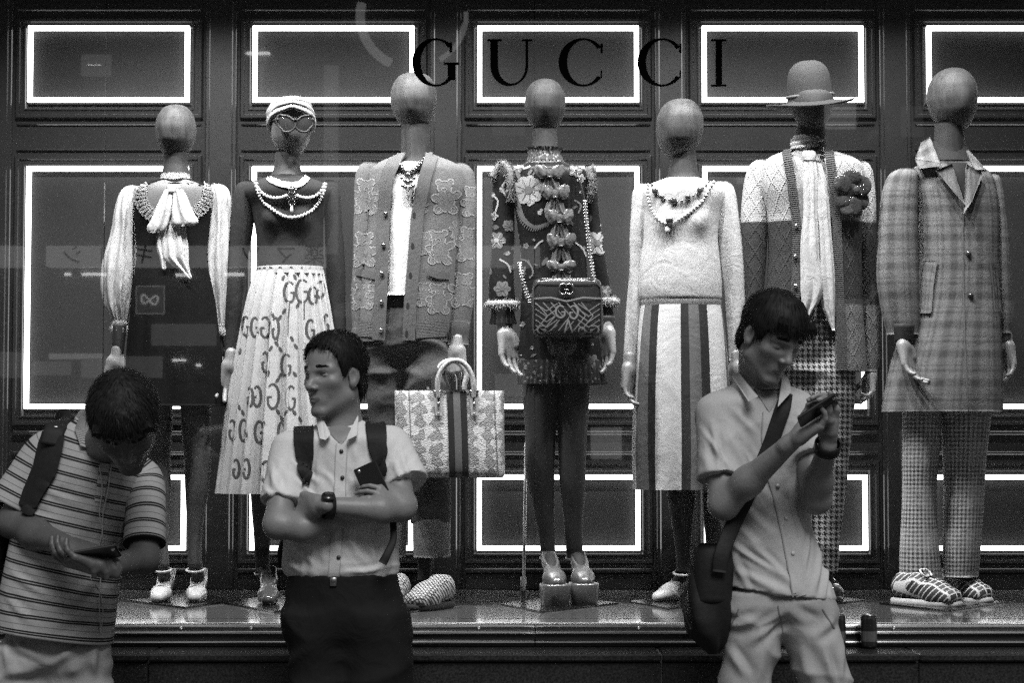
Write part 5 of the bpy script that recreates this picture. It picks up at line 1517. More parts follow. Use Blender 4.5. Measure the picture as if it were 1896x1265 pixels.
    for k in range(150):
        x, y = r_.uniform(905, 1128), r_.uniform(308, 706)
        if 985 < x < 1115 and 515 < y < 628: continue
        s_ = r_.uniform(1.6, 5.5)
        if r_.random() < .45:
            sk.patch(circ(x, y, s_ * .8, s_ * 1.9, 8, rot=r_.uniform(0, 3)), .002, tw, int(r_.choice([1, 2, 2])), 2)
        else:
            for a in np.linspace(0, 2 * PI, 6)[:-1]: sk.patch(circ(x + s_ * .6 * math.cos(a), y + s_ * .6 * math.sin(a), s_ * .45, s_ * .45, 7), .002, tw, int(r_.choice([0, 1, 1])), 1)
    mk('print_sprigs', tw, mp, parent=dr, kind='stuff')
    mk('ruffle_collar', OV([(274, 975, 1040), (282, 980, 1036), (294, 978, 1040), (305, 972, 1048)], YM + .005, 90, 24, lambda th, tt, V: .007 * (1 - tt) * np.sin(th * 17) + .003 * np.sin(th * 29 + 9 * tt), ratio=.85, cap=(0, 0)),
       mat('printed_ruffle', .1, .6, .3, pat=lambda x, y, X: X.vor(90.).step(.2, .5) * -.25 + .30), parent=dr)
    m_bow = mat('pewter_satin', .11, .28, .5, noise=(30., .2), bump=lambda x, y, X: X.noise(30., 3, dist=1.) * 2.)
    for q, (bx, by, w, h) in enumerate(((1018, 322, 54, 52), (1028, 360, 52, 54), (1036, 406, 50, 58), (1039, 450, 52, 56), (1039, 496, 52, 42), (1040, 648, 52, 70))):
        p, _ = sk.hit(bx, by, 0.); bowknot(dr, bx, by, w, h, p[1] - YM - .012, m_bow, q * 3)
    m_fur = mat('grey_fur', .16, .9, .2, noise=(60., .3))
    def on(ps, off=.012):
        out = []
        for p_ in ps:
            h_, _ = sk.hit(p_[0], p_[1], off)
            if h_ is not None: out.append(h_)
        return out
    fur(so[0], on([(914, 330), (917, 314), (931, 309), (943, 322), (950, 345), (953, 370), (953, 398)]), .013, m_fur, 2200, .016, seed=1)
    fur(so[1], on([(1099, 318), (1092, 314), (1089, 330), (1089, 350), (1090, 372)]), .012, m_fur, 1800, .016, seed=2)
    m_fur2 = mat('pale_cuff_fur', .36, .9, .2, noise=(60., .3))
    for par, l, r, y, s in ((so[0], 905, 956, 564, 3), (so[1], 1108, 1138, 558, 4)):
        c = (P(l, y, YM + .01) + P(r, y, YM + .01)) / 2; rx = (P(r, y, YM)[0] - P(l, y, YM)[0]) / 2
        th = np.linspace(0, 2 * PI, 20)
        fur(par, np.stack([c[0] + rx * np.cos(th), c[1] + rx * .8 * np.sin(th), c[2] + 0 * th], 1), .013, m_fur2, 2400, .014, seed=s)
        mk('frill', OV([(y + 3, l + 4, r - 3), (y + 18, l + 5, r - 4), (y + 36, l + 3, r - 1)], YM + .01, 90, 14, lambda th, tt, V: .005 * tt * np.sin(th * 16), ratio=.85, cap=(1, 0)), m_fl, parent=par)
    mk('hem_frill', OV([(668, 962, 1115), (690, 961, 1119), (712, 960, 1121)], YM, 260, 10, lambda th, tt, V: .004 + .006 * tt * np.sin(th * 44), ratio=.60, cap=(0, 0)), mat('pleated_frill', .02, .4, .4, noise=(60., .5), pat=lambda x, y, X: X.vor(60.).step(.15, .4) * -.10 + .12), parent=dr)
    for w_, e_, th_, n_ in (((936, 612), (948, 690), -1, (.5, -.6, 0)), ((1124, 610), (1122, 690), 1, (-.6, -.5, 0))):
        mk('forearm', OV([(585, w_[0] - 17, w_[0] + 15), (612, w_[0] - 15, w_[0] + 13)], YM + .005, 24, 6, ratio=.8), m_head_d, parent=t)
        hand(t, w_, e_, n_, th_, .0, -.02, L=.195, curl=(.22, .3, .35))
    leg(t, [(695, 965, 1033), (740, 968, 1033), (800, 972, 1030), (850, 972, 1028), (890, 976, 1026), (950, 989, 1027), (1000, 998, 1028), (1038, 1001, 1030)], (footY(1034, 1126), .2, .062), m_tights)
    leg(t, [(695, 1030, 1096), (740, 1031, 1092), (800, 1032, 1087), (850, 1034, 1085), (890, 1036, 1084), (950, 1042, 1081), (1000, 1046, 1079), (1038, 1049, 1079)], (footY(1086, 1124), .16, .062), m_tights)
    m_pl = mat('silver_leather', .13, .32, .5, metal=.5, noise=(60., .2), bump=lambda x, y, X: X.noise(30., 3) * .6)
    m_ph = mat('silver_heel', .30, .3, .5, metal=.6, noise=(60., .2))
    for tx, ty, sx, yw in ((1034, 1126, 1016, .20), (1086, 1124, 1064, .16)):
        heel_shoe(t, footY(tx, ty), yw, m_pl, heel=.085, plat=.062, L=.185, strap=P(sx, 1034, YM + .0), msole=m_pl, wide=1.05, heelr=.011)
    pole = cyl(P(974, 820, YM + .05), footY(969, 1112) + A(0, 0, .008), .0055, .0065, 12)
    mk('support_rod', pole, m_steel, parent=t)
    mk('rod_socket', cyl(footY(969, 1112) + A(0, 0, .006), footY(969, 1112) + A(0, 0, .085), .011, .010, 14), m_black, parent=t)
    plate(t, 928, 1145, 1108, 1136, -35)
mannequin_floral()
def camera_bag():
    YB = YM - .135
    t = thing('shoulder_bag', P(1050, 625, YB), 'dark quilted shoulder bag with metal GG and chain strap across the floral dress', 'bag')
    m_lea = mat('dark_leather', .022, .32, .5, noise=(40., .2), coat=.2, bump=lambda x, y, X: X.noise(300., 3) * .25 + X.noise(12., 2) * .4)
    g_ = OV([(516, 1000, 1098, 0, .42), (518, 992, 1106, 0, .5), (524, 987, 1112, 0, .55), (560, 984, 1116), (600, 985, 1117), (618, 988, 1116), (624, 993, 1111, 0, .52), (626, 1002, 1102, 0, .46)], YB, 80, 40, wr(.002, 20., 3), ratio=.56, expo=4.2)
    body = mk('body', g_, m_lea, parent=t); sk = Skin(g_)
    m_q = mat('quilting', .20, .4, .4, noise=(120., .4)); m_pip = mat('piping', .05, .3, .5)
    mk('piping', sk.strip([(996, 524), (1104, 524), (1112, 532), (1113, 612), (1106, 620), (996, 621), (989, 612), (989, 532)], 3, .004, 4, closed=True), m_pip, parent=body)
    mk('flap_edge', sk.strip([(990, 553), (1020, 551), (1049, 558), (1080, 551), (1112, 553)], 3, .004, 4), m_q, parent=body)
    qb = MB()
    for k in range(-2, 9):
        x0 = 992 + 14 * k
        for a, b in (((x0, 560), (x0 + 22, 585)), ((x0 + 22, 585), (x0, 612))):
            if 990 < a[0] < 1112 and 990 < b[0] < 1112: sk.strip([a, b], 1.8, .0025, 4, qb)
    for k in range(5):
        y0 = 562 + 10 * k
        sk.strip([(992, y0), (1012, y0 + 14), (1032, y0)], 1.6, .0025, 4, qb); sk.strip([(1070, y0), (1090, y0 + 14), (1110, y0)], 1.6, .0025, 4, qb)
    mk('stitching', qb, m_q, parent=body, kind='stuff')
    gp = MB()
    Gglyph(sk, gp, 1038, 577, 9, 11, 3, off=.004); Gglyph(sk, gp, 1062, 578, 8, 12, 3, True, off=.004); Gglyph(sk, gp, 1004, 610, 8, 7, 2.5, off=.004); Gglyph(sk, gp, 1100, 610, 8, 7, 2.5, True, off=.004)
    sk.strip([(1045, 616), (1052, 592), (1060, 616)], 3, .004, 3, gp); sk.strip(circ(1077, 612, 6, 6, 14), 2.4, .004, 2, gp, closed=True)
    mk('painted_letters', gp, m_q, parent=body)
    # interlocked metal G pair
    em = MB()
    for cx_, mi in ((1043, 0), (1054, 1)):
        sg = -1 if mi else 1
        a = arc(0, 0, 8, 9.5, -45, -320, 20); a[:, 0] *= sg
        pts = [sk.hit(cx_ + x, 536 + y, .006)[0] for x, y in a]
        merge(em, tube(pts, .0032, 8, 40)); pp = [sk.hit(cx_ + sg * x, 536 + y, .006)[0] for x, y in ((7.5, 1.), (1.5, 1.))]
        merge(em, tube(pp, .0028, 8, 8))
    mk('metal_emblem', em, m_metal, parent=body)
    mk('zip', cyl(sk.hit(1000, 519, .002)[0], sk.hit(1098, 519, .002)[0], .003, .003, 8), m_metal_d, parent=body)
    # chain strap: links of bright beads either side, and its thin shoulder strap
    m_link = mat('chain_link', .60, .25, .5, metal=.8, noise=(90., .2))
    for pts, n in ((((1083, 372), (1087, 420), (1094, 480), (1104, 540)), 30), (((962, 486), (966, 510), (974, 540), (980, 556)), 14)):
        P3 = [P(*p, YM - .105 + (-.02 if p[1] > 500 else 0)) for p in pts]
        C = catmull(np.array(P3), np.linspace(0, 1, n))
        mb = MB(); Tn = np.gradient(C, axis=0)
        for k in range(n):
            d = nrm(Tn[k]); s = nrm(np.cross(d, A(0, 1, 0)))
            merge(mb, bevbox(C[k], (.018, .006, .0045), .0015, np.stack([s, A(0, 1, 0), d], 1)))
        merge(mb, tube(P3, .0035, 6, 40))
        mk('chain', mb, m_link, parent=t, kind='stuff')
    mk('strap', tube([P(1066, 314, YM - .08), P(1075, 340, YM - .10), P(1083, 374, YM - .105)], .004, 8, 12), m_lea, parent=t)
    for x, y in ((983, 560), (1109, 548)): mk('ring', ringtube(P(x, y, YB - .01), .010, .004, .003), m_metal, parent=t)
camera_bag()

# ---- 5. cream sweater and striped skirt
def mannequin_sweater():
    t = thing('mannequin', (P(1260, 1118, YM)[0], YM, FZ), 'mannequin in cream sweater with bead necklaces and vertically striped midi skirt', 'mannequin', 'mannequins in the window')
    head(t, [(183, 1254, 1268), (186, 1243, 1279), (193, 1231, 1289), (205, 1222, 1297), (222, 1216, 1302), (240, 1215, 1302), (258, 1217, 1298), (272, 1222, 1290), (283, 1229, 1282), (290, 1238, 1272), (294, 1246, 1262)], m_head, dy=.025, face=-.5)
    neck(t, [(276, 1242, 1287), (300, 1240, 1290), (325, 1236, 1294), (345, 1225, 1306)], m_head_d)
    m_c = mat('cream_knit', .62, .85, .2, pat=lambda x, y, X: X.noise(70., 4) * .30 + .30, noise=None, bump=lambda x, y, X: X.noise(12., 3, dist=.8) * 2.2 + X.noise(380., 2) * .5)
    body = OV([(330, 1232, 1296, 0, .85), (337, 1212, 1318), (345, 1194, 1336), (360, 1186, 1344), (400, 1190, 1335), (440, 1190, 1330), (490, 1184, 1334), (530, 1181, 1337), (552, 1184, 1337), (557, 1188, 1333)], YM, 80, 80,
              wr(.005, 12., 4, lambda th, tt: .022 * np.exp(-((tt - .36) / .12) ** 2) * (np.exp(-((th - PI + .42) / .3) ** 2) + np.exp(-((th - PI - .42) / .3) ** 2))), ratio=.60)
    sw_ = mk('sweater', body, m_c, parent=t)
    mk('hem_band', OV([(552, 1188, 1334), (560, 1186, 1336), (569, 1187, 1335)], YM, 60, 10, ratio=.61, cap=(0, 0)), mat('cream_rib', .40, .8, .2, bump=ribs(.004, 'x')), parent=t)
    for rows, s in (([(340, 1186, 1198), (346, 1177, 1202), (360, 1171, 1203), (400, 1169, 1202), (450, 1166, 1196), (510, 1163, 1190), (570, 1160, 1185), (630, 1157, 1180), (672, 1154, 1177)], 1), ([(336, 1326, 1346), (342, 1320, 1356), (356, 1318, 1363), (400, 1322, 1369), (450, 1328, 1374), (510, 1335, 1379), (570, 1343, 1381), (630, 1350, 1378), (668, 1352, 1377)], 2)):
        mk('sleeve', OV(rows, YM + .01, 44, 70, wr(.005, 18., s), ratio=.78), m_c, parent=t)
    hand(t, (1165, 676), (1162, 745), (.8, -.5, 0), -1, .0, -.01, curl=(.4, .5, .5))
    hand(t, (1364, 672), (1366, 750), (-.8, -.5, 0), 1)
    sk = Skin(body)
    nk = thing('bead_necklace', P(1262, 420, YM - .1), 'two strings of beads with dark stones over the cream sweater', 'necklace')
    mb = MB(); beads(mb, sk, [(1203, 338), (1200, 352), (1203, 372), (1210, 392), (1222, 408), (1238, 414), (1256, 406), (1278, 392), (1298, 374), (1312, 352), (1324, 334)], .0056, 34, None, .4); mk('strand', mb, m_pearl, parent=nk)
    mb = MB(); beads(mb, sk, [(1206, 336), (1212, 352), (1224, 364), (1245, 372), (1270, 370), (1292, 356), (1308, 342), (1316, 334)], .0050, 20, None, .4); mk('strand', mb, m_metal, parent=nk)
    for px, py, r, m in ((1214, 354, .012, m_gem), (1226, 365, .010, m_metal_d), (1247, 372, .013, m_gem), (1273, 365, .010, m_metal_d), (1295, 353, .012, m_gem), (1239, 408, .014, m_metal_d), (1236, 424, .009, m_pearl)):
        p, _ = sk.hit(px, py, .007); mk('stone', sphere(p, (r, r * .6, r * (1.5 if py > 420 else 1)), 10, 7), m, parent=nk)
    m_st = mat('striped_wool', .6, .7, .25, noise=(60., .06), bump=cloth_bump(9., 2.5), pat=stripes5)
    V, F, T = ovl([(562, 1188, 1335), (600, 1183, 1340), (660, 1178, 1346), (740, 1173, 1352), (830, 1171, 1356), (907, 1174, 1352)], YM, 160, 70,
              wr(.004, 9., 6, lambda th, tt: .010 * tt * np.sin(th * 9 + .6)), ratio=.6, cap=(1, 0))
    # stripe coordinate: fraction across the front, so the stripes run with the gores
    n = 161; th = np.linspace(0, 2 * PI, n)
    T = T.copy(); T[:len(th) * 70, 0] = np.tile((th - PI) / PI, 70)
    mk('striped_skirt', fix_degenerate((V, F, T)), m_st, parent=t)
    leg(t, [(890, 1232, 1290), (940, 1238, 1286), (1000, 1248, 1281), (1045, 1252, 1279), (1060, 1252, 1279)], (footY(1214, 1118), -.95, 0.), m_tights)
    leg(t, [(890, 1300, 1345), (940, 1302, 1342), (1000, 1306, 1336), (1045, 1308, 1333), (1060, 1308, 1333)], (footY(1322, 1120), .1, 0.), m_tights)
    mw = mat('white_leather', .5, .25, .5, noise=(30., .05), coat=.3)
    heel_shoe(t, footY(1214, 1118), -.95, mw, heel=.075, L=.20, strap=P(1263, 1062, YM), point=.008)
    heel_shoe(t, footY(1322, 1120), .1, mw, heel=.075, L=.20, strap=P(1320, 1062, YM), point=.008)
    plate(t, 1165, 1390, 1104, 1130, -40)
def stripes5(x, y, X):
    q = .5 - x            # 0 at the left edge, 1 at the right, by angle
    def b(c0, w, v, cur):
        m = band(q, c0, w, .05); return cur * (1. - m) + m * v
    cur = b(.180, .049, .13, q * 0. + .56)
    cur = b(.266, .038, .022, cur)
    cur = b(.510, .031, .022, cur)
    cur = b(.580, .042, .12, cur)
    cur = b(.659, .039, .022, cur)
    cur = b(.06, .04, .5, cur); cur = b(.95, .03, .13, cur)
    return cur
mannequin_sweater()

# ---- 6. two-tone cardigan, hat and houndstooth trousers
def mannequin_hat():
    t = thing('mannequin', (P(1505, 1118, YM)[0], YM, FZ), 'mannequin in two-tone cable cardigan, long white scarf and houndstooth trousers', 'mannequin', 'mannequins in the window')
    head(t, [(166, 1482, 1524), (172, 1470, 1536), (180, 1466, 1541), (190, 1465, 1542), (208, 1468, 1539), (222, 1474, 1533), (235, 1483, 1524), (243, 1491, 1516), (247, 1498, 1508)], mat('shaded_linen_head', .04, .72, .25, noise=(14., .2), bump=lambda x, y, X: X.noise(420., 3) * .14), face=.05)  # shade under the hat brim put into the head's colour
    neck(t, [(232, 1474, 1530), (258, 1472, 1529), (290, 1468, 1532)], m_head_d)
    def knit(x, y, X):
        a = ((x / .05 + y / .085).fract() - .5).abs(); b = ((x / .05 - y / .085).fract() - .5).abs()
        return (1. - (a.min(b) + (X.noise(30., 2) - .5) * .12).step(.0, .10)) * .7 * ((y * (2 * PI / .008)).sin() * .3 + .7) + X.noise(300., 2) * .6 + X.noise(9., 3) * 2.
    zA, zB = P(1480, 412, YM)[2], P(1480, 566, YM)[2]
    def tone(x, y, X):
        n = X.noise(200., 3)
        top = y.step(zA - .004, zA + .004); mid = y.step(zB - .004, zB + .004)
        return (top * .42 + (1. - top) * (mid * .045 + (1. - mid) * .17)) * (n * .5 + .75)
    m_k = mat('two_tone_cable_knit', .4, .9, .2, pat=tone, noise=None, bump=knit, bdist=.004)
    rowsC = [(276, 1462, 1530, 0, .85), (284, 1440, 1556), (294, 1420, 1584), (308, 1408, 1598), (340, 1404, 1604), (400, 1418, 1598), (470, 1422, 1596), (560, 1418, 1598), (640, 1414, 1602), (688, 1412, 1604)]
    V, F, T = ovl(rowsC, YM, 130, 90, wr(.004, 12., 7), ratio=.54, expo=2.35, cap=(0, 0))
    ctr = {276: (1462, 1526), 330: (1472, 1533), 420: (1483, 1541), 540: (1481, 1545), 600: (1470, 1548), 688: (1456, 1550)}
    ys = sorted(ctr)
    cen = V[F].mean(1)
    d = cen - CAM; den = d[:, 1] * CP + d[:, 2] * SP; px = CX + FPX * d[:, 0] / den; py = CY - FPX * (d[:, 2] * CP - d[:, 1] * SP) / den
    gap = (px > np.interp(py, ys, [ctr[k][0] for k in ys])) & (px < np.interp(py, ys, [ctr[k][1] for k in ys])) & (cen[:, 1] < YM - .02)
    mb = MB(); mb.add(V, F[~gap], T)
    card = mk('cardigan', hollow(mb, .006), m_k, parent=t)
    sk = Skin((V, F))
    m_b = mat('band_rib', .09, .85, .2, noise=(60., .2), bump=ribs(.0075, 'y', 1.2), bdist=.003, pat=lambda x, y, X: ((y * (2 * PI / .0075)).sin() * .5 + .5) * .06 + .05)
    for s in (0, 1):
        bd = sk.strip([(ctr[y][s] + (-7 if s == 0 else 8), y) for y in ys], 17, .006, 3)
        mk('front_band', bd, m_b, parent=card)
    for bx, by in ((1474, 419), (1473, 475), (1473, 530), (1466, 600), (1458, 650)): button(card, sk, bx, by, .0085, m_metal, t=.013)
    sls = []
    for rows, s in (([(296, 1400, 1420), (303, 1390, 1424), (320, 1382, 1426), (360, 1375, 1424), (412, 1371, 1422), (470, 1372, 1420), (530, 1376, 1416), (600, 1382, 1414), (660, 1386, 1414)], 1), ([(298, 1588, 1604), (305, 1584, 1612), (320, 1584, 1617), (360, 1587, 1620), (412, 1590, 1622), (470, 1592, 1625), (530, 1595, 1628), (600, 1598, 1632), (660, 1600, 1630), (688, 1601, 1624)], 2)):
        g_ = OV(rows, YM + .01, 44, 70, wr(.005, 18., s + 3), ratio=.85); sls.append(g_)
        mk('sleeve', g_, m_k, parent=card)
    ms = mat('ivory_shirt', .48, .6, .3, noise=(40., .06), bump=cloth_bump(12., 2.))
    mk('shirt', OV([(280, 1462, 1530), (300, 1440, 1550), (340, 1430, 1562), (450, 1436, 1560), (545, 1440, 1556)], YM, 48, 40, wr(.003, 14., 3), ratio=.52), ms, parent=t)
    # scarf
    m_sc = mat('ivory_scarf', .55, .45, .4, noise=(30., .05), bump=lambda x, y, X: X.noise(14., 3, X.vec(x * 3., y), dist=1.) * 2.)
    sc = thing('neck_scarf', P(1500, 600, YM - .1), 'long ivory neck scarf knotted below the hat with two pointed tails', 'scarf')
    mk('wrap', OV([(252, 1468, 1524), (262, 1463, 1527), (274, 1463, 1526), (284, 1468, 1522)], YM + .012, 56, 24, lambda th, tt, V: .0018 * np.sin(22 * tt + 3 * np.sin(th + .6)) + .002 * wob(V, 40., 3), ratio=.92), m_sc, parent=sc)
    mk('knot', OV([(278, 1488, 1508), (286, 1484, 1512), (298, 1486, 1510), (306, 1490, 1508)], YM - .075, 24, 14, wr(.003, 60., 2), ratio=.6), m_sc, parent=sc)
    fo = lambda a, k, s: wr(a * .6, 18., s, lambda th, tt: a * np.sin(th * k + 2 * tt))
    mk('tail', OV([(296, 1489, 1508), (340, 1488, 1512), (400, 1487, 1513), (470, 1485, 1514), (530, 1484, 1526), (560, 1487, 1515), (580, 1488, 1500), (596, 1490, 1491)], YM - .105, 40, 60, fo(.005, 5, 3), ratio=.3), m_sc, parent=sc)
    mk('tail', OV([(298, 1506, 1516), (340, 1510, 1528), (400, 1514, 1535), (460, 1518, 1540), (520, 1520, 1543), (570, 1525, 1544), (590, 1534, 1544), (612, 1543, 1544)], YM - .098, 40, 60, fo(.005, 5, 4), ratio=.35), m_sc, parent=sc)
    # flower brooch
    br = thing('flower_brooch', sk.hit(1574, 365, .01)[0], 'large glossy fabric flower pinned to the pale upper front of the two-tone cardigan', 'brooch')
    m_pt = mat('petal_satin', .05, .18, .5, noise=(30., .4), bump=lambda x, y, X: X.noise(40., 3, dist=1.) * 2.)
    skc = Skin((V, F), *sls)
    for k, (ox, oy, rx, rz) in enumerate(((0, -28, .030, .026), (-17, -16, .026, .03), (15, -14, .026, .032), (-16, 10, .024, .032), (14, 12, .024, .03), (0, 24, .026, .028), (-4, -6, .024, .024), (6, 34, .018, .018), (-10, 30, .02, .02))):
        p, n_ = skc.hit(1573 + ox, 358 + oy, .014 + .006 * (k % 3))
        if p is None: continue
        v_, f_ = sphere(p, (rx * 1.25, .007, rz * 1.2), 20, 14); v_ = v_ + nrm(A(.2, -1, 0)) * (.006 * wob(v_, 60., k))[:, None]
        mk('petal', (v_, f_), m_pt, parent=br)
    p, _ = skc.hit(1578, 352, .03); mk('centre', sphere(p, (.013, .008, .016), 12, 8), m_gem, parent=br)
    for q in ((1582, 346), (1586, 352), (1584, 360), (1587, 344)): p, _ = skc.hit(*q, .036); mk('stamen', sphere(p, .0035, 7, 5), m_metal, parent=br)
    # hat
    hat = thing('brimmed_hat', P(1500, 190, YM), 'grey felt hat with rounded crown and wide tilted brim', 'hat')
    m_felt = mat('grey_felt', .042, .9, .2, noise=(40., .12), bump=lambda x, y, X: X.noise(300., 3) * .4)
    c0 = P(1500, 183, YM + .02); rx = 41 / FPX * YM
    n = 64; th = np.linspace(0, 2 * PI, n + 1)
    prof_h = [(.02, .140), (.35, .139), (.62, .130), (.83, .112), (.95, .086), (1.0, .05), (1.03, .012), (1.05, -.002), (1.10, -.008), (1.5, -.012), (1.85, -.012), (2.0, -.006), (2.005, -.011), (1.9, -.018), (1.5, -.019), (1.05, -.014), (.95, -.012)]
    Vh = []
    for r, z in prof_h:
        for a in th:
            rr = rx * r; ex = 1.12
            x, y = rr * math.sin(a), rr * ex * math.cos(a)
            zz = z
            if r > 1.04: zz += (r - 1.04) * (.010 * math.cos(2 * (a)) * -1 + .0)     # sides dip, front and back lift less
            if r > 1.04: zz += -(r - 1.04) * .012
            Vh.append([x, y, zz])
    Vh = np.array(Vh); ro = Matrix.Rotation(math.radians(-5.), 3, 'Y') @ Matrix.Rotation(math.radians(7.), 3, 'X')
    Vh = Vh @ np.array(ro).T + c0
    Fh = grid_faces(len(prof_h), n + 1); mk('felt', (Vh, flip_out(Vh, Fh)), m_felt, parent=hat)
    bnd = Vh.reshape(len(prof_h), n + 1, 3)[6]
    mk('band', tube(bnd * 1.0, (.006), 6, 90, ref=A(0, 0, 1), cap=False), mat('hat_band', .12, .6), parent=hat)
    # trousers
    m_h = mat('houndstooth_wool', .3, .8, .2, pat=houndstooth(.0025, .012, .36), noise=(80., .12), bump=cloth_bump(12., 2.))
    hp = trousers([(536, 1466, 1546), (548, 1464, 1548), (600, 1456, 1556), (650, 1448, 1566)], [[(640, 1500, 1570), (700, 1500, 1582), (740, 1500, 1580), (820, 1502, 1573), (900, 1505, 1566), (1000, 1508, 1556), (1064, 1512, 1552)], [(620, 1440, 1515), (700, 1440, 1510), (740, 1442, 1506), (820, 1446, 1503), (900, 1448, 1500), (1000, 1452, 1498), (1064, 1455, 1494)]], YM, 5, (.98,))
    tr_ = mk('trousers', hp, m_h, parent=t)
    mk('fly', Skin(hp[:2]).strip([(1502, 552), (1504, 600), (1506, 660)], 2, .002, 4), m_black, parent=tr_)
    mk('belt', OV([(534, 1466, 1546), (545, 1464, 1549)], YM, 50, 4, ratio=.64, cap=(0, 0)), m_black, parent=t)
    mk('buckle', bevbox(P(1481, 540, YM - .085), (.03, .006, .024), .003), m_metal, parent=t)
    m_lo = mat('black_loafer', .018, .16, .6, noise=(30., .2), coat=.5)
    for tx, ty, yw in ((1552, 1119, .35), (1468, 1119, -.1)):
        mk('ankle', OV([(1055, tx - 34, tx - 10), (1095, tx - 32, tx - 8)], YM, 20, 6, ratio=1.), m_tights, parent=t)
        flat_shoe(t, footY(tx, ty), yw, m_lo, L=.26)
    hand(t, (1612, 690), (1606, 745), (-.8, -.3, 0), 1, .02, .0, curl=(.7, .7, .5), L=.17)
    hand(t, (1400, 664), (1402, 740), (.8, -.3, 0), -1, .02)
    plate(t, 1430, 1600, 1104, 1128, -20)
mannequin_hat()

# ---- 7. check coat
def mannequin_coat():
    t = thing('mannequin', (P(1755, 1118, YM)[0], YM, FZ), 'bare-headed mannequin in long grey check overcoat, glen check trousers and plaid sneakers', 'mannequin', 'mannequins in the window')
    head(t, [(126, 1758, 1772), (129, 1747, 1783), (136, 1735, 1793), (148, 1724, 1802), (165, 1718, 1808), (185, 1717, 1809), (203, 1721, 1807), (218, 1728, 1802), (231, 1739, 1795), (239, 1750, 1787), (243, 1760, 1778)], m_head, dy=.025, face=.3)
    neck(t, [(228, 1731, 1786), (255, 1730, 1786), (285, 1728, 1788), (310, 1720, 1796)], m_head_d)
    m_ct = mat('check_overcoat', .2, .9, .2, pat=plaid(.20, .105, .62), noise=None, bump=lambda x, y, X: X.noise(10., 3, dist=.5) * 2. + X.noise(350., 3) * .6)
    body = OV([(300, 1712, 1800, 0, .8), (308, 1694, 1818), (318, 1684, 1832), (340, 1680, 1842), (400, 1690, 1848), (470, 1694, 1850), (540, 1688, 1851), (610, 1668, 1853), (680, 1646, 1855), (740, 1634, 1857), (763, 1631, 1857)], YM, 100, 110,
              wr(.004, 9., 8, lambda th, tt: .008 * np.clip(tt - .4, 0, 1) * np.sin(th * 6 + 1)), ratio=.55, expo=2.4, cap=(1, 1))
    coat = mk('overcoat', body, m_ct, parent=t); sk = Skin(body)
    sls = []
    for rows, s in (([(312, 1668, 1690), (318, 1654, 1696), (332, 1642, 1698), (370, 1630, 1698), (430, 1624, 1699), (500, 1623, 1701), (560, 1629, 1702), (605, 1637, 1704), (620, 1641, 1704)], 1), ([(322, 1834, 1846), (330, 1832, 1852), (350, 1834, 1857), (400, 1838, 1863), (460, 1842, 1868), (530, 1846, 1872), (590, 1849, 1874), (617, 1850, 1874)], 2)):
        g_ = OV(rows, YM - (.055 if s == 1 else -.01), 48, 70, wr(.005, 14., s + 2), ratio=.72 if s == 1 else 1.2); sls.append(g_)
        mk('sleeve', g_, m_ct, parent=coat)
    # collar and lapels
    mk('collar_stand', OV([(262, 1724, 1786, .03, .85), (285, 1716, 1796, .02, .78), (308, 1704, 1808, .005, .66)], YM, 48, 16, cap=(0, 0)), mat('coat_lining', .015, .8), parent=coat)
    flap(coat, 'collar_leaf', (1722, 253, .0), (1706, 262, .03), (1694, 296, -.060), (1741, 303, -.098), YM, m_ct, .006, .004)
    flap(coat, 'collar_leaf', (1694, 294, -.058), (1741, 302, -.098), (1738, 308, -.100), (1702, 312, -.082), YM, m_ct, .006, .002)
    flap(coat, 'lapel', (1733, 315, -.100), (1763, 303, -.092), (1787, 380, -.113), (1778, 370, -.115), YM, m_ct, .006, .006)
    flap(coat, 'collar_leaf', (1780, 262, .01), (1796, 280, .02), (1826, 314, -.055), (1804, 314, -.086), YM, m_ct, .006, .004)
    flap(coat, 'lapel', (1790, 304, -.086), (1820, 322, -.092), (1800, 372, -.108), (1784, 396, -.114), YM, m_ct, .006, .006)
    mk('lining', sk.patch([(1752, 300), (1764, 322), (1786, 374), (1790, 340), (1790, 302)], .004), mat('coat_lining_dark', .012, .7), parent=coat)
    mk('front_edge', sk.strip([(1784, 392), (1782, 430), (1783, 520), (1786, 640), (1792, 762)], 2.0, .003, 5), mat('coat_front_edge', .17, .9, .2), parent=coat)
    for bx, by in ((1793, 470), (1797, 547)): button(coat, sk, bx, by, .0105, mat('horn_button', .05, .2, .6, coat=.4))
    for q in ([(1723, 482), (1716, 530), (1712, 580)], [(1843, 483), (1848, 530), (1851, 575)]):
        pk = mk('pocket_welt', sk.strip(q, 24 if q[0][0] < 1800 else 8, .006, 4), m_ct, parent=coat)
        qq = np.array(q, float); mk('edge', sk.strip(np.concatenate([qq - [12, 0], (qq + [12, 0])[::-1]]), 2.2, .008, 4, closed=True), mat('welt_edge', .17, .9, .2), parent=pk)
    mk('forearm', OV([(600, 1652, 1694), (635, 1656, 1690)], YM - .08, 24, 6, ratio=.8), m_head_d, parent=t)
    hand(t, (1672, 634), (1690, 704), (.6, -.5, 0), -1, -.085, -.115, L=.19, curl=(.3, .35, .4), m=m_hand)
    hand(t, (1864, 636), (1868, 708), (-.8, -.4, 0), 1, .02, .0, L=.185, curl=(.35, .4, .4))
    m_gl = mat('glen_check', .3, .8, .2, pat=glen(.46, .045, .0155), noise=None, bump=cloth_bump(10., 2.))
    mk('trouser_leg', OV([(740, 1670, 1745), (770, 1671, 1742), (850, 1670, 1738), (950, 1669, 1735), (1040, 1668, 1738), (1073, 1667, 1741)], YM - .01, 56, 70, wr(.006, 14., 3), ratio=.95, cap=(1, 1)), m_gl, parent=t)
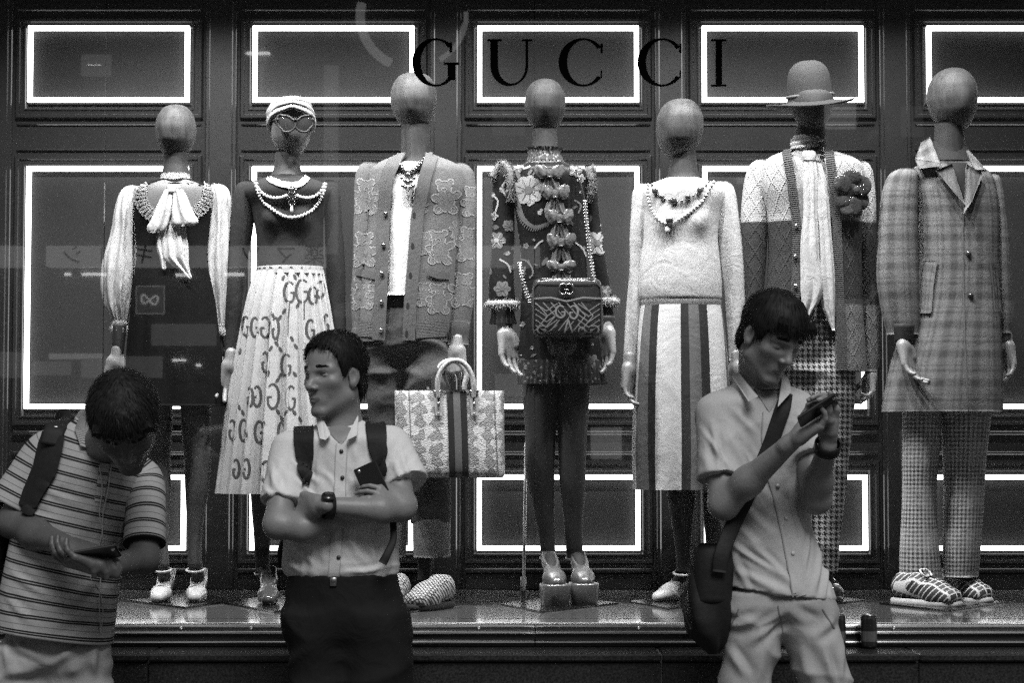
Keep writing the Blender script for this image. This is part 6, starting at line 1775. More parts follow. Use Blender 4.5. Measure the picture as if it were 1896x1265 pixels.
    mk('trouser_leg', OV([(740, 1740, 1836), (770, 1742, 1833), (850, 1744, 1827), (950, 1745, 1820), (1040, 1746, 1815), (1068, 1747, 1812)], YM + .01, 56, 70, wr(.006, 14., 4), ratio=.9, cap=(1, 1)), m_gl, parent=t)
    def plaidshoe(x, y, X):
        def ln(q, p, w): return ((q / p).fract() - .5).abs().lt(w)
        base = (ln(x, .05, .22) + ln(y, .05, .22)) * .03 + .02
        g_ = ln(x, .025, .10).max(ln(y, .025, .10))
        return base.max(g_ * .62)
    m_ps = mat('plaid_canvas', .3, .6, .3, pat=plaidshoe, noise=None); m_rub = mat('pale_rubber', .52, .5, .4, noise=(40., .1))
    for tx, ty, yw in ((1779, 1128, .75), (1834, 1120, .6)):
        toe = footY(tx, ty)
        sh = flat_shoe(t, toe, yw, m_ps, L=.29, msole=m_rub, wide=1.05)
        f = A(math.sin(yw), -math.cos(yw), 0); s = A(math.cos(yw), math.sin(yw), 0)
        em = MB()
        c = toe - f * .145 + A(0, 0, .118)
        for k in (-1, 1):
            th = np.radians(np.linspace(40, 330, 18)); th = th if k > 0 else PI - th
            merge(em, tube([c + s * (.010 * k * -1 + .016 * math.cos(a)) + (A(0, 0, 1) * .7 - f * -.7 * -1) * .018 * math.sin(a) for a in th], .0036, 8, 30))
        mk('emblem', em, m_pearl, parent=sh)
        for k in range(3):
            q = toe - f * (.085 + .02 * k) + A(0, 0, .088 + .008 * k); mk('lace', tube([q - s * .026 - A(0, 0, .010), q + A(0, 0, .003), q + s * .026 - A(0, 0, .010)], .0035, 8), m_blackcloth, parent=sh)
    plate(t, 1628, 1860, 1106, 1134, 10)
mannequin_coat()
# ------------------------------------------------------------------ three people waiting on the pavement
def frame(yaw, pitch, roll=0.):
    yaw, pitch, roll = map(math.radians, (yaw, pitch, roll))
    f = A(math.sin(yaw) * math.cos(pitch), -math.cos(yaw) * math.cos(pitch), math.sin(pitch))
    u = nrm(A(0, 0, 1) - f[2] * f); s = np.cross(u, f)
    u2 = u * math.cos(roll) + s * math.sin(roll)
    return np.cross(u2, f), f, u2
def head_ops(O, fr, H, neck_to, open_eyes=True, neck_r=.056):
    s, f, u = fr; Rm = np.stack([s, f, u], 1)
    L = lambda x, y, z: O + H * (x * s + y * f + z * u)
    E_ = lambda c, r, k=.02: U(el(L(*c), np.array(r) * H, Rm), k * H)
    C_ = lambda a, b, r1, r2, k=.02: U(rc(L(*a), L(*b), r1 * H, r2 * H), k * H)
    ops = [E_((0, -.035, .655), (.315, .395, .335)), E_((0, .095, .42), (.268, .275, .36), .08)]
    for m in (-1, 1):
        ops += [C_((m * .205, .01, .235), (m * .055, .262, .062), .078, .068, .08), E_((m * .165, .215, .415), (.10, .085, .075), .07)]
    ops += [E_((0, .285, .068), (.085, .065, .06), .05), E_((0, .275, .205), (.125, .082, .10), .06)]
    for m in (-1, 1): ops.append(C_((m * .195, .24, .565), (m * .05, .318, .555), .045, .05, .05))
    for m in (-1, 1): ops.append(S(el(L(m * .145, .385, .490), np.array((.088, .08, .052)) * H, Rm), .05 * H))
    ops += [C_((0, .312, .545), (0, .405, .385), .030, .046, .045), E_((0, .420, .360), (.046, .046, .042), .03)]
    for m in (-1, 1): ops.append(E_((m * .055, .375, .345), (.034, .042, .030), .02))
    for m in (-1, 1):   # eyelids
        if open_eyes:
            ops += [C_((m * .205, .262, .497), (m * .145, .298, .522), .014, .017, .012), C_((m * .145, .298, .522), (m * .085, .290, .498), .017, .012, .012), C_((m * .20, .265, .480), (m * .09, .292, .472), .012, .012, .02)]
        else: ops += [E_((m * .145, .262, .488), (.072, .058, .040), .012), C_((m * .205, .262, .482), (m * .09, .296, .470), .011, .011, .008)]
    # lips
    for m in (-1, 1):
        ops += [C_((m * .088, .322, .208), (m * .012, .362, .226), .012, .020, .012), C_((m * .082, .322, .200), (0, .356, .184), .012, .023, .012)]
    ops.append(S(rc(L(-.085, .352, .2055), L(0, .392, .2055), .0065 * H, .0075 * H), .008 * H)); ops.append(S(rc(L(.085, .352, .2055), L(0, .392, .2055), .0065 * H, .0075 * H), .008 * H))
    for m in (-1, 1): ops.append(S(el(L(m * .035, .40, .325), np.array((.016, .02, .012)) * H, Rm), .01 * H))
    # ears
    for m in (-1, 1):
        Re = np.stack([nrm(s * m + f * .35 * -1 * -.6), nrm(f - s * m * .25), u], 1)
        ops += [U(el(L(m * .318, -.035, .475), np.array((.026, .078, .115)) * H, Re), .02 * H), U(el(L(m * .312, -.015, .385), np.array((.026, .045, .05)) * H, Re), .02 * H)]
        ops.append(S(el(L(m * .343, -.004, .474), np.array((.026, .042, .070)) * H, Re), .012 * H))
    ops.append(U(rc(L(0, -.10, .26), neck_to, neck_r, neck_r * 1.06), .035))
    return ops, L
def lips_idx(V, F, L, fr, O, H):
    s, f, u = fr
    c = (V[F].mean(1) - O) / H
    x, y, z = c @ s, c @ f, c @ u
    m = (((x / .095) ** 2 + ((z - .205) / .042) ** 2) < 1) & (y > .318)
    return m.astype(int)
def face_extras(par, L, fr, H, m_hair_, open_eyes, look=0., seed=0):
    s, f, u = fr; Rm = np.stack([s, f, u], 1); r_ = np.random.default_rng(seed)
    mw, mi = mat('eye_white', .24, .25, .5, noise=None), mat('iris', .008, .1, .6, noise=None, coat=.5)
    for m in (-1, 1):
        if open_eyes:
            e = mk('eye', sphere(L(m * .145, .268, .497), np.array((.062, .046, .034)) * H, 16, 12, Rm), mw, parent=par)
            mk('iris', sphere(L(m * .145 + look, .290, .499), np.array((.028, .022, .027)) * H, 12, 8, Rm), mi, parent=e)
        # brow hairs
        mb = MB(); Vs = []; Fq = []
        for k in range(140):
            t = r_.random(); x = m * (.065 + .155 * t); z = .606 + .010 * math.sin(t * 3.1) - .018 * t + r_.normal() * .007; y = .372 - .105 * t * t - .008
            p = L(x, y, z); d = nrm(s * m * 1.0 + u * (.12 - .35 * t) - f * .35 * t)
            e = p + d * .028 * H; w = np.cross(d, f) * .0075 * H
            Vs += [p - w, p + w, e]; Fq.append([3 * k, 3 * k + 1, 3 * k + 2])
        mb.add(np.array(Vs), np.array(Fq)); mk('eyebrow', mb, m_hair_, parent=par, kind='stuff')
        lb = MB(); pts = [L(m * x, y, z) for x, y, z in (((.212, .255, .500), (.18, .298, .519), (.145, .318, .525), (.105, .318, .517), (.082, .305, .500)) if open_eyes else ((.21, .262, .478), (.17, .300, .466), (.125, .310, .463), (.088, .305, .468)))]
        mk('lashes', tube(pts, .0065 * H, 6, 16), mi, parent=par)
def hair(par, L, fr, O, H, m, zc, vol=.05, n=2600, ln=.10, fringe=None, seed=0, flow=A(0, .25, -1), top=.0, spike=.35):
    s, f, u = fr; Rm = np.stack([s, f, u], 1); r_ = np.random.default_rng(seed)
    ys, zs = zip(*zc)
    def cut(p):
        q = (p - O) / H; y, z, x = q @ f, q @ u, q @ s
        jag = .018 * np.sin(x * 60 + y * 31) + .012 * np.sin(x * 113 + 1 + y * 70)
        return (np.interp(y, ys, zs) + jag - z) * .7 * H
    ops = [U(el(L(0, -.045, .665 + top), np.array((.315 + vol, .395 + vol, .335 + vol * 1.15)) * H, Rm), .0), U(el(L(0, -.12, .42), np.array((.285 + vol * .6, .30 + vol * .5, .36)) * H, Rm), .05 * H), ('i', (cut, None, None), 0)]
    V, F = sdf_mesh(ops, .0042)
    N = vnormals(V, F)
    q = (V - O) / H
    lump = .010 * H * wob(q, 22., seed) + .006 * H * wob(q, 55., seed + 1)
    V = V + N * lump[:, None]
    mb = MB(); mb.add(V, F)
    ids = r_.integers(0, len(V), n); C = L(0, -.06, .62); crown = L(0, -.22, 1.0)
    Vs, Fq = [], []
    seg = 4
    for k, i in enumerate(ids):
        p, nn = V[i] - N[i] * .006 * H, N[i]
        q = (p - O) / H
        if cut(p[None])[0] > -.012 * H and q @ f < .1: pass
        away = p - crown
        d = nrm(away) * .9 + (s * flow[0] + f * flow[1] + u * flow[2]) * .55 + r_.normal(size=3) * .22
        d = nrm(d - nn * np.dot(d, nn)) ; d = nrm(d + nn * (spike * (.4 + r_.random())))
        l = ln * H * (.55 + .8 * r_.random()); l *= .35 if (cut(p[None])[0] > -.05 * H and q @ f < .2) else 1.; w0 = .0062 * H * (.5 + .7 * r_.random())
        w = nrm(np.cross(d, nn)) * w0
        pts = []
        for j in range(seg + 1):
            t = j / seg
            c = p + d * l * t - nn * (l * .30 * spike * 2 * t * t) + u * (-.12 * l * t * t)
            wd = w * (1 - t * .92)
            Vs += [c - wd, c + wd]
        b = k * 2 * (seg + 1)
        for j in range(seg): Fq.append([b + 2 * j, b + 2 * j + 1, b + 2 * j + 3, b + 2 * j + 2])
    mb.add(np.array(Vs), np.array(Fq))
    if fringe:
        Vs, Fq = [], []
        for k in range(fringe['n']):
            x = r_.uniform(*fringe['x']); y0 = .335 - .5 * x * x
            p = L(x * .9, y0 * .93, .845 + r_.normal() * .012); l = H * r_.uniform(*fringe['len']) * (1 - .5 * abs(x - fringe.get('mid', 0)))
            clump = round(x * 9 + .3 * r_.normal()) / 9
            e0 = L(x * .6 + clump * .45 + fringe.get('sweep', 0), y0 + .042, .93 - l / H)
            mid = L(x, y0 + .065, .79)
            w = s * .0065 * H
            for j in range(6):
                t = j / 5; c = (1 - t) ** 2 * p + 2 * t * (1 - t) * mid + t * t * e0; wd = w * (1 - .9 * t ** 2)
                Vs += [c - wd, c + wd]
            b = k * 12
            for j in range(5): Fq.append([b + 2 * j, b + 2 * j + 1, b + 2 * j + 3, b + 2 * j + 2])
        mb.add(np.array(Vs), np.array(Fq))
    return mk('hair', mb, m, parent=par)
ZC_SHORT = [(-.6, .10), (-.30, .14), (-.20, .22), (-.13, .42), (-.06, .56), (.03, .58), (.07, .44), (.12, .46), (.16, .62), (.22, .76), (.30, .86), (.5, .93)]
ZC_LOW = [(-.6, .10), (-.30, .14), (-.20, .22), (-.13, .42), (-.06, .55), (.03, .55), (.07, .40), (.12, .44), (.17, .58), (.24, .68), (.32, .74), (.5, .78)]
def cutrc(a, b, r1, r2, flat=1.0):
    a, b = np.asarray(a, float), np.asarray(b, float); d = nrm(b - a)
    f0, lo, hi = rc(a, b + d * .08, r1, r2)
    return (lambda p: np.maximum(f0(p), (p - b) @ d)), lo, hi
def shirt_mesh(ops, h=.0052, folds=(), amp=.004, seed=0, segs=(), Y=0.):
    V, F = sdf_mesh(ops, h, smooth=1)
    N = vnormals(V, F)
    rid = (1 - np.abs(wob(V * A(1.2, 1, .7), 13., seed + 5))) ** 4
    off = amp * .8 * wob(V * A(1, 1, .55), 16., seed) + amp * .35 * wob(V, 42., seed + 1) + amp * 1.3 * (rid - .25)
    for c, d, wdt, a, per in folds:       # creases radiating near a point
        q = V - c; r = np.linalg.norm(q, axis=1); t = q @ nrm(d)
        off += .4 * a * np.exp(-(r / wdt) ** 2) * np.sin(t * 2 * PI / per + 5 * wob(V, 7., seed + 2)) * np.clip(.45 + .9 * wob(V, 9., seed + 3), 0, 1)
    V = V + N * off[:, None]
    if segs: V = creased(V, F, segs, Y)
    return V, F
def poly_patch(sk, poly, off, mb=None): return sk.patch(poly, off, mb, rings=5)
m_shirt = mat('pale_cotton', .60, .85, .2, pat=grainy(.60, .30), noise=(45., .06), bump=creases(6.5, 2.3))
m_shirt_g = mat('grey_oxford', .42, .85, .2, pat=grainy(.42, .40), noise=(45., .07), bump=creases(6., 2.4))
m_chino = mat('pale_chino', .27, .85, .2, pat=grainy(.33, .42), noise=(45., .07), bump=creases(6., 2.0))
m_slack = mat('black_slacks', .008, .85, .2, noise=(45., .3), bump=lambda x, y, X: X.noise(11., 3, dist=1.) * 3.)
m_skin = mat('skin', .20, .45, .45, pat=grainy(.185, .45), noise=(40., .16), bump=lambda x, y, X: X.noise(160., 3) * .35 + X.noise(600., 2) * .15 + X.noise(26., 3) * .5)
m_skin_d = mat('tanned_skin', .11, .45, .45, pat=grainy(.075, .45), noise=(40., .16), bump=lambda x, y, X: X.noise(160., 3) * .35 + X.noise(600., 2) * .15 + X.noise(26., 3) * .5)
m_lip = mat('lips', .11, .45, .4, noise=(70., .10))
m_hair = mat('black_hair', .007, .6, .22, noise=(80., .4))
m_nylon = mat('black_nylon', .008, .65, .3, noise=(60., .3), bump=lambda x, y, X: X.noise(500., 2) * .4 + X.noise(12., 3) * 2.5)
m_phone = mat('phone_case', .008, .25, .5, noise=None, coat=.4)
m_btn = mat('dark_button', .03, .4, .5, noise=None)
m_leather = mat('shoe_leather', .02, .3, .5, noise=(30., .2))
def shoe_ground(par, x, y, yaw, m):
    f = A(math.sin(yaw), -math.cos(yaw), 0); z = A(0, 0, 1); T = A(x, y, 0) + f * .2
    ops = [U(rc(T - f * .05 + z * .04, T - f * .14 + z * .055, .04, .047), .02), U(rc(T - f * .14 + z * .055, T - f * .25 + z * .06, .046, .042), .02), ('i', plane_cut(T + z * .002, -z), 0)]
    mk('shoe', sdf_mesh(ops, .006), m, parent=par)
def phone(loc, R, label, w=.069, l=.139):
    t = thing('phone', loc, label, 'phone')
    mk('case', bevbox(loc, (w, .0085, l), .003, R), m_phone, parent=t, smooth=False)
    loc2 = np.asarray(loc) + np.asarray(R) @ A(0, .0046, 0)
    mk('screen', bevbox(loc2, (w * .92, .0012, l * .9), .0004, R), mat('phone_screen', .02, .1, .5, noise=None), parent=t, smooth=False)
    mk('lens', sphere(np.asarray(loc) + np.asarray(R) @ A(-w * .3, -.0046, l * .42), (.005, .002, .005), 10, 6), m_metal, parent=t)
    return t

# ---- the man with crossed arms
def man_crossed():
    Y = 5.92
    t = thing('person', (P(632, 1000, Y)[0], Y, 0), 'man in white short-sleeved shirt and black trousers standing with arms crossed', 'person', 'people waiting in front of the window')
    fr = frame(-42, -2, -2); H = .236; O = P(622, 771, Y - .02)
    ops, L = head_ops(O, fr, H, P(632, 812, Y + .015))
    q = lambda x, y, d=0.: P(x, y, Y + d)
    sh_l, el_l, wr_l = q(534, 842), q(514, 972, -.13), q(672, 952, -.135)
    sh_r, el_r, wr_r = q(727, 834), q(744, 940, -.11), q(606, 937, -.190)
    ops += [U(rc(q(632, 812, .015), q(632, 900, .02), .07, .06), .03), U(rc(q(632, 830, .02), sh_l, .055, .05), .03), U(rc(q(632, 830, .02), sh_r, .055, .05), .03),
            U(rc(sh_l, el_l, .046, .038), .02), U(rc(el_l, q(560, 978, -.14), .034, .036), .03), U(rc(q(560, 978, -.14), wr_l, .036, .024), .03),
            U(rc(sh_r, el_r, .046, .038), .02), U(rc(el_r, q(705, 944, -.155), .034, .035), .03), U(rc(q(705, 944, -.155), wr_r, .035, .024), .03)]
    ops += hand_ops(wr_r + nrm(wr_r - el_r) * .02, A(-1, 1.0, .0), A(.75, .6, -.1), 1, .17, (.5, .6, .5))
    ops += hand_ops(q(746, 926, -.115), P(684, 902, Y - .165) - P(746, 926, Y - .115), A(.2, .8, -.5), 1, .155, ((.25, .55, .45), (.28, .6, .45), (.32, .6, .45), (.36, .6, .45)), topen=.2)
    V, F = sdf_mesh(ops, .0027)
    mk('body', (V, F, None, lips_idx(V, F, L, fr, O, H)), [m_skin, m_lip], parent=t)
    face_extras(t, L, fr, H, m_hair, True, look=-.018, seed=1)
    hair(t, L, fr, O, H, m_hair, ZC_SHORT, vol=.045, n=5000, ln=.10, seed=3, top=.012, spike=.5)
    # shirt
    so = [U(prof([(780, 600, 668, .02, .9), (788, 580, 690, .015, .72), (800, 552, 720, .01, .62), (815, 528, 740, .0, .58), (845, 521, 746, 0, .56), (900, 524, 742, 0, .58), (960, 527, 739, 0, .6), (1010, 524, 740, 0, .62), (1045, 521, 742, 0, .62), (1060, 524, 741, 0, .6), (1072, 534, 733, 0, .58)], Y), .0),
          U(cutrc(q(540, 834), q(522, 932, -.075), .060, .066), .035), U(cutrc(q(722, 826), q(754, 897, -.065), .060, .066), .035)]
    sg = shirt_mesh(so, folds=[(q(560, 880, -.1), A(1, 0, .8), .09, .004, .03), (q(720, 860, -.1), A(-1, 0, .8), .08, .004, .03), (q(630, 1040, -.1), A(1, 0, .2), .14, .005, .045), (q(640, 1000, -.1), A(.3, 0, 1), .12, .003, .035)], seed=2, Y=Y, segs=[((545, 880), (590, 925)), ((550, 856), (592, 892)), ((722, 858), (690, 902)), ((726, 880), (700, 918)), ((602, 830), (592, 905), .7), ((662, 820), (667, 856), .7), ((545, 1005), (600, 1052)), ((560, 998), (562, 1062)), ((590, 1002), (584, 1062), .8), ((650, 990), (692, 1052)), ((690, 998), (702, 1056)), ((722, 1008), (714, 1062)), ((530, 1036), (562, 1064)), ((528, 1050), (600, 1060), .8), ((640, 1058), (738, 1048), .8), ((504, 866), (542, 926)), ((522, 856), (514, 928)), ((498, 900), (530, 930), .7), ((746, 838), (768, 892)), ((733, 848), (756, 898)), ((600, 870), (640, 915), .6), ((650, 880), (668, 912), .6)])
    shirt = mk('shirt', sg, m_shirt, parent=t); sk = Skin(sg)
    # collar, placket, buttons, pocket
    col_ = mk('collar', OV([(762, 600, 664, .03, 1.0), (776, 596, 668, .02, .98), (792, 588, 678, .015, .92)], Y, 40, 14, wr(.002, 30., 2), cap=(0, 0)), m_shirt, parent=shirt)
    skc = Skin(sg, OV([(762, 600, 664, .03, 1.0), (776, 596, 668, .02, .98), (792, 588, 678, .015, .92)], Y, 40, 14, cap=(0, 0)))
    flap(shirt, 'collar_leaf', (584, 768, -.03), (598, 776, -.066), (603, 815, -.120), (592, 812, -.112), Y, m_shirt)
    flap(shirt, 'collar_leaf', (664, 766, -.01), (654, 786, -.066), (642, 816, -.120), (662, 806, -.110), Y, m_shirt)
    flap(shirt, 'collar_leaf', (598, 776, -.066), (610, 798, -.09), (612, 806, -.108), (603, 815, -.121), Y, m_shirt)
    mk('open_neck', skc.patch([(604, 796), (618, 812), (632, 824), (642, 812), (650, 794), (628, 786)], .0035, rings=4), m_skin, parent=shirt)
    pl_ = [(633, 822), (631, 860), (629, 930), (623, 1000), (618, 1070)]
    mk('placket', sk.strip(pl_, 21, .0028, 6), m_shirt, parent=shirt)
    ps = Skin(sk.strip(pl_, 21, .0028, 6))
    for bx, by in ((632, 836), (634, 885), (627, 1033)): button(shirt, ps, bx, by, .0062, m_btn, t=.003)
    for x_ in (622.5, 643): mk('placket_edge', sk.strip([(a + x_ - 632.5, b) for a, b in pl_], 1.6, .0038, 6), mat('placket_stitch', .40, .9, .2), parent=shirt)
    mk('pocket', sk.strip([(682, 865), (682, 925)], 50, .0022, 6), m_shirt, parent=shirt)
    for a_, b_ in (((487, 936), (560, 929)), ((741, 893), (776, 905))): mk('sleeve_hem', sk.strip([(a_[0] + 2, a_[1] - 9), (b_[0] - 2, b_[1] - 9)], 1.8, .0025, 4), mat('hem_stitch', .42, .9, .2), parent=shirt)
    # trousers, belt, shoes
    mk('trousers', trousers([(1062, 534, 736, 0, .62), (1074, 531, 738), (1100, 527, 742), (1140, 528, 748), (1175, 532, 750)], [[(1140, 529, 640), (1265, 538, 640), (1450, 548, 636), (1650, 556, 632), (1695, 560, 632)], [(1140, 634, 748), (1265, 640, 762), (1450, 644, 748), (1650, 648, 734), (1695, 648, 730)]], Y, 3), m_slack, parent=t)
    for x_ in (596, 690): shoe_ground(t, P(x_, 1690, Y)[0], Y - .02, .15 if x_ > 640 else -.15, m_leather)
    mk('belt', OV([(1068, 534, 737), (1086, 532, 738)], Y, 60, 4, ratio=.625, cap=(0, 0)), m_leather, parent=t)
    mk('buckle', bevbox(P(617, 1078, Y - .106), (.020, .006, .026), .002), m_metal_d, parent=t)
    # wristwatch, phone, backpack
    w = thing('wrist_watch', wr_r, 'black wristwatch on the forearm of the man with crossed arms', 'watch')
    ax = nrm(el_r - wr_r); c0 = wr_r + ax * .004
    e1 = nrm(np.cross(ax, A(0, 0, 1))); e2 = np.cross(ax, e1); th = np.linspace(0, 2 * PI, 30)
    bd = MB(); Vv = []
    for o1, r_ in ((-.013, .033), (-.011, .037), (.011, .037), (.013, .033)):
        for a in th: Vv.append(c0 + ax * o1 + (e1 * math.cos(a) + e2 * math.sin(a) * 1.05) * r_)
    Vv = np.array(Vv); mk('band', (Vv, grid_faces(4, 30)), m_nylon, parent=w)
    mk('dial', cyl(c0 + A(0, -.030, .022), c0 + A(0, -.036, .030), .019, .017, 20), m_phone, parent=w)
    ang = math.atan2(23, 50); R = np.array(Matrix.Rotation(-ang, 3, 'Y')) @ np.array(Matrix.Rotation(math.radians(-6), 3, 'X'))
    phone(q(693, 903, -.142), R, 'black smartphone held against the chest of the man with crossed arms')
    b = thing('backpack', q(632, 1040, .16), 'black backpack worn by the man with crossed arms', 'backpack')
    g_ = OV([(790, 560, 700, 0, .5), (800, 540, 722, 0, .5), (850, 534, 728), (950, 530, 732), (1030, 528, 734), (1060, 534, 728), (1068, 550, 712)], Y + .20, 60, 50, wr(.005, 10., 3), ratio=.5, expo=3.2)
    mk('pack', g_, m_nylon, parent=b)
    for pth, wd in (([(562, 782), (563, 800), (565, 845), (566, 870), (566, 898)], [36, 36, 32, 25, 14]), ([(693, 776), (696, 800), (700, 835), (704, 860), (708, 880)], [34, 36, 32, 22, 14])):
        so_ = mk('shoulder_strap', skc.strip(pth, wd, .013, 5), m_nylon, parent=b)
        e_ = np.array(pth, float); mk('strap_edge', skc.strip(np.concatenate([e_ - np.array(wd)[:, None] / 2 * A(1, 0), (e_ + np.array(wd)[:, None] / 2 * A(1, 0))[::-1]]), 2.4, .0085, 5, closed=True), m_nylon, parent=so_)
    mk('strap_tail', tube([q(728, 968, -.10), q(728, 1000, -.12), q(718, 1025, -.14), q(708, 1044, -.145)], [(.010, .004), (.010, .004), (.012, .004), (.013, .005)], 10), m_nylon, parent=b)
    mk('strap_tail', tube([q(529, 1000, .04), q(522, 1020, .10), q(524, 1050, .16)], [(.014, .004)] * 3, 10), m_nylon, parent=b)
man_crossed()

# ---- the man typing on his phone, messenger bag across
def man_phone():
    Y = 5.85
    t = thing('person', (P(1420, 1000, Y)[0], Y, 0), 'man in grey short-sleeved shirt and pale trousers looking down at a phone in both hands', 'person', 'people waiting in front of the window')
    fr = frame(35, -29, 6); H = .238
    O = P(1424, 712, Y - .10) - .285 * H * fr[1]
    q = lambda x, y, d=0.: P(x, y, Y + d)
    ops, L = head_ops(O, fr, H, q(1404, 748, .03), open_eyes=False)
    sh_l, el_l, wr_l = q(1322, 775), q(1340, 935, -.10), q(1462, 822, -.26)
    sh_r, el_r, wr_r = q(1482, 770), q(1512, 925, -.10), q(1532, 826, -.25)
    ops += [U(rc(q(1404, 748, .03), q(1404, 840, .02), .07, .06), .03), U(rc(q(1404, 780, .02), sh_l, .055, .05), .03), U(rc(q(1404, 780, .02), sh_r, .055, .05), .03),
            U(rc(sh_l, el_l, .050, .040), .02), U(rc(el_l, q(1385, 892, -.155), .037, .039), .03), U(rc(q(1385, 892, -.155), wr_l, .039, .025), .03),
            U(rc(sh_r, el_r, .048, .039), .02), U(rc(el_r, q(1516, 890, -.14), .036, .038), .03), U(rc(q(1516, 890, -.14), wr_r, .038, .025), .03)]
    cl = ((.25, .45, .5), (.30, .5, .5), (.38, .55, .5), (.45, .6, .5))
    ops += hand_ops(wr_l + nrm(wr_l - el_l) * .018, P(1530, 775, Y - .29) - wr_l, A(-.25, -.35, .9) * -1 * -1, -1, .185, cl, topen=.6)
    ops += hand_ops(wr_r + A(0, 0, .015), P(1538, 752, Y - .27) - wr_r, A(-.9, -.35, 0), 1, .185, ((.65, .75, .5), (.7, .8, .5), (.75, .8, .5), (.8, .8, .5)), topen=.3)
    V, F = sdf_mesh(ops, .0027)
    mk('body', (V, F, None, lips_idx(V, F, L, fr, O, H)), [m_skin, m_lip], parent=t)
    face_extras(t, L, fr, H, m_hair, False, seed=2)
    hair(t, L, fr, O, H, m_hair, ZC_LOW, vol=.050, n=3400, ln=.15, seed=5, top=.015, spike=.16, fringe=dict(n=420, x=(-.32, .32), len=(.15, .37), mid=0., sweep=.02))
    so = [U(prof([(704, 1368, 1442, .03, .9), (716, 1348, 1456, .02, .72), (730, 1318, 1476, .01, .62), (745, 1302, 1488, 0, .58), (775, 1296, 1496, 0, .56), (830, 1304, 1500, 0, .58), (900, 1318, 1500, 0, .6), (960, 1330, 1498, 0, .62), (1020, 1338, 1512, 0, .66), (1075, 1342, 1532, 0, .70), (1122, 1344, 1548, 0, .70)], Y), .0),
          U(cutrc(q(1330, 770), q(1334, 888, -.072), .064, .070), .035), U(cutrc(q(1474, 766), q(1504, 846, -.06), .060, .062), .035),
          I(((lambda p: (P(1345, 1086, Y) - p) @ nrm(A(.12, 0, 1))), None, None))]
    sg = shirt_mesh(so, folds=[(q(1350, 830, -.1), A(1, 0, .8), .10, .005, .035), (q(1400, 960, -.1), A(.9, 0, 1), .16, .006, .055), (q(1450, 1060, -.1), A(1, 0, .15), .16, .006, .06), (q(1480, 900, -.1), A(-.6, 0, 1), .10, .004, .04)], amp=.005, seed=7, Y=Y, segs=[((1298, 796), (1346, 882)), ((1316, 786), (1322, 884)), ((1340, 796), (1372, 866)), ((1292, 840), (1316, 888), .8), ((1366, 826), (1398, 884)), ((1332, 956), (1402, 1012)), ((1346, 926), (1424, 984)), ((1340, 1000), (1432, 1062)), ((1384, 1006), (1462, 1084)), ((1444, 876), (1482, 1002)), ((1500, 952), (1478, 1062)), ((1522, 996), (1500, 1094)), ((1362, 1056), (1444, 1092)), ((1402, 896), (1442, 944)), ((1472, 766), (1492, 806)), ((1350, 760), (1392, 800), .7), ((1420, 790), (1400, 850), .7), ((1530, 1040), (1520, 1112)), ((1352, 1030), (1380, 1090), .8)])
    shirt = mk('shirt', sg, m_shirt_g, parent=t)
    cg = OV([(690, 1368, 1444, .02, 1.0), (706, 1362, 1452, .01, .98), (722, 1354, 1462, .01, .90)], Y, 40, 14, wr(.002, 30., 2), cap=(0, 0))
    sk = Skin(sg); skc = Skin(sg, cg)
    mk('collar', cg, m_shirt_g, parent=shirt)
    m_st = mat('grey_stitch', .30, .9, .2)
    flap(shirt, 'collar_leaf', (1352, 692, -.0), (1368, 690, -.06), (1404, 734, -.125), (1386, 744, -.118), Y, m_shirt_g)
    flap(shirt, 'collar_leaf', (1450, 690, -.05), (1460, 700, -.01), (1467, 724, -.085), (1440, 754, -.128), Y, m_shirt_g)
    mk('open_neck', skc.patch([(1396, 716), (1406, 738), (1424, 764), (1434, 746), (1438, 722), (1416, 712)], .005, rings=4), m_skin, parent=shirt)
    pl_ = [(1426, 762), (1424, 810), (1434, 880), (1452, 950), (1466, 1020), (1482, 1110)]
    mk('placket', sk.strip(pl_, 26, .003, 6), m_shirt_g, parent=shirt)
    mk('placket_edge', sk.strip([(a - 13, b) for a, b in pl_], 2.2, .0042, 6), m_st, parent=shirt)
    ps = Skin(sk.strip(pl_, 26, .003, 6))
    for bx, by in ((1440, 900), (1456, 960), (1468, 1025)): button(shirt, ps, bx, by, .006, mat('pale_button', .5, .4), t=.003)
    button(shirt, skc, 1388, 738, .0045, m_btn, t=.012); 
    # trousers
    tg = trousers([(1060, 1370, 1500), (1090, 1362, 1516), (1118, 1352, 1532), (1132, 1348, 1538)], [[(1104, 1350, 1446), (1180, 1338, 1440), (1265, 1333, 1428), (1450, 1330, 1418), (1690, 1328, 1412), (1715, 1330, 1412)], [(1104, 1440, 1534), (1180, 1452, 1558), (1265, 1478, 1574), (1450, 1500, 1590), (1690, 1516, 1600), (1715, 1518, 1600)]], Y, 5, (.98,), .007, [((1444, 1128), (1392, 1162)), ((1442, 1140), (1384, 1190)), ((1452, 1130), (1504, 1160)), ((1462, 1150), (1514, 1194)), ((1346, 1156), (1396, 1142)), ((1536, 1140), (1500, 1172)), ((1404, 1196), (1396, 1268)), ((1520, 1196), (1538, 1268)), ((1344, 1200), (1376, 1250)), ((1480, 1190), (1494, 1262)), ((1556, 1190), (1548, 1260), .8)])
    tro = mk('trousers', tg, m_chino, parent=t)
    for pth in ([(1368, 1128), (1352, 1165), (1346, 1180)], [(1522, 1128), (1545, 1165)], [(1440, 1122), (1446, 1150), (1450, 1172)]):
        mk('seam', Skin(tg[:2]).strip(pth, 2.2, .002, 5), mat('chino_seam', .16, .9, .1), parent=tro)
    for x_, a_ in ((1370, -.2), (1558, .25)): shoe_ground(t, P(x_, 1700, Y)[0], Y - .02, a_, m_leather)
    # wristband, phone
    w = thing('wristband', wr_r, 'wide black wristband on the raised wrist of the man typing on a phone', 'wristband')
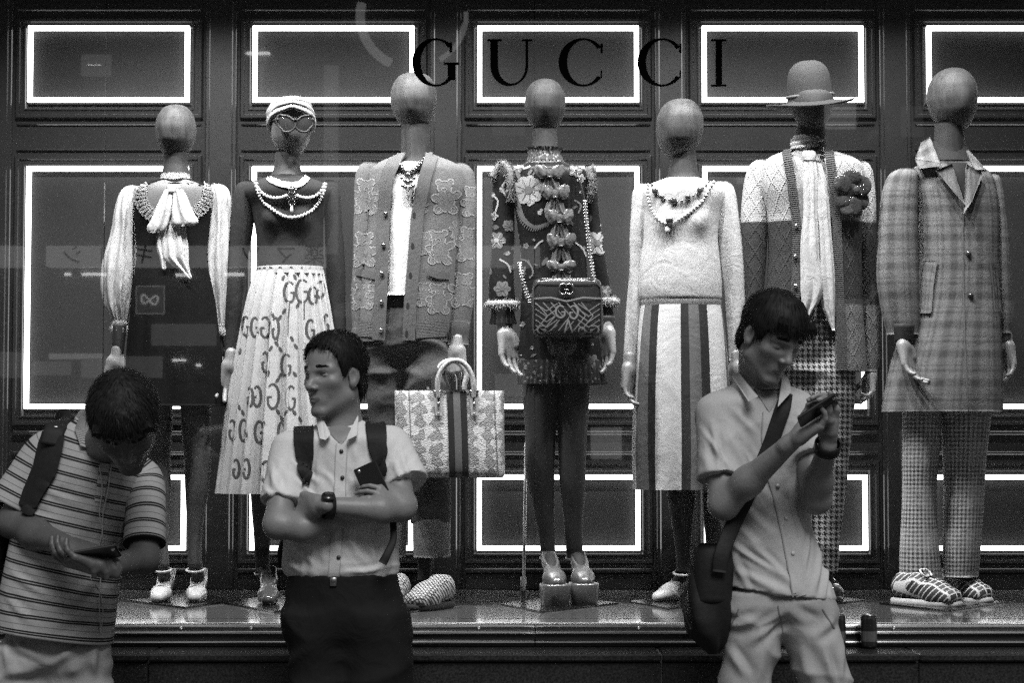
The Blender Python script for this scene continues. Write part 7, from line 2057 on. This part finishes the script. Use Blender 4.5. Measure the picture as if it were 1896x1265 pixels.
    ax = nrm(wr_r - el_r); c0 = wr_r - ax * .004; e1 = nrm(np.cross(ax, A(0, 1, 0))); e2 = np.cross(ax, e1); th = np.linspace(0, 2 * PI, 30)
    Vv = np.array([c0 + ax * o1 + (e1 * math.cos(a) + e2 * math.sin(a)) * r_ for o1, r_ in ((-.016, .033), (-.013, .0365), (.013, .0365), (.016, .033)) for a in th])
    mk('band', (Vv, grid_faces(4, 30)), m_nylon, parent=w); mk('clasp', bevbox(c0 - e2 * .0 + A(-.03, -.012, 0), (.012, .02, .024), .003), m_phone, parent=w)
    R = np.array(Matrix.Rotation(math.radians(57), 3, 'Y')) @ np.array(Matrix.Rotation(math.radians(62), 3, 'Z'))
    phone(q(1514, 760, -.335), R, 'black smartphone held in both hands by the man in grey shirt', .062, .122)
    # messenger bag
    b = thing('messenger_bag', q(1310, 1100, .02), 'slouchy black messenger bag with wide strap across the grey shirt', 'bag')
    stp = [(1458, 728), (1450, 755), (1438, 790), (1424, 830), (1402, 880), (1378, 930), (1352, 985), (1336, 1030), (1332, 1060)]
    pts = []
    for x, y in stp:
        h_, n_ = skc.hit(x, y, .012); pts.append(h_ if h_ is not None else q(x, y, -.12))
    pts = np.array(pts)
    for k in range(2, len(pts) - 1): pts[k, 1] = min(pts[k, 1], (pts[k - 1, 1] + pts[k + 1, 1]) / 2)
    pts = np.array([P(x, y, p[1]) for (x, y), p in zip(stp, pts)])
    mk('strap', tube(pts, [(.016, .003)] + [(.022, .0035)] * 7 + [(.020, .004)], 12, 60), m_nylon, parent=b)
    g_ = OV([(1010, 1300, 1332, -.02, .5), (1018, 1286, 1345), (1040, 1278, 1352), (1090, 1272, 1356), (1140, 1270, 1352), (1170, 1276, 1346), (1195, 1298, 1338), (1212, 1316, 1328)], Y - .03, 56, 60, wr(.010, 13., 6, lambda th, tt: .006 * np.sin(4 * th + 9 * tt)), ratio=1.15, expo=2.5)
    mk('pouch', g_, m_nylon, parent=b)
    mk('flap', OV([(1006, 1298, 1338, -.05, .4), (1020, 1284, 1352), (1060, 1278, 1358), (1110, 1276, 1356), (1122, 1290, 1346)], Y - .035, 48, 30, wr(.006, 14., 9), ratio=1.2, expo=2.6), m_nylon, parent=b)
    mk('cord', tube([q(1276, 1080, -.1), q(1264, 1110, -.1), q(1268, 1140, -.1), q(1278, 1165, -.09)], .004, 8, 24), m_nylon, parent=b)
man_phone()

# ---- the man in the striped polo
def man_striped():
    Y = 5.80
    t = thing('person', (P(110, 1000, Y)[0], Y, 0), 'man in striped polo shirt leaning over and looking down at a phone', 'person', 'people waiting in front of the window')
    fr = frame(14, -50, -10); H = .245
    q = lambda x, y, d=0.: P(x, y, Y + d)
    O = q(246, 886, -.30) - .285 * H * fr[1] + .02 * fr[2]
    ops, L = head_ops(O, fr, H, q(178, 828, .0), open_eyes=False)
    sh_l, el_l, wr_l = q(84, 838), q(22, 968, -.04), q(118, 1008, -.24)
    sh_r, el_r, wr_r = q(262, 890), q(268, 1035, -.10), q(196, 1052, -.27)
    ops += [U(rc(q(178, 828), q(165, 900), .07, .06), .03), U(rc(q(172, 850), sh_l, .055, .05), .03), U(rc(q(172, 850), sh_r, .055, .05), .03),
            U(rc(sh_l, el_l, .047, .039), .02), U(rc(el_l, q(66, 990, -.12), .038, .041), .03), U(rc(q(66, 990, -.12), wr_l, .041, .028), .03),
            U(rc(sh_r, el_r, .046, .038), .02), U(rc(el_r, wr_r, .040, .028), .03)]
    ops += hand_ops(wr_l + nrm(wr_l - el_l) * .018, P(190, 1034, Y - .29) - wr_l, A(.1, -.45, .9) * -1, 1, .185, ((.25, .4, .4), (.3, .5, .45), (.38, .55, .45), (.45, .55, .45)), topen=.6)
    ops += hand_ops(wr_r + nrm(wr_r - el_r) * .012, P(132, 1036, Y - .30) - wr_r, A(0, .35, .95), 1, .185, ((.35, .5, .4), (.4, .55, .4), (.45, .55, .4), (.5, .55, .4)), topen=.4)
    V, F = sdf_mesh(ops, .0027)
    mk('body', (V, F, None, lips_idx(V, F, L, fr, O, H)), [m_skin_d, m_lip], parent=t)
    face_extras(t, L, fr, H, m_hair, False, seed=4)
    hair(t, L, fr, O, H, m_hair, ZC_LOW, vol=.080, n=5200, ln=.11, seed=8, top=.02, spike=.55, fringe=dict(n=200, x=(-.33, .33), len=(.14, .26)))
    def polo(x, y, X):
        p = .0445; v = (y / p).fract()
        thick = band(v, .19, .055, .2).max(band(v, .34, .055, .2)); thin = band(v, .78, .020, .3) * .7
        return (.34 - thick.max(thin) * .325) * ((X.noise(310., 1) - .5) * .4 + 1.)
    m_po = mat('striped_pique', .3, .9, .2, pat=polo, noise=(50., .08), bump=creases(6., 1.5))
    fo = lambda th, tt, V: .004 * wob(V, 14., 5) + .003 * wob(V, 34., 6)
    # the stripes run round the trunk, dropping to his left side as he leans
    tr = tube([q(192, 792, .0), q(186, 806), q(178, 828), q(168, 862), (q(150, 930)), q(128, 1020), q(108, 1110), q(98, 1178)],
              [(.055, .06), (.10, .085), (.145, .105), (.160, .118), (.163, .128), (.160, .130), (.162, .130), (.166, .130)], 72, 100, ref=A(0, 1, 0), fold=fo, expo=2.4)
    tr.V[0] = creased(tr.V[0], tr.F[0], [((98, 896), (162, 932)), ((56, 996), (124, 1042)), ((204, 916), (170, 984)), ((214, 996), (150, 1064)), ((40, 1056), (122, 1104)), ((204, 1056), (140, 1124)), ((192, 1116), (118, 1154)), ((30, 1100), (80, 1150)), ((150, 860), (120, 920), .7), ((215, 880), (225, 950)), ((60, 940), (110, 960))], Y, .007, .011)
    polo_ = mk('polo_shirt', tr, m_po, parent=t)
    sl1 = tube([q(112, 822), q(84, 842), q(50, 895, -.01), q(24, 940, -.02)], [.055, .066, .068, .070], 40, 40, fold=fo)
    sl2 = tube([q(246, 868), q(262, 892), q(268, 950, -.045), q(267, 1008, -.085)], [.05, .060, .060, .060], 40, 40, fold=fo)
    for s_ in (sl1, sl2): mk('sleeve', s_, m_po, parent=polo_)
    sk = Skin(tr, sl1, sl2)
    m_pc = mat('polo_collar', .33, .9, .2, noise=(50., .08), bump=ribs(.003, 'y'))
    for lf in ([(150, 778), (140, 800), (150, 830), (176, 834), (178, 812), (164, 784)], [(216, 858), (242, 866), (246, 846), (240, 836), (226, 838)]):
        mk('collar_leaf', sk.patch(lf, .014, rings=5), m_pc, parent=polo_)
    mk('collar', tube([q(146, 790, .02), q(160, 776, .09), q(196, 778, .10), q(228, 800, .07), q(240, 840, .0)], [(.010, .03)] * 5, 14, 40, ref=A(-.3, -.2, 1)), m_pc, parent=polo_)
    mk('placket', sk.strip([(196, 850), (188, 900), (184, 930)], 18, .003, 5), m_po, parent=polo_)
    # trousers
    mk('trousers', trousers([(1140, 22, 172), (1180, 14, 178), (1215, 2, 188), (1230, -4, 196)], [[(1200, -6, 98), (1250, -22, 86), (1400, -30, 72), (1690, -34, 52), (1725, -34, 52)], [(1200, 92, 196), (1250, 94, 201), (1400, 98, 198), (1690, 100, 186), (1725, 100, 186)]], Y, 7, (1.0,), .007, [((92, 1216), (36, 1188)), ((96, 1226), (156, 1196)), ((82, 1232), (26, 1242)), ((112, 1236), (176, 1230)), ((186, 1190), (176, 1250)), ((20, 1180), (30, 1240)), ((130, 1190), (160, 1260), .8)]), m_chino, parent=t)
    for x_, a_ in ((10, -.2), (144, .2)): shoe_ground(t, P(x_, 1715, Y)[0], Y - .02, a_, m_leather)
    R = np.array(Matrix.Rotation(math.radians(80), 3, 'Y')) @ np.array(Matrix.Rotation(math.radians(62), 3, 'Z'))
    phone(q(172, 1028, -.31), R, 'dark smartphone held low in both hands by the man in striped polo')
    e = thing('earphone_cord', q(186, 1030, -.3), 'thin white earphone cord hanging from the striped polo man down to his phone', 'cord')
    m_wire = mat('white_wire', .42, .5, .4, noise=None)
    def wire(ps, off=.006):
        out = []
        for x, y in ps:
            h_, _ = sk.hit(x, y, off); out.append(h_ if h_ is not None else q(x, y, -.14))
        mk('wire', tube(out, .0013, 6, 60), m_wire, parent=e)
    wire([(184, 862), (190, 905), (182, 950), (190, 1000), (186, 1060), (182, 1120), (184, 1172)]); wire([(206, 860), (200, 910), (190, 950), (188, 990), (168, 1070), (182, 1090), (188, 1130), (184, 1172)])
    # backpack on one shoulder
    b = thing('backpack', q(-10, 1080, .1), 'black backpack hanging from one shoulder of the man in striped polo', 'backpack')
    stp = [(104, 808), (102, 816), (98, 830), (88, 870), (66, 915), (52, 950)]
    g_ = sk.strip(stp, [40, 41, 43, 42, 34, 28], .013, 5); so_ = mk('shoulder_strap', g_, m_nylon, parent=b)
    mk('strap_top', tube([sk.hit(98, 828, .014)[0], sk.hit(106, 802, .016)[0], q(112, 782, -.04), q(118, 776, .04), q(112, 800, .12), q(90, 860, .14)], [(.030, .006)] * 6, 14, 40), m_nylon, parent=so_)
    mk('strap_edge', sk.strip([(94, 786), (78, 828), (66, 872), (46, 935)], 3, .010, 5), m_nylon, parent=so_); mk('buckle', bevbox(sk.hit(106, 800, .018)[0], (.022, .006, .008), .002), m_metal_d, parent=so_)
    mk('pack', OV([(930, -60, 20, 0, .7), (945, -80, 44), (1000, -90, 30), (1060, -100, 10), (1100, -100, 4), (1120, -80, -10)], Y + .06, 48, 40, wr(.006, 12., 2), ratio=1.0, expo=2.8), m_nylon, parent=b)
man_striped()

# ---- drink cans left on the stone ledge
m_can = mat('dark_can', .03, .2, .6, metal=.5, noise=(30., .3), pat=lambda x, y, X: .03 + band(X.z, .038, .016, .1) * .12)
for px_, lab in ((1609, 'slim dark drink can standing alone on the stone ledge'), (1551, 'slim dark drink can half hidden behind the trousers on the ledge')):
    p = on_z(px_, 1201, .7455); p[2] = .7455
    c = thing('drink_can', p, lab, 'can')
    z = A(0, 0, 1)
    mk('body', tube([p + z * .001, p + z * .004, p + z * .008, p + z * .09, p + z * .098, p + z * .103], [.020, .023, .0255, .0255, .0235, .0225], 24, 30), m_can, parent=c)
    mk('rim', ringtube(p + z * .104, .0225, .0225, .0015), m_metal, parent=c); mk('lid', cyl(p + z * .1015, p + z * .1025, .0215, .0215, 20), m_metal, parent=c)
    mk('tab', bevbox(p + z * .104 + A(0, -.004, 0), (.010, .018, .0015), .0005), m_metal, parent=c)
# ------------------------------------------------------------------ the window's own spotlights
SPOTS = [(60, 150, 'left of the pussy-bow blouse'), (215, 250, 'above the pussy-bow blouse'), (432, 260, 'between the pussy-bow blouse and the turban'), (655, 250, 'between the turban and the teddy-bear cardigan'), (880, 190, 'between the teddy-bear cardigan and the chain-strap bag'), (1140, 230, 'between the chain-strap bag and the striped skirt'), (1375, 250, 'between the striped skirt and the brimmed hat'), (1625, 200, 'between the brimmed hat and the check coat'), (1850, 110, 'right of the check coat')]
for px_, en_, nm_ in SPOTS:
    spot(px_, P(px_, 520, YM + .02), en_ * .66, y=6.82, z=3.68, ang=92., blend=.5, rad=.035, lab='black ceiling spotlight ' + nm_)
